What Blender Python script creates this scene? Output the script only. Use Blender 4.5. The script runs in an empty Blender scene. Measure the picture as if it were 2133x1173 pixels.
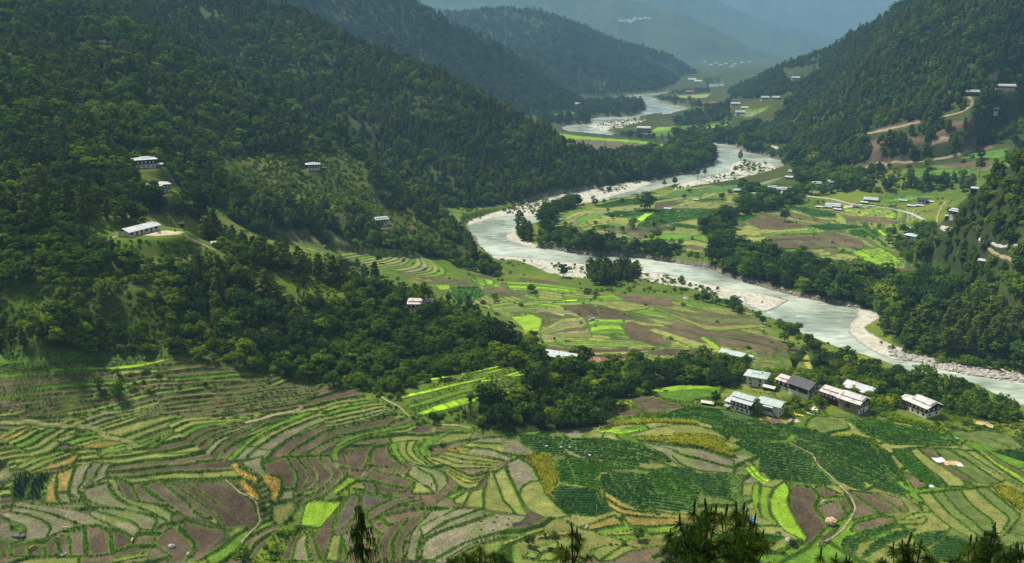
import bpy, bmesh, math, random, re
import numpy as np
from mathutils import Vector, Matrix

R = math.radians
scene = bpy.context.scene
COL = scene.collection
rng = np.random.default_rng(11)
random.seed(11)

# ------------------------------------------------------------------ camera
FPX, CX, CY = 1847.3, 1066.5, 586.5          # focal length and centre in photo pixels
CAM_H = 210.0
PITCH = math.atan((CY - 70.0) / FPX)
cam_d = bpy.data.cameras.new('camera')
cam_d.sensor_fit = 'HORIZONTAL'
cam_d.angle = 2 * math.atan(CX / FPX)
cam_d.clip_start = 0.5
cam_d.clip_end = 60000
cam = bpy.data.objects.new('camera', cam_d)
cam.location = (0, 0, CAM_H)
cam.rotation_euler = (math.pi / 2 - PITCH, 0, 0)
COL.objects.link(cam)
scene.camera = cam

# ------------------------------------------------------------------ sky, sun, exposure
SUN_EL, SUN_ROT = R(56), R(-52)              # high sun over the left mountain, veiled by cloud
world = bpy.data.worlds.new('World')
scene.world = world
world.use_nodes = True
wn, wl = world.node_tree.nodes, world.node_tree.links
wn.clear()
w_out = wn.new('ShaderNodeOutputWorld')
w_bg = wn.new('ShaderNodeBackground')
w_bg.inputs['Strength'].default_value = 0.13
w_sky = wn.new('ShaderNodeTexSky')
w_sky.sky_type = 'NISHITA'
w_sky.sun_disc = False
w_sky.sun_elevation = SUN_EL
w_sky.sun_rotation = SUN_ROT
w_sky.dust_density = 3.0
w_sky.altitude = 1200
w_tc = wn.new('ShaderNodeTexCoord')
w_map = wn.new('ShaderNodeMapping')
w_map.inputs['Scale'].default_value = (1.0, 1.0, 3.0)
w_noise = wn.new('ShaderNodeTexNoise')
w_noise.inputs['Scale'].default_value = 2.2
w_noise.inputs['Detail'].default_value = 5
w_ramp = wn.new('ShaderNodeValToRGB')
w_ramp.color_ramp.elements[0].position = 0.25
w_ramp.color_ramp.elements[0].color = (0.45, 0.45, 0.45, 1)
w_ramp.color_ramp.elements[1].position = 0.6
w_ramp.color_ramp.elements[1].color = (0.95, 0.95, 0.95, 1)
w_mix = wn.new('ShaderNodeMix')
w_mix.data_type = 'RGBA'
w_mix.inputs['B'].default_value = (2.0, 2.0, 1.97, 1)     # even cloud deck
wl.new(w_tc.outputs['Generated'], w_map.inputs['Vector'])
wl.new(w_map.outputs['Vector'], w_noise.inputs['Vector'])
wl.new(w_noise.outputs['Fac'], w_ramp.inputs['Fac'])
wl.new(w_ramp.outputs['Color'], w_mix.inputs['Factor'])
wl.new(w_sky.outputs['Color'], w_mix.inputs['A'])
wl.new(w_mix.outputs['Result'], w_bg.inputs['Color'])
wl.new(w_bg.outputs['Background'], w_out.inputs['Surface'])

sun_d = bpy.data.lights.new('sun', 'SUN')
sun_d.energy = 5.0
sun_d.angle = R(7)
sun_d.color = (1.0, 0.95, 0.86)
sun = bpy.data.objects.new('sun', sun_d)
# direction towards the sun: rotation is measured from +Y, clockwise positive
_sd = Vector((math.sin(SUN_ROT) * math.cos(SUN_EL), math.cos(SUN_ROT) * math.cos(SUN_EL), math.sin(SUN_EL)))
sun.rotation_euler = _sd.to_track_quat('Z', 'Y').to_euler()
sun.location = (0, 0, 3000)
COL.objects.link(sun)

scene.view_settings.view_transform = 'Standard'
scene.view_settings.look = 'None'
scene.view_settings.exposure = 0.5
scene.view_settings.gamma = 1.0
scene.view_settings.use_curve_mapping = False
scene.render.engine = 'CYCLES'
cy = scene.cycles
cy.use_denoising = True
cy.max_bounces = 5
cy.diffuse_bounces = 2
cy.glossy_bounces = 2
cy.transmission_bounces = 2
cy.transparent_max_bounces = 6
cy.volume_bounces = 0
cy.use_adaptive_sampling = True
cy.adaptive_threshold = 0.02

# ------------------------------------------------------------------ small helpers
def setp(o, label=None, cat=None, group=None, kind=None):
    if label: o['label'] = label
    if cat: o['category'] = cat
    if group: o['group'] = group
    if kind: o['kind'] = kind
    return o

def link(name, data, parent=None):
    o = bpy.data.objects.new(name, data)
    COL.objects.link(o)
    if parent is not None:
        o.parent = parent
    return o

def np_mesh(name, verts, faces, mat=None, smooth=True, cols=None):
    """verts (n,3), faces (m,k) all of one size"""
    verts = np.asarray(verts, dtype=np.float32); faces = np.asarray(faces, dtype=np.int32)
    me = bpy.data.meshes.new(name)
    me.vertices.add(len(verts)); me.vertices.foreach_set('co', verts.ravel())
    k = faces.shape[1]
    me.loops.add(faces.size); me.loops.foreach_set('vertex_index', faces.ravel())
    me.polygons.add(len(faces))
    me.polygons.foreach_set('loop_start', np.arange(0, faces.size, k, dtype=np.int32))
    me.polygons.foreach_set('use_smooth', np.full(len(faces), smooth, dtype=bool))
    if cols is not None:
        a = me.color_attributes.new('Col', 'FLOAT_COLOR', 'POINT')
        c4 = np.ones((len(verts), 4), dtype=np.float32); c4[:, :3] = cols
        a.data.foreach_set('color', c4.ravel())
    me.update(calc_edges=True)
    if mat: me.materials.append(mat)
    return me

def hash2(ix, iy, seed):
    h = (ix.astype(np.int64) * 374761393 + iy.astype(np.int64) * 668265263 + seed * 2147483647) & 0x7fffffff
    h = ((h ^ (h >> 13)) * 1274126177) & 0x7fffffff
    h = h ^ (h >> 16)
    return (h & 0xffff) / 65535.0

def vnoise(x, y, seed=0):
    ix = np.floor(x); iy = np.floor(y); fx = x - ix; fy = y - iy
    fx = fx * fx * (3 - 2 * fx); fy = fy * fy * (3 - 2 * fy)
    ix = ix.astype(np.int64); iy = iy.astype(np.int64)
    a = hash2(ix, iy, seed); b = hash2(ix + 1, iy, seed); c = hash2(ix, iy + 1, seed); d = hash2(ix + 1, iy + 1, seed)
    return (a + (b - a) * fx) * (1 - fy) + (c + (d - c) * fx) * fy

def fbm(x, y, octv=4, seed=0):
    s = 0; amp = 0.5; t = 0
    for i in range(octv):
        s = s + amp * vnoise(x, y, seed + i * 17); t += amp
        x = x * 2.03 + 5.1; y = y * 2.03 + 1.7; amp *= 0.5
    return s / t                       # 0..1

def sstep(a, b, x):
    t = np.clip((x - a) / (b - a), 0, 1)
    return t * t * (3 - 2 * t)

# photo pixel -> azimuth and slope of its ray
SP, CP = math.sin(PITCH), math.cos(PITCH)
def ray(px, py):
    px = np.asarray(px, float); py = np.asarray(py, float)
    r = (px - CX) / FPX; u = (CY - py) / FPX
    x = r; y = CP + SP * u; z = -SP + CP * u
    h = np.hypot(x, y)
    return np.arctan2(x, y), z / h

def to_px(x, y, z):
    dz = z - CAM_H
    f = CP * y - SP * dz; u = SP * y + CP * dz
    return CX + FPX * x / f, CY - FPX * u / f, f

FR = {'a': (0, 720, 5.3325), 'b': (350, 740, 5.3325), 'c': (0, 940, 5.3325), 'd': (350, 950, 5.3325), 'e': (700, 760, 5.3325),
      'f': (700, 950, 5.3325), 'g': (1050, 860, 5.3325), 'h': (1050, 950, 5.3325), 'i': (1400, 820, 5.3325), 'j': (1733, 820, 5.3325),
      'k': (1400, 953, 5.3325), 'l': (1733, 953, 5.3325), 'm': (1000, 560, 5.3325), 'n': (1350, 560, 5.3325), 'o': (1100, 360, 5.3325),
      'p': (1480, 400, 4.444), 'q': (1120, 150, 5.3325), 'r': (940, 360, 5.3325), 's': (1400, 270, 5.3325), 't': (1733, 560, 3.665),
      'u': (530, 440, 4.0245), 'v': (800, 560, 5.3325), 'w': (1733, 130, 4.345), 'x': (1100, 720, 5.3325), 'y': (1780, 380, 5.864),
      'z': (160, 300, 4.887), 'V': (1460, 720, 4.102), 'H': (0, 391, 3.0), 'U': (0, 0, 3.0), 'X': (1422, 0, 3.0), 'F': (0, 0, 1.0)}
def pts(fr, s):
    x0, y0, k = FR[fr]
    a = np.array([[float(c) for c in q.split(',')] for q in s.split()])
    return np.stack([x0 + a[:, 0] / k, y0 + a[:, 1] / k], 1)
def P1(fr, x, y):
    x0, y0, k = FR[fr]
    return x0 + x / k, y0 + y / k
# ================================================================== TERRAIN (height field over the valley)
AZ = np.radians(np.concatenate([np.arange(-72, -35, 1.0), np.arange(-35, 35.001, 0.085), np.arange(36, 72.5, 1.0)]))
def _rows():
    d = [6.0]
    while d[-1] < 15500:
        x = d[-1]
        if x < 245: s = max(2.0, x * 0.045)
        elif x < 470: s = 0.62
        elif x < 800: s = 0.00245 * x
        elif x < 1600: s = 0.0036 * x
        elif x < 5000: s = 0.0075 * x
        else: s = 0.02 * x
        d.append(x + s)
    return np.array(d)
DR = _rows()
NR, NC = len(DR), len(AZ)
LD = np.log(DR)
gX = DR[:, None] * np.sin(AZ)[None, :]
gY = DR[:, None] * np.cos(AZ)[None, :]

# control points of the valley floor, terraces and knoll: photo pixel + height above the river
CPZ = """0,745,66 200,745,66 360,748,64 460,765,60 560,785,55 660,800,50 740,815,48 820,828,47 880,860,44 1000,820,47 1060,768,50 1130,772,46
0,870,54 300,860,52 450,830,52 620,845,48 800,870,45 820,905,42 940,900,42 0,940,48 250,930,47 450,930,44 620,930,41 750,940,40
0,1000,42 300,990,42 530,1000,40 700,1000,38 900,1000,38 1080,1000,37 0,1090,37 250,1080,36 450,1080,35 0,1173,33 300,1173,32 480,1150,31
570,1130,28 640,1060,31 700,1173,31 800,1090,36 900,1173,34 1000,1090,37 1100,1150,36
1100,905,40 1300,900,42 1250,1000,38 1200,1080,36 1450,890,42 1400,1000,39 1400,1090,36 1550,900,40 1600,1000,37 1600,1100,36 1700,880,39
1800,950,37 1800,1060,36 1950,900,36 1950,1000,36 1950,1100,37 2133,900,28 2133,1000,36 2133,1150,38 2050,950,36
1530,860,41 1660,840,36 1600,808,33 1750,855,38 1910,865,35 1800,830,30 1850,800,16 2000,870,28 2040,850,14 2100,870,12
1520,748,20 1700,755,10 1620,760,22 1200,740,20 1400,740,18 1050,650,14 1250,630,10 1400,640,9 1600,680,8 1650,730,11 1300,700,14
1300,800,33 1400,820,37 1350,855,39 1200,870,38 1160,800,38 1180,762,28 1450,790,32
850,590,20 1000,590,12 1100,600,9 900,620,18 950,640,17 1230,570,5 1100,560,4 1400,600,4 1500,625,4
560,490,46 700,520,32 850,560,20 450,445,60 620,470,52
1700,400,14 1850,350,40 1800,362,24 1750,430,10 1900,420,16 1960,470,18 2050,500,22 2133,515,26 1890,500,12 1750,480,8 1850,560,6 1900,580,6
2000,560,12 2050,545,16 2133,560,30 2000,650,10 2133,650,24 1640,470,8 1560,520,6 1500,470,7 1350,440,7 1200,480,6 1350,500,6 1480,400,6 1600,400,10
1900,690,6 2000,720,8 2133,740,14 1700,570,6 1300,515,5
1300,300,6 1400,290,6 1180,310,8 1550,280,12 1480,255,15 1540,240,40 1600,205,70 1340,275,8 1200,240,6 1160,250,7 1600,365,8 1280,225,6 1400,205,6"""
_cp = []
for q in CPZ.split():
    px, py, z = map(float, q.split(','))
    a, m = ray(px, py)
    _cp.append((float(a), float((z - CAM_H) / m), z))
# knoll with the school: photo pixel + distance
for px, py, D in [(0, 420, 560), (-250, 330, 620), (120, 430, 545), (200, 470, 530), (290, 487, 522), (340, 488, 522), (400, 500, 520), (450, 515, 520), (520, 540, 522), (600, 562, 520),
                  (680, 592, 518), (760, 605, 515), (830, 627, 510), (900, 660, 500), (1000, 702, 482), (1090, 735, 455), (1140, 752, 440),
                  (100, 560, 480), (300, 540, 495), (300, 620, 455), (100, 660, 430), (500, 620, 480), (500, 700, 440), (700, 680, 475), (700, 750, 430), (850, 720, 462),
                  (950, 760, 440), (330, 402, 630), (300, 345, 690), (200, 395, 640), (100, 380, 640), (0, 340, 650)]:
    a, m = ray(px, py)
    _cp.append((float(a), D, float(CAM_H + m * D)))
# hidden ground behind the knoll, the near slope under the camera, the flanks
for px, D, z in [(560, 600, 52), (680, 590, 44), (800, 580, 36), (900, 560, 32), (1000, 540, 26), (1100, 510, 24), (450, 620, 62), (380, 600, 86)]:
    a, _ = ray(px, 580)
    _cp.append((float(a), D, z))
for a in (-70, -45, -25, 0, 25, 45, 70):
    for D, z in ((6, 206), (20, 193), (35, 178), (60, 155), (100, 121), (150, 82), (195, 50), (235, 37)):
        _cp.append((R(a), D, z))
for a, D, z in [(-60, 400, 110), (-60, 1000, 300), (-45, 420, 95), (-45, 700, 170), (60, 400, 40), (45, 420, 30), (45, 650, 40), (60, 1000, 220), (45, 1100, 110),
                (-30, 1200, 60), (-15, 1100, 20), (-5, 2000, 5), (5, 2200, 6), (10, 3000, 6), (20, 1900, 60), (32, 1500, 130), (0, 4000, 5), (10, 5500, 5), (20, 5000, 60), (0, 9000, 10), (30, 9000, 60), (-30, 5000, 60), (-30, 9000, 60), (0, 15000, 10)]:
    _cp.append((R(a), D, z))
_cp = np.array(_cp)
_U = np.stack([_cp[:, 0], np.log(_cp[:, 1])], 1)
_r = np.linalg.norm(_U[:, None] - _U[None], axis=2)
_n = len(_U)
_A = np.zeros((_n + 3, _n + 3))
BETA = 1.4
_A[:_n, :_n] = -_r ** BETA - 0.0008 * np.eye(_n)
_A[:_n, _n] = 1; _A[:_n, _n + 1:] = _U; _A[_n, :_n] = 1; _A[_n + 1:, :_n] = _U.T
_w = np.linalg.solve(_A, np.concatenate([_cp[:, 2], [0, 0, 0]]))
# evaluate on a coarse lattice and interpolate
cA = np.linspace(AZ[0], AZ[-1], 300); cL = np.linspace(LD[0], LD[-1], 420)
_gz = np.zeros((len(cL), len(cA)))
for i, l in enumerate(cL):
    d = np.hypot(cA[:, None] - _U[None, :, 0], l - _U[None, :, 1])
    _gz[i] = -(d ** BETA) @ _w[:_n] + _w[_n] + _w[_n + 1] * cA + _w[_n + 2] * l
def bil(G, fi, fj):
    i0 = np.clip(np.floor(fi).astype(int), 0, G.shape[0] - 2); j0 = np.clip(np.floor(fj).astype(int), 0, G.shape[1] - 2)
    a = np.clip(fi - i0, 0, 1); b = np.clip(fj - j0, 0, 1)
    return (G[i0, j0] * (1 - b) + G[i0, j0 + 1] * b) * (1 - a) + (G[i0 + 1, j0] * (1 - b) + G[i0 + 1, j0 + 1] * b) * a
FI = np.interp(LD, cL, np.arange(len(cL)))[:, None] + 0 * AZ[None]
FJ = np.interp(AZ, cA, np.arange(len(cA)))[None] + 0 * LD[:, None]
Z = bil(_gz, FI, FJ)
Z = np.maximum(Z, 1.2)
Z += (fbm(gX / 45, gY / 45, 3, 3) - 0.5) * np.clip((Z - 14) / 30, 0, 1) * np.where(DR[:, None] > 420, 3.0, 0.8)

# ------------------------------------------------------------------ hills and mountains: crest and foot lines
def lineD(lst, dpy=0):
    a, z, d = [], [], []
    for px, py, D in lst:
        aa, m = ray(px, py + dpy); a.append(float(aa)); d.append(D); z.append(float(CAM_H + m * D))
    return np.array(a), np.array(d), np.array(z)
def footD(lst):
    a = [float(ray(px, 400)[0]) for px, D, z in lst]
    return np.array(a), np.array([q[1] for q in lst], float), np.array([q[2] for q in lst], float)
MASK = np.zeros((NR, NC), np.int8)            # which hill a point belongs to
TT = np.zeros((NR, NC))
def smooth_interp(x, a, v):
    y = np.interp(x, a, v)
    k = np.hanning(13); k /= k.sum()
    yp = np.concatenate([np.full(6, y[0]), y, np.full(6, y[-1])])
    return np.convolve(yp, k, 'valid')
def mountain(idn, crest, foot, dpy, power, back, gully, gscale, seed, ends=None):
    global Z
    a, d, z = lineD(crest, dpy); fa, fd, fz = footD(foot)
    Dc = smooth_interp(AZ, a, d)[None]; Zc = smooth_interp(AZ, a, z)[None]
    Df = smooth_interp(AZ, fa, fd)[None]; Zf = smooth_interp(AZ, fa, fz)[None]
    D = DR[:, None]
    t = (D - Df) / np.maximum(Dc - Df, 20.0)
    front = Zf + (Zc - Zf) * np.sign(t) * np.abs(t) ** power
    front = np.where(t < 0, Zf + t * 900 - 2, front)
    bk = Zc - (D - Dc) * back
    m = np.where(t < 1, front, bk)
    g = fbm(gX / gscale, gY / gscale, 4, seed)
    rg = 1 - np.abs(2 * fbm(gX / gscale * 0.8 + 7, gY / gscale * 0.8, 4, seed + 5) - 1)
    win = np.clip(t, 0, 1) * np.clip(1 - t, 0, 1) * 4
    win = np.where(t >= 1, 0, win)
    m = m + gully * win * ((g - 0.5) * 1.2 + (rg - 0.75))
    if ends is not None:
        a0, a1 = (float(ray(e, 300)[0]) for e in ends)
        m = np.where((AZ[None] < a0) | (AZ[None] > a1), -50, m)
    win_m = m > Z
    Z = np.where(win_m, m, Z)
    MASK[win_m] = idn
    TT[win_m] = np.broadcast_to(t, Z.shape)[win_m]

# 1 near-left hill, 2 left mountain, 3 second ridge, 4 third ridge, 5 right mountain, 6 right spur, 7.. far ranges
mountain(1, [(-700, -200, 1300), (-300, -120, 1300), (100, -10, 1280), (250, 10, 1260), (316, 43, 1250), (430, 108, 1190), (533, 167, 1130), (620, 212, 1090), (700, 253, 1050), (760, 300, 1010), (850, 390, 960), (960, 475, 880), (1000, 535, 790), (1045, 570, 745), (1100, 600, 720)],
         [(-700, 700, 170), (-300, 620, 130), (0, 655, 118), (300, 640, 100), (450, 690, 62), (650, 750, 40), (800, 765, 26), (960, 790, 9), (1045, 735, 6), (1100, 700, 4)], 16, 0.85, 0.35, 22, 170, 21, ends=(-3000, 1055))
mountain(2, [(-500, -300, 1900), (300, -60, 1700), (560, 0, 1600), (640, 22, 1550), (711, 60, 1500), (780, 92, 1480), (850, 118, 1450), (900, 135, 1430), (1000, 190, 1400), (1080, 235, 1390), (1140, 268, 1380), (1200, 300, 1385), (1300, 338, 1390), (1400, 346, 1410)],
         [(-500, 1400, 100), (500, 1150, 60), (800, 1080, 20), (975, 1045, 3), (1100, 1115, 3), (1280, 1265, 3), (1380, 1335, 3)], 13, 0.9, 0.35, 38, 240, 33, ends=(-3000, 1420))
mountain(3, [(200, -420, 3100), (700, -90, 2800), (800, -40, 2700), (874, 0, 2620), (911, 25, 2600), (994, 65, 2600), (1064, 102, 2620), (1120, 145, 2640), (1178, 185, 2660), (1240, 220, 2700), (1290, 224, 2700)],
         [(200, 2200, 60), (900, 2150, 8), (1150, 2350, 5), (1240, 2580, 5), (1290, 2650, 5)], 7, 0.9, 0.4, 90, 420, 44, ends=(-2000, 1280))
mountain(4, [(600, 10, 4200), (800, 25, 4200), (900, 20, 4200), (950, 24, 4200), (1060, 13, 4200), (1130, 22, 4200), (1180, 38, 4250), (1260, 72, 4300), (1310, 88, 4350), (1400, 113, 4400), (1450, 145, 4450), (1490, 166, 4500), (1530, 172, 4500)],
         [(600, 2900, 8), (1100, 2980, 6), (1240, 3150, 5), (1350, 3350, 5), (1480, 4050, 5), (1530, 4300, 5)], 4, 0.9, 0.4, 130, 600, 55, ends=(-1000, 1520))
mountain(5, [(1475, 205, 3350), (1500, 192, 3200), (1560, 165, 3000), (1600, 143, 2800), (1700, 105, 2500), (1730, 92, 2400), (1780, 60, 2250), (1850, 25, 2050), (1880, 0, 2000), (2000, -70, 1850), (2133, -140, 1750), (2500, -300, 1650), (3200, -400, 1600)],
         [(1475, 2800, 8), (1490, 2520, 12), (1560, 2100, 26), (1600, 1760, 20), (1650, 1520, 16), (1700, 1400, 16), (1760, 1350, 28), (1850, 1290, 58), (2000, 1300, 98), (2094, 1460, 126), (2133, 1480, 136), (2500, 1350, 170), (3200, 1300, 200)], 8, 0.9, 0.4, 60, 300, 66, ends=(1465, 9000))
mountain(6, [(1930, 490, 860), (1960, 452, 860), (1990, 420, 850), (2060, 362, 820), (2133, 318, 800), (2250, 250, 790), (2600, 120, 780)],
         [(1930, 850, 16), (1960, 845, 18), (2060, 735, 26), (2133, 690, 30), (2250, 620, 40), (2600, 560, 60)], 10, 0.9, 0.5, 10, 90, 77, ends=(1935, 9000))
mountain(7, [(700, -30, 8000), (1150, -20, 8000), (1300, -5, 8000), (1422, 27, 7800), (1500, 62, 7600), (1560, 97, 7400), (1620, 118, 7300), (1720, 135, 7200)],
         [(700, 6200, 10), (1300, 6200, 10), (1720, 6400, 10)], 0, 0.95, 0.4, 160, 900, 88, ends=(300, 1720))
mountain(8, [(700, -70, 10500), (1350, -60, 10500), (1422, -40, 10500), (1500, 2, 10500), (1560, 30, 10500), (1640, 50, 10500), (1700, 62, 10500), (1740, 80, 10500), (1800, 105, 10500), (1950, 130, 10500)],
         [(700, 8600, 10), (1950, 8600, 10)], 0, 0.95, 0.4, 260, 1300, 99, ends=(200, 1960))
mountain(9, [(-600, -90, 14000), (500, -85, 14000), (1100, -75, 14000), (1500, -65, 14000), (2000, -85, 14000), (3000, -90, 14000)],
         [(-600, 11500, 10), (3000, 11500, 10)], 0, 0.95, 0.4, 300, 1500, 111)

# ------------------------------------------------------------------ river: outlines on the z = 0 plane
def poly_az(fr, s, z=0.0):
    p = pts(fr, s)
    q = []
    for i in range(len(p)):
        a, b = p[i], p[(i + 1) % len(p)]
        k = max(1, int(np.hypot(*(b - a)) / 12))
        for j in range(k): q.append(a + (b - a) * j / k)
    q = np.array(q)
    a, m = ray(q[:, 0], q[:, 1])
    m = np.minimum(m, -0.02)
    D = (z - CAM_H) / m
    return a, np.log(D)
def fcol(a): return np.interp(a, AZ, np.arange(NC))
def frow(l): return np.interp(l, LD, np.arange(NR))
def fill_poly(a, l, M=None, val=1):
    """even-odd fill in grid index space"""
    if M is None: M = np.zeros((NR, NC), bool)
    x = fcol(a); y = frow(l)
    c0, c1 = int(max(0, x.min())), int(min(NC - 1, x.max() + 1)); r0, r1 = int(max(0, y.min())), int(min(NR - 1, y.max() + 1))
    xs = np.arange(c0, c1 + 1)[None]; ys = np.arange(r0, r1 + 1)[:, None]
    ins = np.zeros((r1 - r0 + 1, c1 - c0 + 1), bool)
    n = len(x)
    for i in range(n):
        x1, y1, x2, y2 = x[i], y[i], x[(i + 1) % n], y[(i + 1) % n]
        if y1 == y2: continue
        c = ((y1 > ys) != (y2 > ys))
        if not c.any(): continue
        ins ^= c & (xs < (x2 - x1) * (ys - y1) / (y2 - y1) + x1)
    M[r0:r1 + 1, c0:c1 + 1] |= ins
    return M
W_POLYS = [
 "2400,945 2300,905 2200,868 2110,836 2060,826 2000,812 1930,800 1880,782 1842,765 1800,750 1750,737 1695,716 1648,690 1625,678 1601,671 1573,654 1550,640 1524,617 1550,620 1553,634 1594,651 1612,644 1642,627 1612,618 1575,611 1537,604 1500,597 1462,590 1425,581 1387,572 1350,566 1296,560 1236,553 1184,547 1127,543 1071,536 1024,533 1005,525 996,508 991,495 977,482 976,471 1030,453 1060,451 1127,450 1127,469 1103,474 1071,484 1051,491 1056,501 1090,512 1114,516 1147,519 1212,531 1287,534 1353,540 1428,551 1481,560 1509,575 1566,592 1594,600 1669,620 1750,635 1785,645 1785,661 1768,675 1768,694 1788,713 1823,735 1856,748 1897,754 1924,756 1959,770 2006,778 2074,789 2133,795 2300,830 2400,850",
 "1205,430 1269,411 1325,396 1357,382 1381,371 1437,360 1464,349 1486,339 1490,321 1482,310 1466,304 1443,297 1385,299 1385,293 1462,294 1531,303 1550,315 1580,321 1636,337 1636,347 1620,352 1606,341 1539,336 1520,345 1520,358 1494,364 1456,375 1419,382 1378,394 1325,409 1287,416 1250,424",
 "1170,270 1174,262 1230,257 1228,248 1251,244 1317,242 1345,229 1345,216 1336,208 1283,204 1283,201 1352,195 1392,191 1390,198 1356,202 1371,208 1397,217 1439,225 1414,238 1379,245 1341,248 1289,253 1221,262 1251,270 1266,272 1285,285 1268,286 1223,281 1186,277",
 "1473,176 1505,174 1511,180 1500,191 1480,192 1478,184"]
G_POLYS = [   # gravel and sand
 "972,470 980,460 1030,444 1060,437 1100,421 1156,408 1212,398 1269,389 1325,378 1360,381 1325,396 1269,411 1205,431 1156,436 1129,443 1127,451 1060,452 1030,454 976,472",
 "1785,643 1850,652 1875,660 1834,662 1798,683 1809,694 1842,713 1861,722 1910,740 1960,752 2133,778 2300,815 2300,832 2133,796 2074,790 2006,779 1959,771 1924,757 1897,755 1856,749 1823,736 1788,714 1767,694 1767,675 1784,660",
 "1350,565 1425,580 1500,596 1575,610 1643,627 1612,645 1594,652 1553,636 1550,620 1524,617 1530,628 1510,628 1480,618 1440,604 1390,598 1350,590 1290,570 1296,559",
 "1020,532 1071,535 1127,542 1184,546 1236,552 1296,559 1350,566 1330,575 1270,575 1240,592 1210,590 1170,585 1120,560 1080,548 1050,545 1046,552",
 "1519,346 1539,335 1606,340 1624,351 1550,363 1519,358", "1519,358 1550,363 1624,351 1655,352 1640,362 1560,374 1440,391 1398,400 1419,382 1456,375 1494,364",
 "2060,826 2110,836 2200,868 2300,905 2300,940 2180,890 2120,865 2080,845",
 "1045,490 1071,482 1076,492 1090,502 1118,512 1114,518 1090,513 1056,502",
 "1221,262 1251,258 1330,250 1345,256 1290,270 1251,271", "1380,247 1415,240 1440,226 1446,230 1420,246 1390,250"]
water = np.zeros((NR, NC), bool)
for s in W_POLYS: fill_poly(*poly_az('F', s), water)
gravel = np.zeros((NR, NC), bool)
for s in G_POLYS: fill_poly(*poly_az('F', s, 0.4), gravel)
gravel &= ~water
cell_r = np.gradient(DR)[:, None]; cell_c = DR[:, None] * np.gradient(AZ)[None, :]
def distance(mask, iters):
    d = np.where(mask, 0.0, 1e6)
    for _ in range(iters):
        d[1:] = np.minimum(d[1:], d[:-1] + cell_r[1:]); d[:-1] = np.minimum(d[:-1], d[1:] + cell_r[:-1])
        d[:, 1:] = np.minimum(d[:, 1:], d[:, :-1] + cell_c[:, 1:]); d[:, :-1] = np.minimum(d[:, :-1], d[:, 1:] + cell_c[:, :-1])
    return d
dw = distance(water, 30)
din = distance(~water, 10)
dg = distance(gravel | water, 24)
n1 = fbm(gX / 14, gY / 14, 3, 91)
near_w = dw < 60
Z = np.where(near_w, np.minimum(Z, 0.4 + 0.5 * dg + 0.9 * np.maximum(dg - 5, 0) ** 1.05), Z)
Z = np.where(gravel, np.minimum(0.18 + 0.045 * dw + 0.3 * n1, 1.8), Z)
Z = np.where(water, -0.25 - np.minimum(din * 0.12, 1.2), Z)
MASK[water | gravel] = 0
Z0 = Z.copy()

def samp(G, a, D):
    return bil(G, frow(np.log(D)), fcol(a))
_LDsearch = int(np.searchsorted(DR, 200))
def hit(px, py, Zg=None):
    """first meeting of a photo ray with the ground -> azimuth, distance, height"""
    Zg = Z0 if Zg is None else Zg
    a, m = ray(px, py); a = np.atleast_1d(a).ravel(); m = np.atleast_1d(m).ravel()
    c = fcol(a); c0 = np.clip(np.floor(c).astype(int), 0, NC - 2); f = c - c0
    prof = Zg[_LDsearch:, c0] * (1 - f) + Zg[_LDsearch:, c0 + 1] * f
    g = prof - (CAM_H + m[None] * DR[_LDsearch:, None])
    pos = g >= 0
    i = np.argmax(pos, 0); none = ~pos.any(0)
    i = np.clip(i, 1, g.shape[0] - 1)
    k = np.arange(len(a))
    g0, g1 = g[i - 1, k], g[i, k]
    w = np.clip(-g0 / np.where(g1 - g0 == 0, 1, g1 - g0), 0, 1)
    D = DR[_LDsearch:][i - 1] * (1 - w) + DR[_LDsearch:][i] * w
    D = np.where(none, 6000, D)
    return a, D, np.where(none, 0, CAM_H + m * D)
def at(px, py):
    a, D, z = hit([px], [py])
    z = float(samp(Z, a, D)[0])
    return Vector((float(D[0] * math.sin(a[0])), float(D[0] * math.cos(a[0])), z))
def ground_z(x, y):
    x = np.asarray(x, float); y = np.asarray(y, float)
    return samp(Z, np.arctan2(x, y), np.hypot(x, y))
def px_mask(fr, s):
    """mask of the ground inside an outline traced on the photo"""
    p = pts(fr, s); q = []
    for i in range(len(p)):
        a, b = p[i], p[(i + 1) % len(p)]
        k = max(1, int(np.hypot(*(b - a)) / 10))
        for j in range(k): q.append(a + (b - a) * j / k)
    q = np.array(q); a, D, z = hit(q[:, 0], q[:, 1])
    return fill_poly(a, np.log(D))
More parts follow.
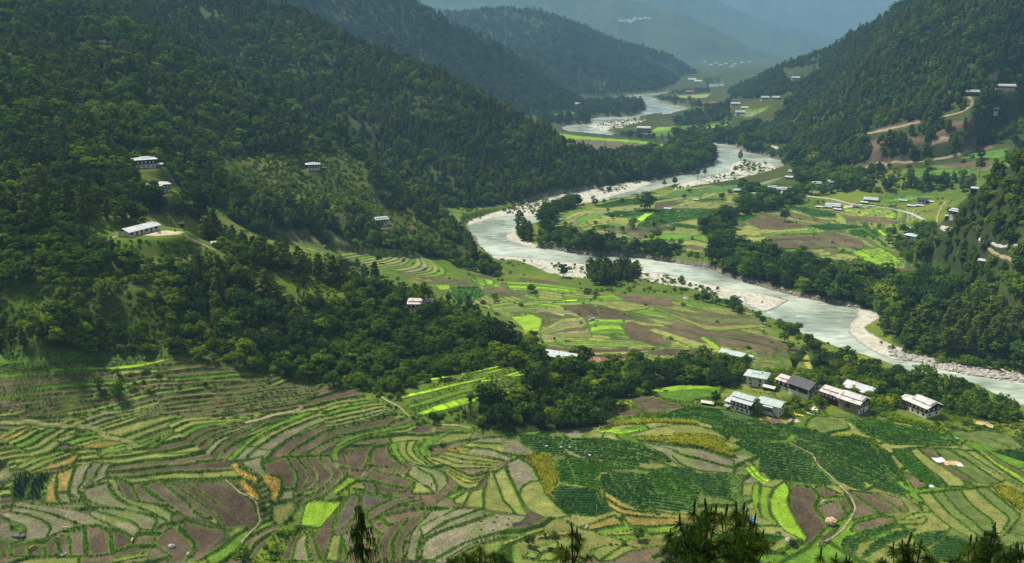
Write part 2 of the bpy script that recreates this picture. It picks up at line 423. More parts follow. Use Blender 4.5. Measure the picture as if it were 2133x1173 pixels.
# ================================================================== FIELDS, traced as strips between two edges
# frame | edge A | edge B | number of strips | crop letters | cross cut spacing (m)
FIELDS = """
a|0,70 500,65 900,90 1300,100 1800,85|0,250 400,235 900,195 1300,185 1700,150 1900,130|4|gpgp
a|290,290 600,265 900,250 1300,235 1600,200 1900,140|290,314 600,292 900,270 1300,270 1600,238 1920,152|1|G|12
a|0,320 400,300 950,275|0,510 200,480 500,440 850,400 1050,400 1400,370|4|gbbb
a|0,520 300,480 850,405 1400,385|0,640 250,610 700,590 1000,560 1200,545|3|bgb|60
a|0,650 250,615 700,600 1150,560|0,740 280,715 600,660 800,625 1200,600|2|bd
a|200,770 500,680 800,630 1200,610|290,800 500,790 850,720 1200,640 1600,600|2|dd
a|0,745 280,715|0,800 180,780 290,730|1|o
a|650,820 950,750 1250,690 1470,655|740,865 1000,790 1130,750 1300,720 1500,690|2|go
a|740,870 1100,740 1300,725 1700,680|1140,945 1400,870 1620,780 1750,710|4|oyoo|30
a|1140,945 1500,840 1800,780 2133,740|1310,1030 1600,930 1900,820 2133,790|1|o
a|1310,1035 1600,940 1800,860 2050,790|1480,1060 1680,970 2133,830|1|o
a|1750,690 2133,600|1620,775 2133,735|1|d
a|0,1000 100,940 180,900 330,880|350,1240 560,1190 700,1080 900,940|6|otoogo|16
a|600,1050 760,980 1000,950 1150,950|880,1130 1100,1070 1270,1050 1450,1080|3|ogo|20
a|900,1120 1100,1060 1380,1070|1060,1160 1200,1130 1380,1085|1|t
a|1080,1172 1400,1095 1480,1090|1100,1240 1300,1200 1450,1190|3|gog
a|1480,1070 1700,1010 2100,850|1700,1150 1900,1000 2133,900|3|gog|25
b|0,130 300,85 400,95 900,160|0,260 300,240 700,195 1100,220|2|bb
b|70,260 350,240 700,200 900,180 1100,250|0,340 300,320 600,300 1000,300 1150,260|2|gb
b|500,340 800,310 1100,290|560,385 800,370 1100,340|1|b
b|-120,462 0,440 300,400 650,400 950,395 1150,340 1650,310|-60,668 0,650 200,640 500,600 850,540 1100,470 1500,440 1680,430|4|bbbb|70
b|0,655 200,645 850,550 1200,480 1650,430|280,690 650,660 950,610 1300,560 1500,530|3|bbb
b|0,770 150,700 300,690 700,690 1090,640|560,1172 640,1050 750,960 1000,820 1170,720|8|oogdddyd|70
b|640,1172 900,930 1200,750 1550,620|730,1172 1000,900 1250,790 1650,640|1|g
b|730,1172 850,1040 1000,930 1300,790 1650,640 2133,560|850,1172 970,1040 1250,850 1650,690 2133,590|1|yol|60
b|860,1150 980,1040 1260,850 1680,690 1690,680|1080,1172 1220,1010 1400,900 1700,750 1830,720|1|y|80
b|1680,680 1900,640 2133,590|1840,710 2133,650|2|og
b|1090,1172 1230,1010 1450,890 1830,720 2133,700|1330,1172 1330,1110 1440,1020 1650,890 1830,810 2133,740|1|d|90
b|1330,1110 1440,1020 1830,820 2133,800|1440,1130 1550,1090 1760,960 1900,890 2133,880|1|d
b|1540,1095 1760,970 2000,890|1680,1150 1700,1090 1850,1010 2050,920|1|d
b|1810,1172 1830,1050 1950,950 2133,890|1900,1172 1890,1090 2000,1000 2133,950|1|g
d|1040,80 1060,150 1100,200 1250,220 1280,360|1330,0 1370,100 1440,180 1450,300 1410,380|1|d
d|1330,0 1370,100 1440,180 1450,300 1410,380|1440,20 1560,160 1580,260 1450,430|1|d
d|1440,20 1560,160 1580,260 1450,430|1540,0 1590,90 1670,180 1690,280 1460,440|1|d
d|1540,0 1590,90 1670,180 1690,280|1690,0 1700,60 1860,210 1650,440|1|d
d|1690,0 1700,60 1860,210 1650,440|1800,0 1870,120 1990,190 1760,440 1500,540|1|do
d|680,90 720,130 800,230 940,280 1000,330|780,60 800,130 950,200 1000,230 1000,330|1|l
d|770,260 800,350 880,440 1000,490|860,270 950,320 1020,430 1020,470|1|l
d|1050,220 1060,300 1130,370 1140,470|1100,200 1250,230 1280,330 1220,480|1|l
d|1280,380 1220,490|1410,370 1400,490|1|y
d|1140,510 1150,650 1180,780|1460,540 1400,640 1310,750|1|o
d|830,60 830,100 1030,210|1060,0 1040,80 1080,180|1|y
d|0,370 100,480 300,620 520,680 580,790|30,270 100,330 210,400 400,540 540,610 640,790|1|d
d|30,270 100,330 210,400 400,540 540,610 640,790|150,290 360,380 600,560 770,690 970,800|1|d
d|150,290 360,380 600,560 770,690 970,800|640,270 720,340 960,520 1040,750 830,950|1|d
d|0,540 160,650 350,740 700,850|0,380 100,490 300,630 580,800 700,840|1|d
d|160,680 180,800 320,960 320,1040 250,1172|640,850 680,900 700,940 600,1010 350,1172|1|d
d|0,790 -10,980 0,1172|120,740 150,830 310,980 200,1172|1|d
d|1530,560 1480,700 1470,790|2010,440 1900,560 1700,800|1|v
d|2080,430 1900,600 1840,850|2133,560 2080,700 1900,850|1|m
d|1830,650 1700,800 1620,900|1880,620 1830,760 1800,1000 1720,1172|1|d
d|1540,870 1350,920 1230,1172|1550,860 1530,980 1590,1172|2|dy
d|1580,880 1560,1000 1620,1172|1610,900 1650,1050 1700,1172|1|d
d|1830,880 1780,1050 1740,1172|1930,880 1920,1000 1890,1172|1|ot
c|150,180 350,90 640,0|330,235 600,110 880,20|2|oo
c|340,235 600,130 880,20|380,240 650,190 830,140 880,40|1|t
c|180,290 130,420 140,530|420,260 330,400 310,545|1|k
c|430,260 340,400 310,545|570,260 490,400 480,575|1|k
c|600,260 520,400 500,580|640,270 610,400 660,590|1|t
c|640,260 640,400 620,460|845,150 800,300 760,460|1|t
c|640,470 665,580|760,465 800,570|1|y
c|850,170 790,350 780,460 960,590|1040,115 960,220 940,350 860,400 920,560 970,590|1|y
c|1050,120 960,230 950,330 870,410 920,425|1250,140 1180,220 1200,280 960,400|2|yy
c|930,440 930,540 1200,630 1400,640 1700,710 1760,770 1700,890|1210,320 1220,440 1350,550 1600,650 1870,760|1|y
c|1230,330 1300,500 1500,600 1870,760|1300,330 1330,460 1500,560 1750,580 1930,690 1900,790|1|y
c|1270,300 1320,400 1360,500 1550,560|1400,330 1480,400 1550,550|1|d
c|1480,400 1560,560 1700,570|1560,370 1650,450 1790,550|1|d
c|1590,370 1800,540 2000,680 2133,770|1800,310 1880,400 2133,620|1|d
c|150,555 450,600 850,660 1010,720 1400,900|140,620 400,660 640,720 880,810|1|y
c|140,620 400,660 640,720 880,810|110,680 300,710 480,780 570,850 500,980|1|y
c|110,680 300,710 480,780 570,850 500,980|0,720 100,780 250,820 280,880 230,1000|1|y
c|0,720 90,780 100,950|0,990 100,1040 230,1010|1|y
c|1010,720 1280,850 1400,900 1490,960|1010,640 1200,690 1500,780 1570,860|1|y
c|1010,640 1200,690 1500,780 1570,860|1200,630 1400,650 1720,720 1760,770 1690,900|1|y
c|500,1000 520,1172|640,975 680,1172|1|d
c|660,960 690,1172|930,850 960,1172|2|dd
c|950,840 980,1172|1080,820 1230,900 1250,1150|1|d
c|1240,890 1260,1130|1380,900 1500,970 1490,1040|1|d
c|0,1020 0,1172|70,1020 120,1172|1|d
c|130,1060 140,1172|320,1050 330,1172|1|d
c|340,1070 350,1172|490,1070 510,1172|1|d
c|1770,960 1720,1050 1900,1172|1990,770 2000,870 2133,980|1|d
c|0,100 70,110 120,290|0,420 60,380 110,300|1|y
c|1260,1150 1480,1060 1600,1090|1260,1250 1500,1200 1640,1172|2|do
e|650,240 1000,160 1500,80 1850,10|660,258 1050,182 1550,88 1860,22|1|G|8
e|640,350 950,295 1300,215 1660,150|740,378 1000,324 1300,244 1680,157|1|G|8
e|1610,180 1820,158|1610,196 1820,172|1|G|8
e|780,465 1000,380 1300,300 1700,235|830,485 1100,420 1400,320 1720,245|1|g
e|1640,285 1800,230 2000,228|1650,295 1800,255 2000,238|1|g
e|870,545 1100,450 1400,360 1700,310|980,560 1200,510 1600,410 1700,320|1|G|6
e|1640,410 1760,330 1980,290|1650,422 1780,362 1990,302|1|G|8
e|1680,95 1920,20|1690,104 1930,36|1|G
e|1840,130 2080,50|1940,130 2133,66|1|G|9
e|1950,128 2133,60|2000,130 2250,120|1|G|6
e|-200,480 0,400 400,360 500,400|-90,690 0,690 350,610 560,540 640,530|6|oogooy|60
e|0,720 300,640 640,560|0,790 300,740 600,680 650,580|1|d
e|0,880 200,780 500,720 600,690|20,960 150,880 400,790 620,770|2|gg
e|80,1000 110,1100 150,1160|440,870 370,980 360,1080 280,1172|1|d
e|400,980 390,1070 400,1110|590,870 580,960 650,1050 800,1150|1|d
e|600,870 620,960 700,1060 900,1120|1000,830 900,920 960,1010 1100,1130|4|goog
e|1010,830 920,950 960,1010|1300,720 1050,900 1060,1020|2|gg
e|600,700 700,680 850,640|620,770 800,760 900,700|2|go
e|1600,820 1980,800 2050,900 2133,1010|1250,960 1500,1000 1850,1060|3|yot|60
e|1240,970 1500,1010 1850,1070|1060,1060 1300,1150 1750,1150|3|ooo
e|1240,930 1500,990 1850,1060|1240,962 1500,1006 1850,1068|1|l
f|870,120 830,150 780,200 1080,400|900,100 1200,170 1260,300 1150,410|2|yy
f|700,220 880,290 830,430|770,210 1060,370 1090,420|1|o
f|370,130 560,210 700,220 870,290|290,220 420,290 600,330 800,370|1|d
f|420,300 600,340 800,380|440,330 480,430 620,440 780,400|1|d
f|300,280 330,390|410,290 460,420|1|m
f|130,220 0,350|260,260 140,340 0,430|1|v
f|160,430 60,600 0,800|260,440 230,660 40,850|1|m
f|280,440 290,600|640,460 350,620|1|m
f|350,640 450,560 680,470 900,470|350,740 520,640 700,540 960,490|1|d
f|0,870 200,700 280,720|60,880 200,820 300,800|1|d
f|520,700 650,600 750,590 980,520|560,680 640,640 980,560|1|d
f|640,760 480,920 450,1000 490,1172|800,690 680,860 620,960 640,1172|1|d
f|820,690 680,880 640,1000 660,1172|1050,630 900,780 760,920 740,1172|1|d
f|1060,620 900,790 830,880 770,1172|1370,570 1000,770 930,930 890,1172|1|y
f|1380,580 1100,700 930,790|1590,600 1200,740 960,910|1|y
f|1600,600 1250,730 960,910|1750,640 1400,760 1180,830 960,930|1|y
f|1770,650 1400,780 1180,840 950,960 950,1172|2133,680 2000,800 1700,880 1400,980 1100,1150|1|y
f|1790,880 1400,990 1110,1172|1910,890 1600,980 1250,1172|2|yy
f|1200,160 1290,260 1440,370 1560,340|1220,110 1500,230 1650,200 1700,150|3|oto
f|1700,200 1660,360 1640,480 1650,590|1750,200 1830,400 1860,490 2010,650|1|o
f|1750,200 1830,400 1860,490 2010,650|1880,110 1900,180 2000,380 2100,600 2133,640|1|o
f|1500,400 1420,540 1450,550|1650,350 1640,480 1650,590|1|o
f|1210,460 1400,380|1290,490 1430,410|1|g
f|1300,500 1440,400 1500,400|1340,545 1420,540 1450,480|1|o
g|0,280 130,270 230,380 380,440|0,450 120,480 250,480|1|y
g|30,560 60,700 130,840 250,1060 450,1160|160,490 330,600 430,800 520,960 750,1160|1|yo|45
g|250,480 400,700 450,900 520,930|480,470 570,560 600,780 520,920|1|c
g|170,245 200,330 420,450|330,250 440,350 550,450|1|p
g|330,250 440,350 560,450 700,460|480,240 620,380 710,460|1|p
g|560,330 900,510 1100,520 1500,560 1700,560|560,270 800,290 1050,280 1400,330 1700,430 1860,520|5|ppppp
g|590,560 600,650 630,780 800,800|700,490 760,600 810,780|1|q
g|700,490 770,620 810,800 980,855|900,520 930,640 910,750 980,855|1|q
g|900,510 950,620 920,760 1000,860|1050,540 1070,640 1030,720 1080,840|1|q
g|620,800 560,900 560,1000 700,1130|980,860 1060,870 1070,980 1230,1090 1000,1160|1|p
g|1080,550 1070,640|1160,540 1120,640|1|q
g|1200,540 1140,630|1480,560 1500,610|1|q
g|1070,700 1080,840 1200,920 1360,1010 1500,1070|1200,670 1240,780 1400,930 1700,1080|2|pp
g|1200,670 1240,780 1400,930 1700,1080|1390,670 1350,740 1420,870 1620,990 2000,1090|1|p
g|1390,670 1350,740 1420,870 1620,990 2000,1090|1480,680 1500,770 1600,860 1700,920 2133,1060|1|p
g|1480,680 1500,770 1600,860 1700,920 2133,1060|1580,690 1700,880 2133,1040|1|p
g|1580,690 1700,880 2133,1040|1700,630 1880,790 2000,900 2133,960|1|q
g|1700,630 1880,790 2000,900 2133,960|1800,610 2000,730 2133,820|1|q
g|1800,610 2000,730 2133,820|1950,610 2100,640 2133,740|1|p
g|1110,860 1300,1000 1500,1080 1800,1110 2133,1120|1110,940 1280,1060 1500,1100 2133,1140|1|t
g|1110,950 1280,1070 1600,1130 2133,1150|1150,1040 1300,1140 1700,1165 2133,1190|1|t
g|1060,180 1300,110 1700,80 2133,110|1060,190 1300,140 1700,112 2133,138|1|c
g|1000,215 1250,190 1510,185|1300,240 1360,240 1500,205|2|GG|9
g|1400,250 1750,150 2133,140|1450,270 1800,260 2133,260|1|o
g|1460,290 1700,270 2133,260|1500,310 1750,340 2133,380|1|c
g|1480,312 1750,440 1950,600|1700,352 2133,390 2133,620|2|yy
h|1300,660 1600,690 2133,690|1400,780 1600,790 2133,760|1|t
h|830,800 1000,750 1230,660|950,830 1200,780 1340,770|1|t
h|350,900 500,850 730,840|380,920 600,890 730,880|1|t
h|1150,860 1300,850 1420,830|1170,885 1420,880 1500,870|1|t
h|940,1060 1100,1000 1320,985|1050,1172 1200,1080 1320,990|1|o
h|1070,1172 1230,1060 1330,990|1200,1172 1400,1060 1560,1040|1|o
h|190,1130 400,1000 600,950|360,1150 400,1080 600,1030|1|o
h|370,1172 430,1080 620,1040|540,1172 640,1100|1|o
h|0,960 200,880 440,800|0,1000 250,900 440,830|1|o
h|1570,800 1900,770 2050,760|1590,870 1900,860|1|v
i|0,460 300,460 550,520 700,700|0,565 300,600 550,680 700,715|1|c
i|0,580 300,612 560,692 690,742|0,700 100,800 330,870 690,890|2|yy
i|0,350 200,340 450,400 640,540|0,450 300,450 450,470 640,540|1|o
i|0,290 200,290 400,340 560,380|0,200 250,150 600,170 850,230 1000,310|4|qpqp
i|560,380 720,510 900,520 1260,520|400,340 700,330 1000,320 1300,450|4|ppqp
i|1040,320 1300,440 1400,470 1700,465|1000,300 1200,340 1500,390 1690,455|1|p
i|680,550 1000,720 960,820 1100,950|830,510 1160,750 1160,820 1240,970|1|p
i|830,510 1160,750 1160,820 1240,970|930,530 1250,730 1360,980|1|p
i|930,530 1250,730 1360,980|1000,540 1300,730 1460,1000|1|p
i|1000,540 1300,730 1460,1000|1130,560 1420,730 1660,1010|1|p
i|1130,560 1420,730 1660,1010|1300,550 1560,700 1580,780 1740,900 1850,1020|1|p
i|1590,720 1740,890 1800,960 2020,1050|1720,730 1800,830 2133,930 2133,1090|1|p
i|1350,560 1500,640 1680,700 1800,820 2133,900|1380,470 1700,470 2133,500|5|ppppp
j|0,700 300,830 640,960 700,970|0,490 300,500 450,560 600,830 720,960|4|pppp
j|0,820 250,930 480,1040 700,1120|0,730 300,840 560,930 680,980 860,1100|2|pp
j|350,500 480,570 620,830 830,1020|450,500 600,640 780,890 830,1010|1|p
j|30,470 250,465 400,500 580,620|30,490 250,500 380,515 580,645|1|c
j|540,225 700,220 900,290 1250,410 1340,470|620,290 900,360 1200,420 1340,475|1|c
j|30,250 300,260 700,340 1200,430 1400,510|210,300 300,430 650,570 1000,580 1400,580|6|qqqppq
j|670,620 730,740 900,890 1060,1020|850,630 1000,780 1180,920 1270,1040|1|q
j|870,640 1060,830 1200,930 1300,1040|940,600 1150,760 1460,940 1490,1030|1|o
j|950,600 1150,760 1480,980|1130,610 1300,800 1650,1000|1|b
j|1140,610 1300,780 1660,1010|1270,610 1500,740 1900,1000|1|u
j|1290,610 1700,830 2100,1050|1600,640 1800,790 2133,1020|2|uo
j|1650,650 1800,780 2133,1000|1720,640 1900,760 2133,880|2|vb
j|1780,640 2133,760|1990,630 2133,660|1|p
j|1280,410 1500,520 1800,610|1700,420 2000,480 2133,600|2|uu
j|780,850 900,1050 980,1060|830,880 1000,960 1060,1040|1|b
l|1780,330 1900,450 2100,600|1950,320 2133,400 2133,560|1|c
l|100,350 200,440 240,600 220,700|180,370 320,450 540,620|1|b
l|180,370 320,450 540,620|400,390 600,470 790,600|1|b
l|400,390 600,470 790,600|560,400 780,470 840,590|1|b
l|780,430 930,520 990,590|860,430 970,510 1000,590|1|o
l|870,440 880,560 960,600|780,430 930,520 990,590|1|b
l|190,820 400,800 700,710|250,730 550,650 690,670|1|b
l|700,700 900,700 1050,660|740,750 1020,745 1060,680|1|o
l|950,400 1150,650 1400,830 1700,950|1720,330 1900,480 2110,650 1900,880|5|ouuou
l|110,1000 110,900 320,830 700,740|200,1080 160,980 200,880 480,830 740,760|1|p
l|200,1060 190,920 400,860 600,800|260,1080 300,920 500,840 760,780|1|p
l|330,1120 450,960 700,830 930,790|340,1130 640,950 860,860|1|p
l|900,880 1080,830 1250,820|1000,990 1250,920|1|p
l|1280,890 1400,880 1530,940|1090,1020 1150,1172 1500,1100|1|p
k|1310,290 1300,450 1300,560 1500,1000|1550,330 1650,450 1560,520 1730,760|1|d
k|1560,330 1680,450 1860,410|1680,320 1840,400|1|d
k|1600,560 1750,750|1850,450 1950,660|1|d
k|1640,900 1640,1010|1850,760 1700,950|1|d
k|1890,480 1950,640|1920,400 2000,560|1|b
k|900,310 880,450 940,620 1000,680|980,300 970,450 950,560|1|v
k|990,310 970,500 980,640 1190,780|1140,340 1070,450 1090,640 1190,770|1|v
k|1150,350 1090,460 1090,600 1230,810 1480,940|1250,260 1330,370 1270,460 1350,650 1500,890|1|v
k|810,120 900,220 1000,290|920,100 1000,210 1090,240|2|GG|3.5
k|800,30 810,100|880,60 920,95|1|y
k|640,200 640,400 740,600|790,200 770,420 850,600|1|f
k|250,170 240,270 440,440|480,190 520,290 500,400 450,450|1|p
k|490,190 530,300 490,420|640,210 620,350 680,500|1|p
k|0,190 380,430|230,150 230,280 390,400|1|p
k|1030,870 1200,860|1100,970 1250,900|1|q
k|1130,1130 1300,1010 1480,980|1180,1172 1400,1060 1500,1000|1|g
m|160,500 500,480 870,480 1120,540|100,400 350,360 900,350 1250,330|5|gyogo|60
m|500,380 900,430 1100,520 1120,540|350,360 800,390 1000,430 1100,490|1|v
m|330,500 540,490 700,550 690,630|380,480 720,500 780,570 690,640|1|b
m|330,520 450,620 500,690 650,690|600,510 700,560 700,610 660,680|1|v
m|900,420 1150,540 1280,560|1200,390 1320,440 1350,560|2|dd
m|1350,560 1650,560 1900,610|1290,400 1600,480 1950,590|3|ddd
m|1250,320 1450,290 1620,340|1290,340 1500,360 1610,350|2|vg
m|1120,390 1500,360 1900,420|1300,400 1600,480 1940,430|2|oo
m|1500,290 1800,290 2133,340|1620,360 1900,420 2133,420|2|bb
m|680,690 900,560 1150,540|830,760 1250,770 1230,680|6|oyobyo
m|1200,600 1320,560 1600,570|1240,740 1500,720 1620,740|4|vgvg
m|1560,620 1700,580 1800,640 2133,830|1640,750 1800,860 2100,870|3|bbd
m|660,720 900,760 1250,790 1750,800|700,840 1000,850 1250,860 1980,880|4|oyog|70
m|700,850 1080,900 1500,890 1980,890|740,950 1200,980 1600,1000 1830,940|3|bgo|90
m|1000,1000 1500,1000 1850,970|1100,1090 1500,1080 1850,1070|2|og
m|920,345 1100,345|930,368 1100,362|1|G|10
n|100,400 400,480 600,500 1190,520|0,420 380,580 700,700 1380,640|4|bubo
n|350,590 800,720 1300,730 1500,820|0,690 300,800 550,900 760,940|4|bdbo
n|560,760 760,840 1100,850 1300,1000|1000,740 1300,740 1790,910 1500,990|5|bbdbb
n|0,930 200,890 760,930|0,950 300,970 750,965|1|d
n|570,760 700,860 800,900|640,760 780,850 800,880|1|v
n|1740,940 1700,1010 1780,1120|1790,940 1830,1080 1830,1120|1|c
n|1800,950 1850,1080|1900,950 1930,1080|1|p
n|1910,950 1940,1080|2000,960 2030,1080|1|p
v|140,30 400,90 700,110 960,110|200,80 500,170 800,180 1020,190|2|bb|9
v|750,210 820,200 1050,200|760,360 950,380 1130,290|4|qqqq
v|560,180 740,180|620,240 740,230|1|v
v|970,110 1150,120 1340,170|1040,180 1200,210 1330,190|2|vg|7
v|1100,220 1400,180 1400,240 1720,250|1180,330 1350,310 1500,300 1700,260|2|bb|12
v|1350,140 1700,160 2133,220|1400,240 1750,240 2133,280|4|vgvg
v|1430,130 1550,100 1950,150|1600,140 1800,170 1950,160|1|b
v|970,60 1200,90|980,80 1200,115|1|b
u|40,140 300,170 600,190 1000,290|300,260 660,320 850,370 1010,300|6|bbbbbb|28
u|640,380 1000,310 1250,330|1450,560 1600,540 1610,490 1420,370|14|oygoyooygoyoog
u|300,260 560,330 650,370|340,330 560,370 640,400|4|gogo
H|1280,150 1340,130 1640,170|1400,185 1640,210|3|gog
o|250,620 230,660 300,710 420,720|430,580 560,590 620,660 560,690|3|bdb
o|340,500 420,440 550,420|380,500 500,440 560,425|1|b
o|300,540 450,430 700,390 1200,400|600,620 750,560 1000,600 1060,650|6|ogoygo|45
o|540,490 650,450|560,500 660,460|1|t
o|830,460 1000,430 1300,430|860,480 1050,500 1280,480|1|q
o|1280,520 1400,450 1900,410 2133,410|1200,610 1400,610 1700,540 2133,470|4|qqpq
o|1210,520 1280,470 1400,430|1270,550 1330,490 1410,450|1|G
o|1090,610 1300,620 1600,590|1050,670 1300,670 1620,630|1|d
o|1100,690 1400,675|1120,730 1400,720|1|b
o|520,700 700,760 950,800|640,680 880,740 1000,770|2|dd
o|440,710 500,750 620,772|480,703 530,742 640,768|1|G
o|700,640 900,650 1150,720|760,720 900,740 1100,740|3|oyo
o|1010,800 1300,740 1700,800|1010,830 1300,860 1700,860|3|gvg
o|1400,300 1700,240 1950,220|1400,340 1700,300 1900,300|2|qo
o|1420,340 1600,320 1740,330|1410,400 1600,370 1640,360|1|b
o|1800,220 2133,160|1860,240 2133,210|1|q
o|1900,300 2133,270|1920,330 2133,310|1|q
o|760,370 1000,310 1210,290|800,385 1000,360 1200,360|1|q
p|520,180 700,260 920,300|620,160 900,230 1160,270|5|bobbb
p|330,270 450,340 700,350|500,190 700,270 920,320|2|bb
p|460,380 700,350 920,330|480,400 700,390 980,380|2|og
p|510,420 740,395 970,395|560,520 900,520 1230,510|4|bdbb
p|990,390 1260,520 1420,520|1100,360 1260,400 1400,440|2|bb
p|900,320 1100,290 1400,320|1060,360 1250,350 1420,330|1|q
p|620,150 850,130 1170,210|760,160 950,230 1160,240|1|q
p|1280,360 1300,400 1420,420|1430,340 1490,390 1440,420|1|q
p|1450,340 1510,400 1500,440|1540,350 1580,400 1520,440|1|q
p|1540,350 1600,400|1580,350 1650,405|1|G
p|910,330 1050,360|920,340 1060,365|1|G
p|1170,210 1300,150 1700,180|1230,220 1400,230 1730,245|3|ovo|12
p|1230,230 1400,225 1740,265|1270,255 1500,285 1750,295|1|b
p|680,540 900,540 1220,525|800,620 1000,600 1140,580 1220,540|2|ob|14
p|1310,550 1370,600 1480,605|1400,540 1480,580 1490,600|1|v
p|1400,530 1500,600 1740,700|1580,515 1700,580 1760,640|4|vvvv|20
p|1370,610 1500,610 1740,710|1400,640 1600,690 1700,715|1|v
p|1060,600 1200,640 1420,630 1650,710|1140,660 1150,710 1500,740 1640,720|2|bb
p|1640,720 1850,710 1960,790|1650,740 1800,800 1990,820|2|bb
p|350,500 500,490 620,560|380,540 600,610 860,650|2|bb
p|100,290 200,260 300,280|150,320 300,330 320,300|3|bbb
p|1560,50 1800,10 2100,10|1640,100 1850,80 2050,60|2|qg
q|200,740 600,770 1190,800|430,850 700,890 930,900|1|b
q|110,670 500,720 1180,770 1600,850|200,740 600,760 1180,800 1580,880|1|v
q|930,900 1190,810 1580,850|1000,900 1300,900 1590,890|2|gb
q|130,510 140,440 360,430|450,510 480,490 400,450|1|v
q|680,400 770,405|680,350 770,350|1|v
q|1480,270 1940,240|1540,290 1860,290|1|o
q|1270,660 1330,620 1560,610|1290,720 1500,700 1700,640|3|vgq
q|1560,620 1850,590 2133,560|1850,640 2133,600|2|qv
x|1340,490 1700,450 2133,450|1500,590 1800,640 1850,600 2133,560|2|vg
x|1150,640 1230,570 1400,580 1780,680|1200,690 1300,760 1550,740 1780,690|3|ddd
x|980,760 1150,715 1270,720|1040,790 1200,780 1260,740|1|d
s|200,700 500,640 1000,590|250,720 560,690 1020,620|1|q
s|330,800 500,750 600,740|400,800 600,780|1|q
s|750,640 1000,590 1220,530|1000,660 1150,590 1230,540|2|yq
w|900,940 1250,900 1500,880|1250,970 1400,975 1500,920|4|bbbb
w|450,1040 900,960 1250,970|480,1060 1000,1040 1300,1030|5|qgqgq
w|1160,840 1400,810 1600,780|1160,870 1500,870 1560,860|3|qqg
X|620,760 900,740 1150,720|640,790 900,790 1100,740|2|qv
X|380,660 420,690 560,660|330,720 420,740 520,690|2|gy
"""
# bare earth cuts, yards, tracks: frame | A | B | letter (no terracing)
SPOTS = """
w|370,620 600,570 790,510|375,635 600,592 790,545|e
w|290,690 350,720 400,690|340,800 400,830 440,800|e
w|940,630 990,600 1060,640|960,700 1050,690 1080,660|e
w|1080,560 1200,525 1290,530|1090,575 1200,560 1290,548|e
w|1170,770 1300,755 1460,765|1190,790 1300,790 1430,785|e
w|0,960 400,920 740,885|0,992 400,945 740,905|e
w|600,690 800,690|650,720 830,720|e
w|990,255 1040,270|1060,290 1090,295|e
w|1450,270 1590,290|1480,310 1580,310|e
H|1210,850 1270,825 1340,905|1190,930 1280,930 1340,925|e
H|1370,740 1420,740|1370,790 1410,790|e
H|1500,840 1600,880|1550,880 1650,915|e
z|690,905 830,880 1100,890|640,925 820,940 1080,915|s
z|490,930 640,925|480,945 650,940|s
i|970,300 1100,270 1200,290|1040,330 1120,340 1230,350|e
i|1260,290 1400,280|1300,310 1420,310|s
u|1000,125 1170,140|1010,150 1160,165|e
u|1300,90 1330,150|1320,90 1345,150|e
p|1230,150 1320,140|1240,130 1310,125|s
"""
COLS = {'b': (.104, .077, .043), 'd': (.074, .054, .032), 'y': (.160, .145, .088), 'o': (.170, .178, .045), 'g': (.078, .160, .012), 'v': (.160, .270, .016),
        'u': (.095, .130, .030), 'G': (.255, .470, .014), 'p': (.050, .095, .030), 'q': (.052, .115, .022), 'c': (.210, .220, .040), 'k': (.030, .060, .020), 't': (.230, .160, .040),
        'l': (.420, .270, .055), 'm': (.075, .058, .048), 'f': (.200, .330, .080), 'e': (.130, .085, .052), 's': (.420, .350, .240)}
PID = np.full((NR, NC), -1, np.int32)         # strip id
STW = np.full((NR, NC), 9.0)
EDGE = np.full((NR, NC), 99.0)                # metres to the nearest bund
CROP = np.zeros((NR, NC), np.int8)            # crop letter index
ROWC = np.zeros((NR, NC))                     # metres along the strip, for planting
ROWT = np.zeros((NR, NC))
TONE = np.ones((NR, NC))
LET = list(COLS)
_pid = 0
def resample(p, n):
    d = np.concatenate([[0], np.cumsum(np.hypot(*np.diff(p, axis=0).T))])
    # smooth corner rounding: Catmull style through dense cubic
    t = np.linspace(0, d[-1], n)
    x = np.interp(t, d, p[:, 0]); y = np.interp(t, d, p[:, 1])
    if n > 8 and len(p) > 2:
        k = np.array([1, 2, 3, 2, 1.]); k /= k.sum()
        for v in (x, y):
            vp = np.concatenate([2 * v[0] - v[2:0:-1], v, 2 * v[-1] - v[-2:-4:-1]])
            v[:] = np.convolve(vp, k, 'valid')
    return np.stack([x, y], 1)
Zn = Z.copy()
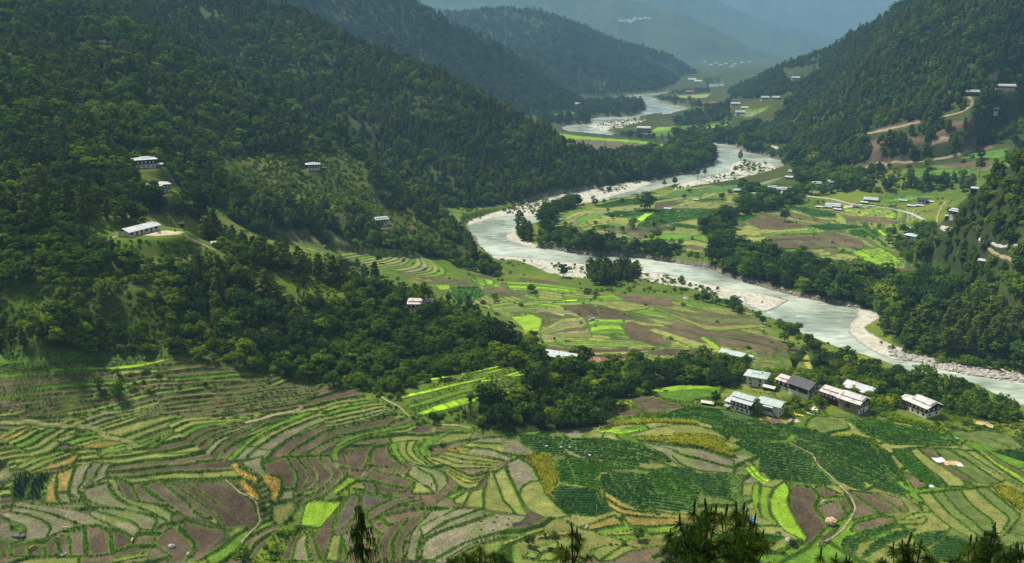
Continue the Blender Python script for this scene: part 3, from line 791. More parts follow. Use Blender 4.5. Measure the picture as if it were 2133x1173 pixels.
for line in FIELDS.strip().split('\n'):
    f = line.split('|')
    A, B = pts(f[0], f[1]), pts(f[0], f[2]); n = int(f[3]); let = f[4]; xc = float(f[5]) if len(f) > 5 else 0
    A, B = resample(A, 24), resample(B, 24)
    # coarse lattice on the ground
    nt0 = 3 * n + 5
    tt = np.linspace(0, 1, nt0)
    lat = A[None] * (1 - tt[:, None, None]) + B[None] * tt[:, None, None]      # (nt,24,2)
    a, D, zz = hit(lat[..., 0].ravel(), lat[..., 1].ravel())
    a = a.reshape(nt0, 24); D = D.reshape(nt0, 24)
    X = D * np.sin(a); Y = D * np.cos(a)
    Lm = np.hypot(np.diff(X, axis=1), np.diff(Y, axis=1)).sum(1).mean()          # metres
    Wm = np.hypot(X[-1] - X[0], Y[-1] - Y[0])                                   # width along s
    dpx = max(np.abs(np.diff(lat, axis=1)).sum(1).max(), np.hypot(*(A - B).T).max())
    lens = np.hypot(*np.diff(A, axis=0).T).sum(), np.hypot(*np.diff(B, axis=0).T).sum()
    dm = D.mean()
    pc = 1.0 if dm > 900 else 0.8
    ns = int(max(lens) * 1.5 / pc) + 8; nt = int(np.hypot(*(A - B).T).max() * 2.2 / pc) + 8
    s = np.linspace(0, 1, ns); t = np.linspace(0, 1, nt)
    fs = s * 23; ft = t * (nt0 - 1)
    FT, FS = np.meshgrid(ft, fs, indexing='ij')
    Xs = bil(X, FT, FS); Ys = bil(Y, FT, FS)
    az = np.arctan2(Xs, Ys); dd = np.hypot(Xs, Ys)
    ci = np.rint(fcol(az)).astype(int).clip(0, NC - 1); ri = np.rint(frow(np.log(dd))).astype(int).clip(0, NR - 1)
    # uneven strip boundaries that wander a little along the strip
    bt = np.cumsum(np.concatenate([[0], rng.uniform(0.75, 1.3, n)])); bt /= bt[-1]
    wob = (fbm(Xs / 18, Ys / 18, 3, 200 + _pid) - 0.5) * (0.55 / n if n > 1 else 0)
    T = t[:, None] + wob * np.sin(np.pi * t)[:, None]
    k = np.clip(np.searchsorted(bt, T.ravel(), 'right') - 1, 0, n - 1).reshape(T.shape)
    wloc = np.interp(s, np.linspace(0, 1, 24), Wm)[None]
    d0 = (T - bt[k]) * wloc; d1 = (bt[k + 1] - T) * wloc
    sm = s[None] * Lm
    de = np.minimum(d0, d1)
    xe = [float(q.split(',')[0]) for q in (f[1].split()[0], f[2].split()[0], f[1].split()[-1], f[2].split()[-1])]
    ce = [min(xe[j], xe[j + 1]) < 12 or max(xe[j], xe[j + 1]) > 2085 for j in (0, 2)]
    ends = np.minimum(sm + (99 if ce[0] else 0), Lm - sm + (99 if ce[1] else 0))
    de = np.minimum(de, np.where(wloc * (1.0 / n) > 3, ends, 99))
    cut = np.zeros(T.shape, int)
    if xc > 0:
        off = rng.uniform(0, xc, n)[k]
        q = (sm + off + (fbm(Xs / 9, Ys / 9, 2, 7) - .5) * xc * 0.25) / xc
        cut = np.floor(q).astype(int)
        de = np.minimum(de, np.minimum(q - cut, 1 + cut - q) * xc * (2.5 if let[0] == 'G' else 1))
    # level tread: ground height on the middle line of the strip
    tm = (bt[:-1] + bt[1:]) / 2
    fm = np.meshgrid(tm * (nt0 - 1), np.linspace(0, 23, 60), indexing='ij')
    Xm, Ym = bil(X, fm[0], fm[1]), bil(Y, fm[0], fm[1])
    zm = samp(Z0, np.arctan2(Xm, Ym), np.hypot(Xm, Ym))
    kk = np.hanning(9); kk /= kk.sum()
    zm = np.array([np.convolve(np.concatenate([np.full(4, r[0]), r, np.full(4, r[-1])]), kk, 'valid') for r in zm])
    zs = np.array([np.interp(s, np.linspace(0, 1, 60), r) for r in zm])           # (n, ns)
    J = np.broadcast_to(np.arange(ns)[None], k.shape)
    zk = zs[k, J]
    stw = (bt[k + 1] - bt[k]) * wloc
    rw = np.clip(0.16 * stw, 0.15, 0.6)
    kn = np.clip(np.where(d0 < d1, k - 1, k + 1), 0, n - 1)
    zo = zs[kn, J]
    dmin = np.minimum(d0, d1)
    wgt = 0.5 * (1 - sstep(0, rw, dmin))
    ztr = zk * (1 - wgt) + zo * wgt
    outer = ((k == 0) & (d0 < d1)) | ((k == n - 1) & (d1 <= d0))
    zb = samp(Z0, az, dd)
    ztr = np.where(outer & (dmin < 2.0), zb + (ztr - zb) * sstep(0, 2.0, dmin), ztr)
    ztr = ztr + 0.34 * np.exp(-(de / 0.4) ** 2)
    Zn[ri, ci] = ztr
    gid = _pid + k + n * (cut - cut.min())
    PID[ri, ci] = gid
    EDGE[ri, ci] = de; STW[ri, ci] = stw
    li = np.array([LET.index(let[(i + j) % len(let)]) for j in range(cut.max() - cut.min() + 1) for i in range(n)]) if len(let) > 1 or n > 1 else np.array([LET.index(let[0])] * (n * (cut.max() - cut.min() + 1)))
    if n == 1 and len(let) > 1:
        li = np.array([LET.index(let[min(int(j * len(let) / (cut.max() - cut.min() + 1)), len(let) - 1)]) for j in range(cut.max() - cut.min() + 1)])
    CROP[ri, ci] = li[np.clip(gid - _pid, 0, len(li) - 1)] + 1
    tn = rng.uniform(0.82, 1.18, n * (cut.max() - cut.min() + 1))
    TONE[ri, ci] = tn[gid - _pid]
    ROWC[ri, ci] = np.broadcast_to(sm, T.shape); ROWT[ri, ci] = T * wloc
    _pid += n * (cut.max() - cut.min() + 1)
def blur(Mx, r):
    for ax in (0, 1):
        M2 = Mx.copy()
        for k in range(1, r + 1):
            M2 += np.roll(Mx, k, ax) + np.roll(Mx, -k, ax)
        Mx = M2 / (2 * r + 1)
    return Mx
# level pads under the buildings
for fr, x, y, r in [('V', 330, 545, 9), ('V', 575, 575, 8), ('V', 460, 345, 8), ('V', 800, 425, 11), ('V', 1255, 555, 9), ('V', 1130, 540, 8), ('V', 1330, 400, 9), ('V', 1850, 585, 9), ('V', 260, 105, 9),
                    ('x', 345, 225, 10), ('x', 680, 280, 9), ('v', 400, 480, 9), ('z', 690, 900, 15), ('z', 900, 905, 10), ('z', 708, 236, 11), ('z', 850, 490, 10), ('U', 1958, 1060, 10), ('u', 1072, 120, 10), ('y', 672, 715, 8),
                    ('s', 1610, 668, 9), ('s', 1792, 650, 9), ('w', 1568, 250, 16), ('w', 1270, 302, 12), ('w', 510, 756, 14), ('q', 1175, 660, 22), ('p', 1130, 142, 12), ('p', 1480, 88, 10)]:
    px_, py_ = P1(fr, x, y)
    a_, D_, z_ = hit([px_], [py_])
    x_, y_ = D_[0] * math.sin(a_[0]), D_[0] * math.cos(a_[0])
    w_ = 1 - sstep(r, r * 1.9, np.hypot(gX - x_, gY - y_))
    Zn = Zn * (1 - w_) + z_[0] * w_
    Z0 = Z0 * (1 - w_) + z_[0] * w_
# plain contour terraces fill the ground between the traced fields
def contour_fill(polys, step, letters, seed, d0=0, d1=470, ext=1):
    global _pid
    M = np.zeros((NR, NC), bool)
    for s_ in polys: M |= px_mask('F', s_)
    M &= (PID < 0) & ~water & ~gravel & (MASK == 0) & (DR[:, None] < d1) & (DR[:, None] >= d0)
    H = blur(Z0.copy(), 5)
    gr = np.hypot(np.gradient(H, axis=0) / cell_r, np.gradient(H, axis=1) / cell_c) + .02 / ext
    q = (H + (fbm(gX / 30, gY / 30, 3, seed) - .5) * step * 1.4) / step
    k = np.floor(q); fr_ = q - k
    de = np.minimum(fr_, 1 - fr_) * step / gr
    zt = (k + .5) * step; zt = zt + (np.floor(q + .5) * step - zt) * (1 - sstep(0, .5, de)) - (q * step - H)
    cell = np.floor(fbm(gX / 95 / ext, gY / 70 / ext, 2, seed + 3) * 9)
    wdt = np.minimum(step / gr, 14 * ext)
    hsh = hash2(k.astype(np.int64), cell.astype(np.int64), seed)
    li_ = np.array([LET.index(c) + 1 for c in letters])[(hsh * len(letters)).astype(int).clip(0, len(letters) - 1)]
    cd = fbm(gX / 95 / ext, gY / 70 / ext, 2, seed + 3) * 9; cd = np.minimum(cd - np.floor(cd), np.ceil(cd) - cd) * 20
    de = np.minimum(de, cd)
    Zn[M] = (np.clip(zt, Z0 - 1.2, Z0 + 1.2) + .3 * np.exp(-(de / .4) ** 2))[M]
    PID[M] = 100000; CROP[M] = li_[M]; EDGE[M] = de[M]; STW[M] = wdt[M]; TONE[M] = (.82 + .36 * hash2(k.astype(np.int64), cell.astype(np.int64), seed + 9))[M]
contour_fill(['0,748 200,746 360,744 470,762 560,780 660,800 740,812 800,850 880,885 1000,905 1060,905 1120,960 1180,1090 1300,1130 1480,1090 1480,1175 700,1175 705,1120 740,1000 690,990 620,1050 560,1120 520,1175 0,1175'], 1.1, 'bbodbodbgb', 31)
contour_fill(['1060,905 1290,885 1450,850 1650,872 1740,862 1900,872 2133,940 2140,1175 1480,1175 1480,1090 1300,1125 1180,1090'], .9, 'ouuogquoy', 47)
contour_fill(['1000,585 1120,590 1260,610 1420,625 1560,650 1680,720 1690,770 1500,760 1340,750 1150,735 1040,650 900,600'], .42, 'oogbobo', 53, 440, 900, 1.5)
contour_fill(['1140,470 1200,440 1300,415 1400,398 1480,385 1560,400 1500,450 1450,480 1500,520 1440,525 1300,505 1160,495', '1520,500 1540,450 1640,440 1800,420 1920,440 1890,480 1860,520 1930,580 1830,575 1650,540'], .34, 'oogbqoo', 59, 600, 1300, 2)
# outermost edge of each field: near a change of strip id to bare ground
Z = np.where(water | gravel, Z, Zn)
PID[water | gravel] = -1; CROP[water | gravel] = 0
def mark(A, B, M, letter):
    n = 16
    A, B = resample(A, n), resample(B, n)
    tt = np.linspace(0, 1, 6)[:, None, None]
    lat = A[None] * (1 - tt) + B[None] * tt
    a, D, zz = hit(lat[..., 0].ravel(), lat[..., 1].ravel())
    X = (D * np.sin(a)).reshape(6, n); Y = (D * np.cos(a)).reshape(6, n)
    ns = int(np.hypot(*np.diff(A, axis=0).T).sum() * 3) + 6; nt = int(np.hypot(*(A - B).T).max() * 4) + 6
    FT, FS = np.meshgrid(np.linspace(0, 5, nt), np.linspace(0, n - 1, ns), indexing='ij')
    Xs, Ys = bil(X, FT, FS), bil(Y, FT, FS)
    e = fbm(Xs / 7, Ys / 7, 3, 401) * 0.3
    edge = np.minimum(np.minimum(FT / 5, 1 - FT / 5), np.minimum(FS / (n - 1), 1 - FS / (n - 1)) * 2)
    ok = edge > e - 0.08
    ci = np.rint(fcol(np.arctan2(Xs, Ys))).astype(int).clip(0, NC - 1)[ok]; ri = np.rint(frow(np.log(np.hypot(Xs, Ys)))).astype(int).clip(0, NR - 1)[ok]
    M[ri, ci] = LET.index(letter) + 1
SPOT = np.zeros((NR, NC), np.int8)
for line in SPOTS.strip().split('\n'):
    f = line.split('|')
    mark(pts(f[0], f[1]), pts(f[0], f[2]), SPOT, f[3])
# ================================================================== GROUND COLOURS AND MESHES
KN = '-330,420 0,470 150,472 200,505 330,500 480,515 560,545 640,580 760,600 850,615 950,650 1040,695 1130,735 1135,772 1060,768 1000,768 900,795 820,818 700,812 660,797 560,782 460,762 400,748 360,741 200,739 0,740 -330,735'
RB = '1478,548 1560,536 1700,562 1800,585 1930,598 2000,600 2133,600 2150,700 2133,772 1960,745 1905,735 1862,715 1838,662 1780,642 1700,618 1600,594 1500,570'
VW = '1140,792 1200,748 1265,772 1345,758 1400,770 1480,758 1560,765 1545,800 1480,822 1400,806 1335,828 1285,835 1255,880 1245,902 1100,905 1000,892 960,866 1090,812'
VS = '1610,692 1650,702 1700,732 1760,752 1850,780 1950,805 2050,838 2125,870 2115,885 2000,868 1920,838 1830,800 1800,795 1740,790 1690,770 1640,735'
GRV = '100,335 200,352 285,372 290,420 420,425 430,458 300,445 210,425 130,392'
def in_polys(fr, polys):
    M = np.zeros((NR, NC), bool)
    for s in polys: M |= px_mask(fr, s)
    return M
lawn = in_polys('F', ['195,505 300,497 470,517 480,560 330,562 245,542', '540,565 700,592 725,620 640,640 550,612', '0,608 80,618 130,650 100,672 0,672', '215,465 330,465 460,490 470,515 340,500 240,500'])
kn = in_polys('F', [KN])
FLOORM = (kn & ~lawn) | in_polys('F', [RB, VW, VS, GRV])
big = fbm(gX / 60, gY / 60, 4, 5); mid = fbm(gX / 12, gY / 12, 4, 6); fine = fbm(gX / 2.6, gY / 2.6, 3, 8)
C = np.zeros((NR, NC, 3))
grass = np.array([.075, .128, .010]); grass2 = np.array([.135, .175, .014]); dry = np.array([.165, .150, .070]); soil = np.array([.10, .075, .052]); floor = np.array([.030, .046, .012])
w1 = sstep(.35, .65, big)[..., None]; w2 = sstep(.45, .75, mid)[..., None]
C[:] = grass * (1 - w1) + grass2 * w1
C = C * (1 - 0.35 * w2) + dry * 0.35 * w2
clear1 = in_polys('F', ['450,335 560,322 690,318 760,335 775,400 800,440 760,450 640,430 560,420 480,395', '230,312 420,322 440,352 380,372 420,405 300,412 260,360', '0,305 60,318 40,345 0,345', '760,440 850,440 900,480 960,520 860,520 770,490'])
wooded = ((MASK > 0) & ~clear1) | FLOORM
floor = np.where((kn & ~lawn)[..., None], np.array([.058, .092, .012]), floor)
C = np.where(wooded[..., None], floor * (1 - 0.5 * w1) + np.array([.070, .095, .020]) * 0.5 * w1, C)
C[clear1] *= .62
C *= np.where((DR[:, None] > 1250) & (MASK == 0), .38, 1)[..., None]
fld = CROP > 0
pal = np.array([(0, 0, 0)] + [COLS[k] for k in LET])
fc = pal[CROP] * TONE[..., None]
isb = np.isin(CROP, [LET.index(c) + 1 for c in 'bd'])
isy = np.isin(CROP, [LET.index(c) + 1 for c in 'yo'])
fc = fc * (0.66 + 0.68 * fine[..., None]) * (.86 + .28 * mid[..., None])
# stubble with green regrowth, soil with pale crumbs
gw = (sstep(.5, .72, mid) * 0.6)[..., None]
fc = np.where(isy[..., None], fc * (1 - gw) + np.array([.12, .17, .03]) * gw, fc)
pw = (sstep(.58, .8, mid) * 0.4)[..., None]
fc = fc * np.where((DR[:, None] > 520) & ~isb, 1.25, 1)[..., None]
fc = np.where(isb[..., None], fc * (1 - pw) + np.array([.165, .135, .09]) * pw, fc)
C = np.where(fld[..., None], fc, C)
# grassy bunds: dark core adds painted riser shade to darker riser grass, lip lighter
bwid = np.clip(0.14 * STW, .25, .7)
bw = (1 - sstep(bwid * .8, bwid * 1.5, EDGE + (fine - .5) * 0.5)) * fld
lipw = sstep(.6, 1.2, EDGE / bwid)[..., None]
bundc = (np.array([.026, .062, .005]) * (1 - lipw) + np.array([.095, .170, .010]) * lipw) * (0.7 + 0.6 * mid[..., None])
palew = (sstep(.60, .70, fbm(gX / 25, gY / 25, 2, 77)) * isb)[..., None]
bundc = bundc * (1 - palew * .6) + np.array([.24, .21, .12]) * palew * .6
isG = CROP == LET.index('G') + 1
bundc = np.where(isG[..., None], np.array([.05, .075, .012]), bundc)
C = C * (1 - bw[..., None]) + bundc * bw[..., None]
# grass borders creeping into the field from its edge
cr = ((1 - sstep(bwid, bwid * 3, EDGE + (mid - .5) * 1.5)) * fld * 0.3)[..., None]
C = C * (1 - cr) + np.array([.10, .165, .022]) * cr
sp = SPOT > 0
C = np.where(sp[..., None], pal[SPOT] * (0.75 + 0.5 * fine[..., None]), C)
# gravel, sand, stones
gcol = np.array([.46, .44, .355]) * (0.80 + 0.36 * fine[..., None]) * (0.85 + 0.3 * mid[..., None])
scrub = (sstep(.52, .62, mid) * sstep(14, 30, dw))[..., None]
gcol = gcol * (1 - scrub * .75) + np.array([.11, .13, .045]) * scrub * .75
wet = (1 - sstep(0.5, 3, dw))[..., None]
gcol = gcol * (1 - .45 * wet)
C = np.where(gravel[..., None], gcol, C)
bankw = ((1 - sstep(1.5, 6.0, dw + (mid - .5) * 5)) * (~gravel) * (~fld))[..., None]
C = C * (1 - bankw) + np.array([.20, .165, .12]) * (0.6 + .7 * fine[..., None]) * bankw
C = np.where(water[..., None], np.array([.10, .10, .08]), C)
Z = Z + np.where(isb, (fine - .5) * 0.35, 0) + np.where(gravel, (fine - .5) * 0.2, 0)

def mat_nodes(name):
    m = bpy.data.materials.new(name); m.use_nodes = True
    nt = m.node_tree; b = nt.nodes['Principled BSDF']
    return m, nt, b, nt.nodes, nt.links
def noise_node(nd, scale, detail=4):
    n = nd.new('ShaderNodeTexNoise'); n.inputs['Scale'].default_value = scale; n.inputs['Detail'].default_value = detail
    return n
def ground_material():
    m, nt, b, nd, ln = mat_nodes('ground_cover')
    vc = nd.new('ShaderNodeVertexColor'); vc.layer_name = 'Col'
    geo = nd.new('ShaderNodeNewGeometry')
    n1 = noise_node(nd, 1.4, 5); n2 = noise_node(nd, 0.18, 4)
    ln.new(geo.outputs['Position'], n1.inputs['Vector']); ln.new(geo.outputs['Position'], n2.inputs['Vector'])
    mr = nd.new('ShaderNodeMapRange'); mr.inputs['From Min'].default_value = .3; mr.inputs['From Max'].default_value = .7; mr.inputs['To Min'].default_value = .62; mr.inputs['To Max'].default_value = 1.38
    ln.new(n1.outputs['Fac'], mr.inputs['Value'])
    mr2 = nd.new('ShaderNodeMapRange'); mr2.inputs['From Min'].default_value = .3; mr2.inputs['From Max'].default_value = .7; mr2.inputs['To Min'].default_value = .82; mr2.inputs['To Max'].default_value = 1.18
    ln.new(n2.outputs['Fac'], mr2.inputs['Value'])
    mu = nd.new('ShaderNodeMath'); mu.operation = 'MULTIPLY'
    ln.new(mr.outputs['Result'], mu.inputs[0]); ln.new(mr2.outputs['Result'], mu.inputs[1])
    vm = nd.new('ShaderNodeVectorMath'); vm.operation = 'SCALE'
    ln.new(vc.outputs['Color'], vm.inputs[0]); ln.new(mu.outputs[0], vm.inputs['Scale'])
    ln.new(vm.outputs['Vector'], b.inputs['Base Color'])
    b.inputs['Roughness'].default_value = .95
    b.inputs['Specular IOR Level'].default_value = .12
    bp = nd.new('ShaderNodeBump'); bp.inputs['Strength'].default_value = .6; bp.inputs['Distance'].default_value = .35
    ln.new(n1.outputs['Fac'], bp.inputs['Height']); ln.new(bp.outputs['Normal'], b.inputs['Normal'])
    return m
M_GROUND = ground_material()

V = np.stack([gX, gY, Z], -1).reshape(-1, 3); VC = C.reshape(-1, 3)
ii = np.arange(NR - 1)[:, None] * NC + np.arange(NC - 1)[None]
QUADS = np.stack([ii, ii + 1, ii + NC + 1, ii + NC], -1)          # (NR-1,NC-1,4)
HILL_NAMES = {1: ('wooded_hill', 'near hill with scattered pines and farmhouses, left of the river'), 2: ('pine_mountain', 'dark pine covered mountain rising from the left river bank'),
              3: ('forest_ridge', 'hazy second ridge sloping to the river behind the left mountain'), 4: ('forest_ridge', 'rounded blue green ridge closing the left side of the valley'),
              5: ('forest_mountain', 'dark green mountain on the right side of the valley'), 6: ('wooded_spur', 'near bushy spur at the right edge'),
              7: ('far_mountain', 'pale blue mountain slope with a white settlement'), 8: ('far_mountain', 'faint far mountain behind the pale blue slope'), 9: ('far_mountain', 'hazy mountain wall closing the valley')}
q_mask = MASK[:-1, :-1]; q_field = fld[:-1, :-1]; q_grav = gravel[:-1, :-1]
def sub_mesh(name, sel):
    f = QUADS[sel]
    u, inv = np.unique(f.ravel(), return_inverse=True)
    return np_mesh(name, V[u], inv.reshape(-1, 4), M_GROUND, True, VC[u])
far_w = DR[:-1, None] + 0 * AZ[None, :-1]
sel_g = q_grav
sel_f = q_field & ~sel_g & (q_mask == 0)
o = link('gravel_bank', sub_mesh('gravel_bank', sel_g)); setp(o, 'pale gravel bars and sandy beaches along the river', kind='structure')
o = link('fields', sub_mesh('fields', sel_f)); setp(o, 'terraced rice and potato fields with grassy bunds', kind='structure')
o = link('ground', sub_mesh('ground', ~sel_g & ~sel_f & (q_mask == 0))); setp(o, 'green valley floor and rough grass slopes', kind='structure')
for k, (nm, lb) in HILL_NAMES.items():
    s_ = ~sel_g & (q_mask == k) & ~sel_f
    if s_.any():
        o = link(nm, sub_mesh(nm, s_)); setp(o, lb, kind='structure')

# ------------------------------------------------------------------ the river surface
def water_material():
    m, nt, b, nd, ln = mat_nodes('river_water')
    geo = nd.new('ShaderNodeNewGeometry')
    mp = nd.new('ShaderNodeMapping'); mp.inputs['Scale'].default_value = (.07, .22, .1)
    ln.new(geo.outputs['Position'], mp.inputs['Vector'])
    n1 = noise_node(nd, 1.0, 8); n1.inputs['Distortion'].default_value = .4
    ln.new(mp.outputs['Vector'], n1.inputs['Vector'])
    n2 = noise_node(nd, .9, 5); ln.new(geo.outputs['Position'], n2.inputs['Vector'])
    n3 = noise_node(nd, .018, 3); ln.new(geo.outputs['Position'], n3.inputs['Vector'])
    r3 = nd.new('ShaderNodeValToRGB'); r3.color_ramp.elements[0].position = .38; r3.color_ramp.elements[0].color = (.25, .305, .235, 1); r3.color_ramp.elements[1].position = .64; r3.color_ramp.elements[1].color = (.56, .61, .50, 1)
    ln.new(n3.outputs['Fac'], r3.inputs['Fac'])
    foam = nd.new('ShaderNodeValToRGB'); foam.color_ramp.elements[0].position = .63; foam.color_ramp.elements[0].color = (0, 0, 0, 1); foam.color_ramp.elements[1].position = .72; foam.color_ramp.elements[1].color = (1, 1, 1, 1)
    ln.new(n1.outputs['Fac'], foam.inputs['Fac'])
    mx = nd.new('ShaderNodeMix'); mx.data_type = 'RGBA'; mx.inputs['B'].default_value = (.72, .76, .70, 1)
    ln.new(foam.outputs['Color'], mx.inputs['Factor']); ln.new(r3.outputs['Color'], mx.inputs['A'])
    st = nd.new('ShaderNodeValToRGB'); st.color_ramp.elements[0].position = .36; st.color_ramp.elements[0].color = (.34, .40, .36, 1); st.color_ramp.elements[1].position = .50; st.color_ramp.elements[1].color = (1, 1, 1, 1)
    ln.new(n1.outputs['Fac'], st.inputs['Fac'])
    mu = nd.new('ShaderNodeMix'); mu.data_type = 'RGBA'; mu.blend_type = 'MULTIPLY'; mu.inputs['Factor'].default_value = .55
    ln.new(mx.outputs['Result'], mu.inputs['A']); ln.new(st.outputs['Color'], mu.inputs['B'])
    ln.new(mu.outputs['Result'], b.inputs['Base Color'])
    b.inputs['Roughness'].default_value = .11
    b.inputs['IOR'].default_value = 1.33
    bp = nd.new('ShaderNodeBump'); bp.inputs['Strength'].default_value = .35; bp.inputs['Distance'].default_value = .5
    ad = nd.new('ShaderNodeMath'); ad.operation = 'ADD'
    ln.new(n1.outputs['Fac'], ad.inputs[0]); ln.new(n2.outputs['Fac'], ad.inputs[1])
    ln.new(ad.outputs[0], bp.inputs['Height']); ln.new(bp.outputs['Normal'], b.inputs['Normal'])
    return m
M_WATER = water_material()
wsel = blur(water.astype(float), 2)[:-1, :-1] > 0.01
f = QUADS[wsel]; u, inv = np.unique(f.ravel(), return_inverse=True)
Vw = V[u].copy(); Vw[:, 2] = 0.0
o = link('river_water', np_mesh('river_water', Vw, inv.reshape(-1, 4), M_WATER)); setp(o, 'wide pale green river winding down the valley', kind='structure')

# ------------------------------------------------------------------ the air
def build_haze():
    v = [(x, y, z) for z in (-4, 1450) for x, y in ((-14500, -900), (14500, -900), (14500, 16200), (-14500, 16200))]
    fs = [(0, 3, 2, 1), (4, 5, 6, 7), (0, 1, 5, 4), (1, 2, 6, 5), (2, 3, 7, 6), (3, 0, 4, 7)]
    m = bpy.data.materials.new('valley_air'); m.use_nodes = True
    nt = m.node_tree; nt.nodes.clear()
    out = nt.nodes.new('ShaderNodeOutputMaterial'); vo = nt.nodes.new('ShaderNodeVolumePrincipled')
    vo.inputs['Color'].default_value = (.345, .68, 1.0, 1)
    vo.inputs['Density'].default_value = HAZE_D
    vo.inputs['Anisotropy'].default_value = 0.0
    nt.links.new(vo.outputs['Volume'], out.inputs['Volume'])
    o = link('haze', np_mesh('haze', v, fs, m, False)); setp(o, 'thin blue mist filling the valley', kind='stuff')
HAZE_D = 0.000085
build_haze()
# ================================================================== ROADS AND PATHS
def surf_mat(name, c1, c2, scale=1.0, rough=.95, bump=.3, detail=5):
    m, nt, b, nd, ln = mat_nodes(name)
    geo = nd.new('ShaderNodeNewGeometry'); n = noise_node(nd, scale, detail)
    ln.new(geo.outputs['Position'], n.inputs['Vector'])
    r = nd.new('ShaderNodeValToRGB'); r.color_ramp.elements[0].position = .35; r.color_ramp.elements[0].color = (*c1, 1); r.color_ramp.elements[1].position = .65; r.color_ramp.elements[1].color = (*c2, 1)
    ln.new(n.outputs['Fac'], r.inputs['Fac']); ln.new(r.outputs['Color'], b.inputs['Base Color'])
    b.inputs['Roughness'].default_value = rough
    b.inputs['Specular IOR Level'].default_value = .2
    if bump:
        bp = nd.new('ShaderNodeBump'); bp.inputs['Strength'].default_value = bump; bp.inputs['Distance'].default_value = .1
        ln.new(n.outputs['Fac'], bp.inputs['Height']); ln.new(bp.outputs['Normal'], b.inputs['Normal'])
    return m
M_DIRT = surf_mat('dirt_track', (.20, .16, .085), (.33, .28, .17), .6)
M_ROAD = surf_mat('road_surface', (.30, .29, .26), (.46, .44, .40), .5)
M_GTRACK = surf_mat('grass_track', (.14, .17, .045), (.22, .22, .08), .7)
ROADMASK = np.zeros((NR, NC), bool)
def ribbon(name, label, fr, s, width, mat, lift=.22):
    p = pts(fr, s)
    k = max(12, int(np.hypot(*np.diff(p, axis=0).T).sum() / 2.5))
    p = resample(p, k)
    a, D, z = hit(p[:, 0], p[:, 1])
    x = D * np.sin(a); y = D * np.cos(a)
    if len(x) > 9:
        kk = np.hanning(7); kk /= kk.sum()
        x = np.convolve(np.concatenate([np.full(3, x[0]), x, np.full(3, x[-1])]), kk, 'valid'); y = np.convolve(np.concatenate([np.full(3, y[0]), y, np.full(3, y[-1])]), kk, 'valid')
    q = np.cumsum(np.hypot(np.gradient(x), np.gradient(y))); wv = (fbm(q / 14, q * 0 + width, 3, 9) - .5) * min(3.2, 2 + width) * np.sin(np.pi * np.linspace(0, 1, len(q))) ** .5
    gx_, gy_ = np.gradient(x), np.gradient(y); gl_ = np.hypot(gx_, gy_) + 1e-6
    x, y = x - gy_ / gl_ * wv, y + gx_ / gl_ * wv
    dx = np.gradient(x); dy = np.gradient(y); L = np.hypot(dx, dy) + 1e-6
    nx, ny = -dy / L, dx / L
    w = width * (0.8 + 0.4 * vnoise(np.cumsum(L) / 6, np.zeros(len(L)), 5))
    vs = []
    for o_ in (-.5, -.17, .17, .5):
        xx = x + nx * w * o_; yy = y + ny * w * o_
        zz = ground_z(xx, yy) + lift * (1 if abs(o_) < .3 else .75)
        vs.append(np.stack([xx, yy, zz], 1))
        ci = np.rint(fcol(np.arctan2(xx, yy))).astype(int).clip(0, NC - 1); ri = np.rint(frow(np.log(np.hypot(xx, yy)))).astype(int).clip(0, NR - 1)
        ROADMASK[ri, ci] = True
    zm = np.max([v[:, 2] for v in vs[1:3]], 0)
    for v in vs[1:3]: v[:, 2] = zm
    n = len(x); V_ = np.concatenate(vs); F_ = []
    for j in range(3):
        for i in range(n - 1):
            F_.append((j * n + i, j * n + i + 1, (j + 1) * n + i + 1, (j + 1) * n + i))
    o = link(name, np_mesh(name, V_, np.array(F_)[:, ::-1], mat)); setp(o, label, kind='structure')
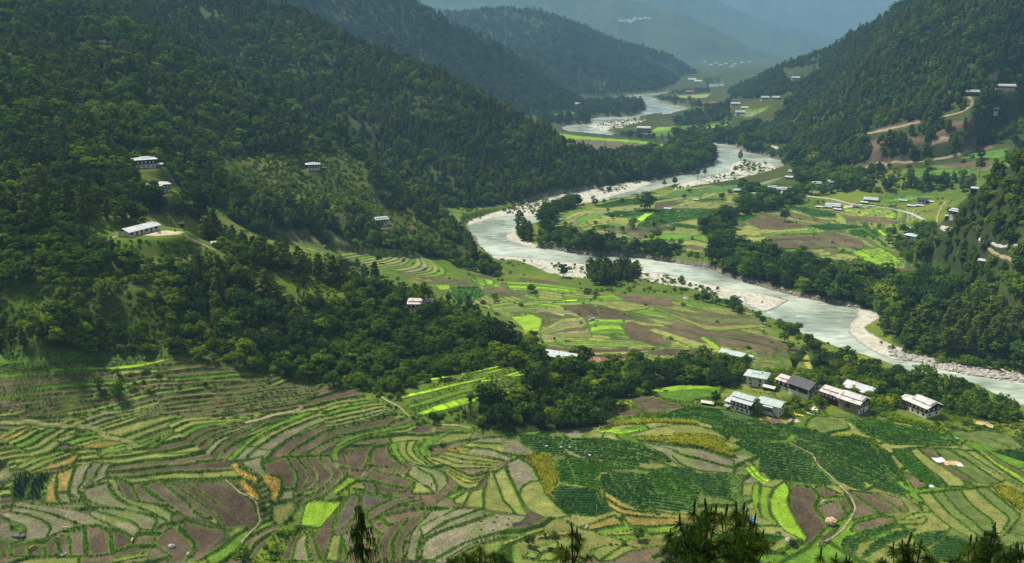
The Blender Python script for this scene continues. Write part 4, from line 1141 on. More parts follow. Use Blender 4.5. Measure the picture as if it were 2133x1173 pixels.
for nm, lb, fr, s, w, m in [
    ('road', 'pale valley road passing below the right hand hamlet', 'y', '0,270 240,295 430,320 560,350 640,370 730,400 850,460', 4.5, M_ROAD),
    ('road', 'short pale stretch of road at the fork', 'y', '880,480 960,510 1000,520 1045,540 1110,570 1190,580', 1.4, M_ROAD),
    ('road', 'pale road bending round the spur at the right edge', 'y', '1510,690 1680,730 1830,770 2070,815', 1.1, M_ROAD),
    ('road', 'pale road from the far hamlet to the fields', 's', '1430,730 1600,750 1760,770 1880,800 2000,830 2133,850', 4.5, M_ROAD),
    ('road', 'far road cut along the river foot of the right mountain', 's', '810,50 860,110 920,160 1060,180 1200,210 1330,270', 3, M_ROAD),
    ('path', 'rutted dirt track climbing beside the trees on the right', 'y', '1110,230 1040,330 1010,420 1010,500', 1.8, M_DIRT),
    ('path', 'dirt track dropping from the road into the right bank trees', 'y', '1520,720 1650,800 1760,880 1950,1000', 1.3, M_DIRT),
    ('path', 'winding earth road climbing to the upper farmhouses', 'w', '270,650 380,635 600,590 800,540', 4, M_DIRT),
    ('path', 'winding earth road below the upper farmhouses', 'w', '960,500 1100,470 1190,440 1270,390 1280,340 1230,310', 4, M_DIRT),
    ('path', 'short earth road above the red landslip', 'w', '900,730 980,712 1060,700', 5, M_DIRT),
    ('path', 'long earth road above the right hand terraces', 'w', '300,955 500,918 800,900 1000,870 1200,820 1310,800 1240,790', 3, M_DIRT),
    ('path', 'footpath above the top farmhouse on the right', 'w', '1490,200 1410,150 1500,95 1510,70', 4, M_DIRT),
    ('path', 'footpath of steps from the school yard to the red roofed shed', 'z', '1100,925 1150,980 1300,1040 1420,1090', 2.2, M_DIRT),
    ('path', 'short footpath left of the school', 'z', '270,1010 350,970 430,935', 2, M_DIRT),
    ('path', 'pale footpath across the middle terraces', 'b', '850,760 1000,730 1200,680 1500,580', 2.0, M_DIRT),
    ('path', 'white footpath along the edge of the ploughed field', 'd', '640,270 720,340 800,430 960,520 1000,640 1040,750 900,880 830,950 820,1000', .8, M_DIRT),
    ('path', 'stone path down past the bright seedling beds', 'e', '500,350 650,450 750,520 830,580', 1.2, M_DIRT),
    ('path', 'grassy path along the foot of the dark trees', 'e', '1060,650 1300,680 1500,705', 1.2, M_DIRT),
    ('path', 'earth path climbing between the bushes in the middle', 'x', '760,740 800,670 880,600 905,560 880,510', 1.6, M_DIRT),
    ('path', 'earth path below the dark hedge in the middle', 'x', '280,790 440,800', 1.5, M_DIRT),
    ('path', 'earth path beside the small ploughed field', 'x', '870,780 980,740 1040,725', 1.5, M_DIRT),
    ('path', 'footpath winding through the potato rows', 'i', '1300,550 1480,650 1560,700 1580,780 1740,900 1850,1020', .7, M_DIRT),
    ('path', 'pale footpath between the ploughed plots', 'k', '1850,300 1950,400 2020,570 2020,650 1900,800 1700,950', .8, M_DIRT),
    ('path', 'grassy track crossing the left terraces', 'a', '0,870 300,862 700,890 1000,910 1120,960 1190,1020 1450,1080 1520,1120', 2.4, M_GTRACK),
    ('path', 'dirt path on the sunny lawn of the knoll', 'u', '270,490 450,530 560,560', 2, M_DIRT),
    ('path', 'dirt path through the pines on the knoll', 'u', '680,585 780,610 880,640', 2, M_DIRT)]:
    ribbon(nm, lb, fr, s, w, m)
near_road = ROADMASK | ((blur(ROADMASK.astype(float), 1) > 0.01) & (DR[:, None] < 620))
_rm = ROADMASK.copy()
for k_ in range(1, 5): _rm[:-k_] |= ROADMASK[k_:]
near_road |= _rm & (DR[:, None] > 1050) & (DR[:, None] < 1560)
# ================================================================== HOUSES
M_WHITE = surf_mat('whitewash', (.62, .60, .54), (.78, .77, .72), .5)
M_CREAM = surf_mat('cream_wall', (.60, .55, .40), (.72, .68, .52), .5)
M_MUD = surf_mat('mud_wall', (.22, .17, .115), (.32, .26, .18), .9)
M_TIMBER = surf_mat('dark_timber', (.035, .022, .015), (.07, .045, .03), 2.0)
M_REDWOOD = surf_mat('red_brown_wood', (.10, .03, .02), (.16, .05, .03), 2.0)
M_PANEL = surf_mat('white_panel', (.66, .64, .56), (.8, .78, .72), 1.0, bump=0)
M_GLASS = surf_mat('dark_pane', (.012, .014, .016), (.03, .03, .035), 1.0, rough=.25, bump=0)
M_STONE = surf_mat('stone', (.22, .21, .20), (.42, .41, .39), 1.2, bump=.6)
def roof_mat(name, c1, c2, rust=None, cover=.5):
    m, nt, b, nd, ln = mat_nodes(name)
    tc = nd.new('ShaderNodeTexCoord'); n = noise_node(nd, 1.1, 5)
    mp = nd.new('ShaderNodeMapping'); mp.inputs['Scale'].default_value = (1.0, .22, .5)
    ln.new(tc.outputs['Object'], mp.inputs['Vector']); ln.new(mp.outputs['Vector'], n.inputs['Vector'])
    r = nd.new('ShaderNodeValToRGB'); r.color_ramp.elements[0].position = .35; r.color_ramp.elements[0].color = (*c1, 1); r.color_ramp.elements[1].position = .65; r.color_ramp.elements[1].color = (*c2, 1)
    ln.new(n.outputs['Fac'], r.inputs['Fac']); src = r.outputs['Color']
    if rust:
        n2 = noise_node(nd, .8, 6); ln.new(mp.outputs['Vector'], n2.inputs['Vector'])
        r2 = nd.new('ShaderNodeValToRGB'); r2.color_ramp.elements[0].position = 1 - cover - .05; r2.color_ramp.elements[0].color = (0, 0, 0, 1); r2.color_ramp.elements[1].position = 1 - cover + .1; r2.color_ramp.elements[1].color = (1, 1, 1, 1)
        mx = nd.new('ShaderNodeMix'); mx.data_type = 'RGBA'; mx.inputs['B'].default_value = (*rust, 1)
        ln.new(n2.outputs['Fac'], r2.inputs['Fac']); ln.new(r2.outputs['Color'], mx.inputs['Factor']); ln.new(src, mx.inputs['A']); src = mx.outputs['Result']
    ln.new(src, b.inputs['Base Color']); b.inputs['Roughness'].default_value = .5; b.inputs['Specular IOR Level'].default_value = .4
    wv = nd.new('ShaderNodeTexWave'); wv.inputs['Scale'].default_value = 2.6; wv.bands_direction = 'X'
    ln.new(tc.outputs['Object'], wv.inputs['Vector'])
    bp = nd.new('ShaderNodeBump'); bp.inputs['Strength'].default_value = .5; bp.inputs['Distance'].default_value = .05
    ln.new(wv.outputs['Fac'], bp.inputs['Height']); ln.new(bp.outputs['Normal'], b.inputs['Normal'])
    return m
RM = {'white': roof_mat('white_sheet_roof', (.36, .38, .39), (.56, .58, .58)), 'grey': roof_mat('grey_sheet_roof', (.30, .33, .35), (.46, .49, .51)),
      'green': roof_mat('pale_green_sheet_roof', (.33, .41, .37), (.48, .55, .51)), 'rust': roof_mat('rusty_sheet_roof', (.47, .45, .42), (.62, .60, .57), (.20, .11, .075), .38),
      'pink': roof_mat('pinkish_rusty_roof', (.47, .41, .38), (.62, .56, .53), (.24, .14, .10), .38), 'dark': roof_mat('dark_slate_roof', (.045, .042, .045), (.085, .08, .085)),
      'red': roof_mat('red_sheet_roof', (.24, .07, .05), (.32, .12, .09), (.6, .5, .46), .35), 'blue': roof_mat('blue_grey_roof', (.40, .47, .52), (.55, .62, .67)),
      'ochre': roof_mat('ochre_roof', (.35, .25, .06), (.46, .34, .10)), 'redpatch': roof_mat('red_and_white_roof', (.55, .53, .5), (.7, .68, .66), (.40, .05, .04), .5)}

class MB:
    """collects simple solids into one mesh"""
    def __init__(s): s.v = []; s.f = []
    def box(s, x0, x1, y0, y1, z0, z1):
        n = len(s.v)
        s.v += [(x0, y0, z0), (x1, y0, z0), (x1, y1, z0), (x0, y1, z0), (x0, y0, z1), (x1, y0, z1), (x1, y1, z1), (x0, y1, z1)]
        s.f += [(n, n + 3, n + 2, n + 1), (n + 4, n + 5, n + 6, n + 7), (n, n + 1, n + 5, n + 4), (n + 1, n + 2, n + 6, n + 5), (n + 2, n + 3, n + 7, n + 6), (n + 3, n, n + 4, n + 7)]
        return s
    def hexa(s, p):
        n = len(s.v); s.v += [tuple(q) for q in p]
        s.f += [(n, n + 3, n + 2, n + 1), (n + 4, n + 5, n + 6, n + 7), (n, n + 1, n + 5, n + 4), (n + 1, n + 2, n + 6, n + 5), (n + 2, n + 3, n + 7, n + 6), (n + 3, n, n + 4, n + 7)]
        return s
    def slab(s, a, b, c, d, t):          # four corners, thickness down
        return s.hexa([(q[0], q[1], q[2] - t) for q in (a, b, c, d)] + [a, b, c, d])
    def tube(s, p, q, r0, r1=None, n=6):
        r1 = r0 if r1 is None else r1
        p, q = Vector(p), Vector(q); d = (q - p)
        if d.length < 1e-6: return s
        u = d.normalized().orthogonal().normalized(); w = d.normalized().cross(u)
        k = len(s.v)
        for c, r in ((p, r0), (q, r1)):
            for i in range(n):
                a = 2 * math.pi * i / n
                s.v.append(tuple(c + u * (r * math.cos(a)) + w * (r * math.sin(a))))
        for i in range(n):
            j = (i + 1) % n
            s.f.append((k + i, k + j, k + n + j, k + n + i))
        s.f.append(tuple(k + n + i for i in range(n))); s.f.append(tuple(k + n - 1 - i for i in range(n)))
        return s
    def mesh(s, name, mat, smooth=False):
        me = bpy.data.meshes.new(name); me.from_pydata(s.v, [], s.f); me.update()
        if mat: me.materials.append(mat)
        if smooth: me.polygons.foreach_set('use_smooth', [True] * len(me.polygons))
        return me
    def build(s, name, mat, parent=None, smooth=False):
        return link(name, s.mesh(name, mat, smooth), parent)

SITES = []                                    # (x, y, radius) kept clear of trees
def thing(name, label, cat, loc, rotz=0, group=None):
    o = bpy.data.objects.new(name, None); COL.objects.link(o)
    o.location = loc; o.rotation_euler = (0, 0, rotz); o.empty_display_size = .5
    return setp(o, label, cat, group)

def window(par, side, u, z, w, h, x0, x1, y0, y1, kind):
    """side 'f' front, 'r' right, 'l' left; u = centre along the wall; frame with its pane and bars"""
    def put(mb, a0, a1, z0, z1, d0, d1):
        if side == 'f': mb.box(a0, a1, y0 - d1, y0 - d0, z0, z1)
        elif side == 'r': mb.box(x1 + d0, x1 + d1, a0, a1, z0, z1)
        else: mb.box(x0 - d1, x0 - d0, a0, a1, z0, z1)
    fm, pm = (M_TIMBER, M_PANEL) if kind == 'light' else (M_REDWOOD, M_GLASS)
    b = MB(); t = .10
    put(b, u - w / 2 - t, u + w / 2 + t, z + h, z + h + t, .004, .12); put(b, u - w / 2 - t, u + w / 2 + t, z - t, z, .004, .14)
    put(b, u - w / 2 - t, u - w / 2, z, z + h, .004, .10); put(b, u + w / 2, u + w / 2 + t, z, z + h, .004, .10)
    put(b, u - .035, u + .035, z, z + h, .05, .09); put(b, u - w / 2, u - .04, z + h * .52, z + h * .52 + .07, .05, .09); put(b, u + .04, u + w / 2, z + h * .52, z + h * .52 + .07, .05, .09)
    fr = b.build('window', fm, par)
    p = MB(); put(p, u - w / 2, u + w / 2, z, z + h, .006, .045); p.build('pane', pm, fr)

def gable_roof(par, name, x0, x1, y0, y1, z, rise, ov, mat, t=.10):
    ym = (y0 + y1) / 2
    b = MB()
    k = rise / ((y1 - y0) / 2)
    ze = z - k * ov
    b.slab((x0 - ov, y0 - ov, ze), (x1 + ov, y0 - ov, ze), (x1 + ov, ym + .02, z + rise), (x0 - ov, ym + .02, z + rise), t)
    b.slab((x1 + ov, y1 + ov, ze), (x0 - ov, y1 + ov, ze), (x0 - ov, ym - .02, z + rise + .03), (x1 + ov, ym - .02, z + rise + .03), t)
    return b.build(name, mat, par)
def hip_roof(par, name, x0, x1, y0, y1, z, rise, ov, mat, t=.12):
    x0 -= ov; x1 += ov; y0 -= ov; y1 += ov; r = (y1 - y0) * .42; ym = (y0 + y1) / 2
    v = [(x0, y0, z), (x1, y0, z), (x1, y1, z), (x0, y1, z), (x0 + r, ym, z + rise), (x1 - r, ym, z + rise)]
    v += [(x0, y0, z - t), (x1, y0, z - t), (x1, y1, z - t), (x0, y1, z - t)]
    f = [(0, 1, 5, 4), (1, 2, 5), (2, 3, 4, 5), (3, 0, 4), (9, 8, 7, 6), (0, 6, 7, 1), (1, 7, 8, 2), (2, 8, 9, 3), (3, 9, 6, 0)]
    me = bpy.data.meshes.new(name); me.from_pydata(v, [], f); me.update(); me.materials.append(mat)
    return link(name, me, par)

def block(par, x, y, L, W, h1, h2, roof='gable', rmat='white', wall=M_WHITE, upper=M_TIMBER, wf=(4, 3), wr=(2, 2), tier=True, ov=1.1, rise=None, attic_shade=.55, doors=0, kinds=('light', 'dark'), raise_=0, full=True, tmat=None):
    """a rectangular house block; x = left end, y = front line"""
    x0, x1, y0, y1 = x, x + L, y, y + W
    z0 = -3.0; zt = h1 + h2 + raise_
    MB().box(x0, x1, y0, y1, z0, h1 + raise_).build('wall', wall, par)
    if h2 > 0:
        MB().box(x0 - .06, x1 + .06, y0 - .06, y1 + .06, h1 + raise_ + .003, zt).build('timber_storey' if upper is M_TIMBER else 'upper_wall', upper, par)
    # solid dark filler stands for the shade in the open space under the roof
    rise = rise if rise is not None else W * .17
    if roof == 'gable':
        ym = (y0 + y1) / 2
        a = MB().box(x0 + .25, x1 - .25, y0 + .25, y1 - .25, zt + .003, zt + attic_shade - .12)
        n = len(a.v); zz = zt + attic_shade - .12
        a.v += [(x0 + .3, y0 + .3, zz), (x0 + .3, y1 - .3, zz), (x0 + .3, ym, zz + rise - .12), (x1 - .3, y0 + .3, zz), (x1 - .3, y1 - .3, zz), (x1 - .3, ym, zz + rise - .12)]
        a.f += [(n, n + 2, n + 1), (n + 3, n + 4, n + 5), (n, n + 3, n + 5, n + 2), (n + 1, n + 2, n + 5, n + 4)]
        a.build('attic_shade', M_TIMBER, par)
        gable_roof(par, 'roof', x0, x1, y0, y1, zt + attic_shade, rise, ov, RM[rmat])
        if tier:
            w4 = W * .27
            gable_roof(par, 'upper_roof', x0 + .2, x1 - .2, ym - w4, ym + w4, zt + attic_shade + rise - rise * .54 + .55, rise * .54, ov * .75, RM[tmat or rmat])
    elif roof == 'hip':
        MB().box(x0 + .3, x1 - .3, y0 + .3, y1 - .3, zt + .003, zt + attic_shade - .13).build('attic_shade', M_TIMBER, par)
        hip_roof(par, 'roof', x0, x1, y0, y1, zt + attic_shade, rise, ov, RM[rmat])
        if tier:
            cx_, cy_ = (x0 + x1) / 2, (y0 + y1) / 2
            gable_roof(par, 'upper_roof', cx_ - L * .22, cx_ + L * .22, cy_ - W * .2, cy_ + W * .2, zt + attic_shade + rise * .95, rise * .4, .5, RM[tmat or rmat])
    if not full: return
    nu, nl = wf
    dset = set()
    if doors:
        for i in range(doors):
            dset.add(int((i + .5) * nl / max(doors, 1)) if nl else 0)
    for i in range(nu):
        window(par, 'f', x0 + L * (i + .5) / nu, h1 + raise_ + h2 * .22, min(1.15, L / nu * .62), h2 * .56, x0 - .06, x1 + .06, y0 - .06, y1, kinds[0])
    for i in range(nl):
        u = x0 + L * (i + .5) / nl
        if i in dset:
            d = MB().box(u - .5, u + .5, y0 - .09, y0 - .004, raise_ + .02, raise_ + 2.05).build('door', M_REDWOOD, par)
        else:
            window(par, 'f', u, raise_ + h1 * .38, .85, min(h1 * .4, 1.15), x0, x1, y0, y1, kinds[1])
    nu, nl = wr
    for sd in ('r', 'l'):
        for i in range(nu):
            window(par, sd, y0 + W * (i + .5) / nu, h1 + raise_ + h2 * .22, min(1.1, W / nu * .5), h2 * .56, x0 - .06, x1 + .06, y0, y1, kinds[0])
        for i in range(nl):
            window(par, sd, y0 + W * (i + .5) / nl, raise_ + h1 * .38, .8, min(h1 * .4, 1.1), x0, x1, y0, y1, kinds[1])

def site(name, label, cat, fr, x, y, rel, rad, group=None, dz=0):
    px, py = P1(fr, x, y)
    p = at(px, py)
    az = math.atan2(p.x, p.y)
    SITES.append((p.x, p.y, rad))
    return thing(name, label, cat, (p.x, p.y, p.z + dz), R(rel) - az, group)
G_V = 'farmhouses of the near village'
# --- near village ------------------------------------------------------
t = site('farmhouse', 'white and dark timber farmhouse with stepped roof, left of the white balcony house', 'house', 'V', 330, 567, -27, 9, G_V)
block(t, -4.9, 0, 9.8, 8.5, 2.3, 2.7, 'gable', 'white', wf=(5, 4), wr=(2, 1), tmat='green')
block(t, -8.2, 1.2, 3.2, 5, 2.9, 0, 'gable', 'rust', wf=(0, 1), wr=(0, 0), tier=False, attic_shade=.2, ov=.5, rise=.5)
MB().box(-7.6, -5.1, -1.6, .9, 1.5, 1.62).build('porch_roof', RM['grey'], t)
for x_ in (-7.4, -5.3): MB().tube((x_, -1.4, -1), (x_, -1.4, 1.5), .07).build('post', M_TIMBER, t)
t = site('farmhouse', 'plain white house with pale flat pitched roof, awning and outside stair', 'house', 'V', 575, 592, -20, 8, G_V)
block(t, -4.8, 0, 9.6, 6.5, 2.7, 2.7, 'gable', 'green', upper=M_WHITE, wf=(0, 0), wr=(2, 2), tier=False, kinds=('dark', 'dark'), rise=1.0, attic_shade=.25)
window(t, 'f', .2, 3.3, 1.1, 1.2, -4.8, 4.8, -.06, 6.5, 'dark')
MB().slab((-2.2, -2.0, 4.7), (2.4, -2.0, 4.7), (2.4, -.07, 5.15), (-2.2, -.07, 5.15), .07).build('awning', RM['blue'], t)
b = MB().box(-2.2, 2.2, -1.6, -.07, 2.55, 2.7)
for x_ in (-2.1, 2.1): b.tube((x_, -1.5, -1), (x_, -1.5, 4.75), .06)
b.box(-2.2, 2.2, -1.62, -1.56, 3.45, 3.52)
b.build('balcony', M_TIMBER, t)
b = MB()
for i in range(8): b.box(2.2 + i * .32, 2.56 + i * .32, -1.5, -.6, 2.25 - i * .33, 2.33 - i * .33)
b.slab((2.2, -1.5, 2.6), (4.9, -1.5, -.1), (4.9, -1.42, -.1), (2.2, -1.42, 2.6), .2)
b.build('stair', M_TIMBER, t)
t = site('farmhouse', 'white house with pale green hipped roof and small raised roof lantern, behind the others', 'house', 'V', 460, 352, -12, 8, G_V)
block(t, -4.6, 0, 9.2, 7.5, 2.6, 2.6, 'hip', 'green', upper=M_WHITE, wf=(0, 2), wr=(2, 1), kinds=('dark', 'dark'), rise=1.3, ov=1.5)
for u in (-2.6, 2.6): window(t, 'f', u, 3.1, 1.0, 1.2, -4.6, 4.6, -.06, 7.5, 'dark')
MB().slab((-2.6, -1.5, 4.3), (2.2, -1.5, 4.3), (2.2, -.07, 4.8), (-2.6, -.07, 4.8), .07).build('awning', RM['blue'], t)
t = site('farmhouse', 'large house with dark slate roof, white gable wall and lower rusty wing', 'house', 'V', 830, 436, -33, 11, G_V)
block(t, -5.5, 0, 11, 8.5, 3.4, 2.9, 'gable', 'dark', wall=M_WHITE, upper=M_WHITE, wf=(0, 0), wr=(3, 2), tier=False, kinds=('dark', 'dark'), rise=2.2, ov=1.4, attic_shade=.3)
MB().box(-5.4, 5.3, -.5, -.09, 2.9, 5.9).build('timber_front', M_TIMBER, t)
MB().box(5.57, 6.2, 1.2, 4.6, 3.4, 5.9).build('timber_bay', M_TIMBER, t)
for u in (2.0, 3.7): window(t, 'r', u, 3.9, 1.0, 1.5, 0, 6.2, 0, 8, 'light')
block(t, -13.5, .8, 8, 7, 2.2, 2.6, 'gable', 'pink', wall=M_WHITE, wf=(3, 2), wr=(0, 0), tier=True, ov=.9, rise=1.1)
t = site('farmhouse', 'mud walled house with rusty two tier roof, white timbered gable and lower left wing', 'house', 'V', 1255, 566, -28, 10, G_V)
block(t, -5, 0, 10, 9, 2.8, 2.8, 'gable', 'rust', wall=M_MUD, upper=M_MUD, wf=(0, 0), wr=(0, 0), ov=1.2)
MB().box(5.03, 5.16, .03, 8.97, -3, 2.78).build('whitewashed_gable', M_WHITE, t)
MB().box(5.08, 5.2, .05, 8.95, 2.83, 5.55).build('timber_storey', M_TIMBER, t)
for u in (1.3, 3.3, 5.6, 7.6): window(t, 'r', u, 3.4, 1.1, 1.5, 0, 5.2, 0, 9, 'light')
MB().box(5.165, 5.24, 4.0, 5.0, 0, 2.1).build('door', M_REDWOOD, t)
window(t, 'r', 2.2, .9, .8, 1.0, 0, 5.16, 0, 9, 'dark')
MB().box(-1.6, .9, -.75, -.07, 2.6, 2.75).box(-1.6, .9, -.75, -.70, 2.75, 3.5).build('balcony', M_TIMBER, t)
MB().box(-.9, .2, -.13, -.066, 2.78, 5.0).build('balcony_door', M_TIMBER, t)
block(t, -15.5, 1.5, 10.4, 7.5, 2.6, 2.5, 'gable', 'pink', wall=M_TIMBER, upper=M_TIMBER, wf=(5, 2), wr=(0, 0), tier=True, ov=.9)
t = site('farm_barn', 'long low barn with plain white metal roof on mud walls, behind the rusty roofed house', 'barn', 'V', 1330, 418, -27, 10, G_V)
block(t, -6.5, 0, 13, 8, 3.0, 0, 'gable', 'white', wall=M_MUD, wf=(0, 3), wr=(0, 1), tier=False, ov=1.7, rise=1.7, attic_shade=.5)
t = site('farmhouse', 'white and timber house with rust streaked roof, rightmost of the near village', 'house', 'V', 1850, 592, -37, 10, G_V)
block(t, -4.6, 0, 9.2, 9.5, 2.5, 2.6, 'gable', 'rust', wf=(4, 3), wr=(3, 2), ov=1.2)
block(t, -10.8, 1.2, 6.1, 6.5, 4.4, 0, 'gable', 'rust', wall=M_MUD, wf=(0, 0), wr=(0, 0), tier=False, ov=.8, rise=.9, attic_shade=.2)
t = site('school_annex', 'long low white building with red doors at the edge of the ploughed field', 'house', 'V', 260, 112, -20, 9, None)
block(t, -7, 0, 14, 6, 3.0, 0, 'gable', 'green', wf=(0, 6), wr=(0, 2), tier=False, ov=1.0, rise=1.2, attic_shade=.2, doors=2)
t = site('hut', 'tiny white hut beside the long white building', 'hut', 'V', 425, 120, -20, 3, None)
block(t, -1.3, 0, 2.6, 2.4, 1.9, 0, 'gable', 'white', wf=(0, 1), wr=(0, 1), tier=False, ov=.4, rise=.4, attic_shade=.1)
t = site('shed', 'low shed with rusty white sheet roof left of the village', 'shed', 'V', 52, 512, -10, 3, None)
block(t, -2.6, 0, 5.2, 2.6, 1.3, 0, 'gable', 'rust', wall=M_TIMBER, wf=(0, 0), wr=(0, 0), tier=False, ov=.4, rise=.5, attic_shade=.1)
t = site('shed', 'small lean-to with white roof squeezed between the green roofed and slate roofed houses', 'shed', 'V', 575, 385, -20, 3, None)
block(t, -2.8, 0, 5.6, 3, 1.8, 0, 'gable', 'rust', wall=M_TIMBER, wf=(0, 0), wr=(0, 0), tier=False, ov=.5, rise=.6, attic_shade=.1)
# --- houses half hidden by trees in the middle --------------------------
t = site('farmhouse', 'house with long white metal roof half hidden by trees in the middle', 'house', 'x', 345, 235, -22, 6, None)
block(t, -8, 0, 16, 7.5, 2.7, 2.6, 'gable', 'white', wf=(6, 3), wr=(2, 1), tier=False, rise=1.5)
t = site('farmhouse', 'house with faded red metal roof behind the trees in the middle', 'house', 'x', 680, 290, -20, 6, None)
block(t, -7, 0, 14, 8, 2.6, 2.6, 'hip', 'red', wf=(5, 3), wr=(2, 1), tier=False, rise=1.9, ov=1.5)
t = site('farmhouse', 'white farmhouse among tall pines on the right end of the knoll', 'house', 'v', 400, 490, -10, 6, None)
block(t, -6.5, 0, 13, 8, 2.7, 2.7, 'gable', 'pink', wf=(5, 3), wr=(2, 1))
for fr_, x_, y_, r_ in [('V', 260, 150, 12), ('V', 330, 140, 9), ('V', 460, 385, 6), ('V', 800, 455, 5)]:
    p = at(*P1(fr_, x_, y_)); SITES.append((p.x, p.y, r_))
# --- school on the knoll -------------------------------------------------
t = site('school', 'long single storey school with white roof and cream end wall on the knoll', 'school', 'z', 690, 912, 43, 14, None)
block(t, -10.5, 0, 21, 8.2, 3.0, 0, 'gable', 'white', wall=M_WHITE, wf=(0, 0), wr=(0, 0), tier=False, ov=1.1, rise=1.4, attic_shade=.25)
MB().box(-10.62, -10.503, .02, 8.18, -2, 2.99).build('end_wall', M_CREAM, t)
for i in range(6):
    u = -8.7 + i * 3.45
    if i in (1, 2, 4): MB().box(u - .55, u + .55, -.10, -.004, .1, 2.2).build('door', M_TIMBER, t)
    else: window(t, 'f', u, 1.0, 1.5, 1.2, -10.5, 10.5, 0, 8, 'dark')
b = MB()
for i in range(7): b.box(-10.4 + i * 3.45, -10.25 + i * 3.45, -.06, -.003, -1, 2.98)
b.box(-10.24, 10.4, -.05, -.003, 2.45, 2.6).build('timber_frame', M_TIMBER, t)
MB().box(-11, 11, -1.8, -.12, -2, .06).build('plinth', M_STONE, t)
t = site('shelter', 'small open shelter with white and rusty roof behind the school', 'shelter', 'z', 1060, 838, 5, 3, None)
for x_ in (-1.8, 1.8):
    for y_ in (0, 2.4): MB().tube((x_, y_, -1), (x_, y_, 2), .1).build('post', M_TIMBER, t)
MB().box(-1.9, 1.9, -.1, 2.5, -.5, .75).build('half_wall', M_TIMBER, t)
gable_roof(t, 'roof', -1.9, 1.9, 0, 2.4, 2.2, .5, .5, RM['rust'])
t = site('hut', 'small white hut in the bushes below the school', 'hut', 'z', 145, 1050, -8, 3, None)
block(t, -1.9, 0, 3.8, 2.8, 1.9, 0, 'gable', 'white', wf=(0, 0), wr=(0, 0), tier=False, ov=.4, rise=.5, attic_shade=.1)
t = site('shed', 'little shed with red and white roof beside the path on the knoll', 'shed', 'z', 1405, 1025, 10, 3, None)
block(t, -1.8, 0, 3.6, 2.4, 1.3, 0, 'gable', 'redpatch', wall=M_TIMBER, wf=(0, 0), wr=(0, 0), tier=False, ov=.5, rise=.6, attic_shade=.1)
# --- left hillside ---------------------------------------------------------
G_L = 'farmhouses on the left hillside'
t = site('farmhouse', 'farmhouse with wide grey hipped roof, highest on the left hillside', 'house', 'z', 708, 246, 8, 12, G_L)
block(t, -6.4, 0, 12.8, 9.5, 2.6, 3.0, 'hip', 'grey', wf=(5, 4), wr=(3, 2), ov=1.8, rise=1.3)
block(t, 7.5, 1, 4, 4, 2, 0, 'gable', 'grey', wall=M_MUD, wf=(0, 1), wr=(0, 0), tier=False, ov=.5, rise=.5, attic_shade=.15)
t = site('farmhouse', 'farmhouse with grey roof and ochre front gable below the highest one', 'house', 'z', 850, 500, 14, 12, G_L)
block(t, -6.0, 0, 12, 8.5, 2.4, 2.8, 'hip', 'grey', wf=(6, 5), wr=(3, 2), ov=1.7, rise=1.3, tier=False)
block(t, -4.5, -2.6, 5, 3.5, 2.4, 2.6, 'gable', 'ochre', wf=(3, 2), wr=(1, 0), tier=False, ov=.9, rise=.6)
t = site('farmhouse', 'lone farmhouse with flat grey roof on the grassy slope left of the pines', 'house', 'U', 1958, 1066, 3, 14, G_L)
block(t, -5.6, 0, 11.2, 9, 2.7, 3.0, 'hip', 'grey', wf=(4, 3), wr=(2, 2), ov=1.9, rise=1.2)
block(t, 7.5, 2, 5, 4, 2, 0, 'gable', 'dark', wall=M_TIMBER, wf=(0, 0), wr=(0, 0), tier=False, ov=.5, rise=.5, attic_shade=.15)
t = site('farmhouse', 'tall white farmhouse with two tier grey roof above the brown terraces', 'house', 'u', 1072, 126, 18, 12, G_L)
block(t, -5.2, 0, 10.4, 7.5, 3.2, 3.2, 'gable', 'grey', wf=(4, 3), wr=(2, 2), ov=1.5, rise=1.0)
t = site('shed', 'grey roofed shed left of the tall white farmhouse', 'shed', 'u', 980, 118, 10, 4)
block(t, -3.4, 0, 6.8, 3, 1.4, 0, 'gable', 'grey', wall=M_TIMBER, wf=(0, 0), wr=(0, 0), tier=False, ov=.5, rise=.5, attic_shade=.15)
# --- small and far houses ------------------------------------------------------
def small(fr, x, y, L, label, style='white', rmat='grey', rel=-15, storeys=2, W=None, roof='gable', tier=True, group=None, name='farmhouse', cat='house'):
    t = site(name, label, cat, fr, x, y, rel, L * .7, group)
    W = W or L * .75
    n = max(2, int(L / 2.8))
    wall = {'white': M_WHITE, 'mud': M_MUD, 'dark': M_TIMBER}[style]
    if storeys == 1: block(t, -L / 2, 0, L, W, 2.6, 0, roof, rmat, wall=wall, wf=(0, n), wr=(0, 1), tier=tier, ov=1.0, doors=1)
    else: block(t, -L / 2, 0, L, W, 2.8 * (storeys - 1), 2.8, roof, rmat, wall=wall, upper=M_TIMBER if style != 'white2' else M_WHITE, wf=(n, n - 1), wr=(2, 2), tier=tier, ov=1.3)
def shed(fr, x, y, L, label, rmat='white', rel=-12, wall=M_TIMBER, name='shed'):
    t = site(name, label, 'shed', fr, x, y, rel, L * .6)
    block(t, -L / 2, 0, L, L * .55, 1.6, 0, 'gable', rmat, wall=wall, wf=(0, 0), wr=(0, 0), tier=False, ov=.5, rise=L * .1, attic_shade=.1)
t = site('farmhouse', 'white house with blue grey hipped roof beside the bamboo on the right bank', 'house', 'y', 672, 726, -18, 10)
block(t, -4.6, 0, 9.2, 8, 3.0, 2.8, 'hip', 'blue', upper=M_WHITE, wf=(0, 2), wr=(2, 1), ov=1.8, rise=1.2, kinds=('dark', 'dark'))
MB().box(-4.0, .2, -.6, -.09, 2.6, 5.5).build('timber_bay', M_TIMBER, t)
for u in (-3.1, -1.9, -.7): window(t, 'f', u, 3.3, .9, 1.4, -4, .2, -.6, 0, 'light')
G_H = 'houses of the hamlet across the river'
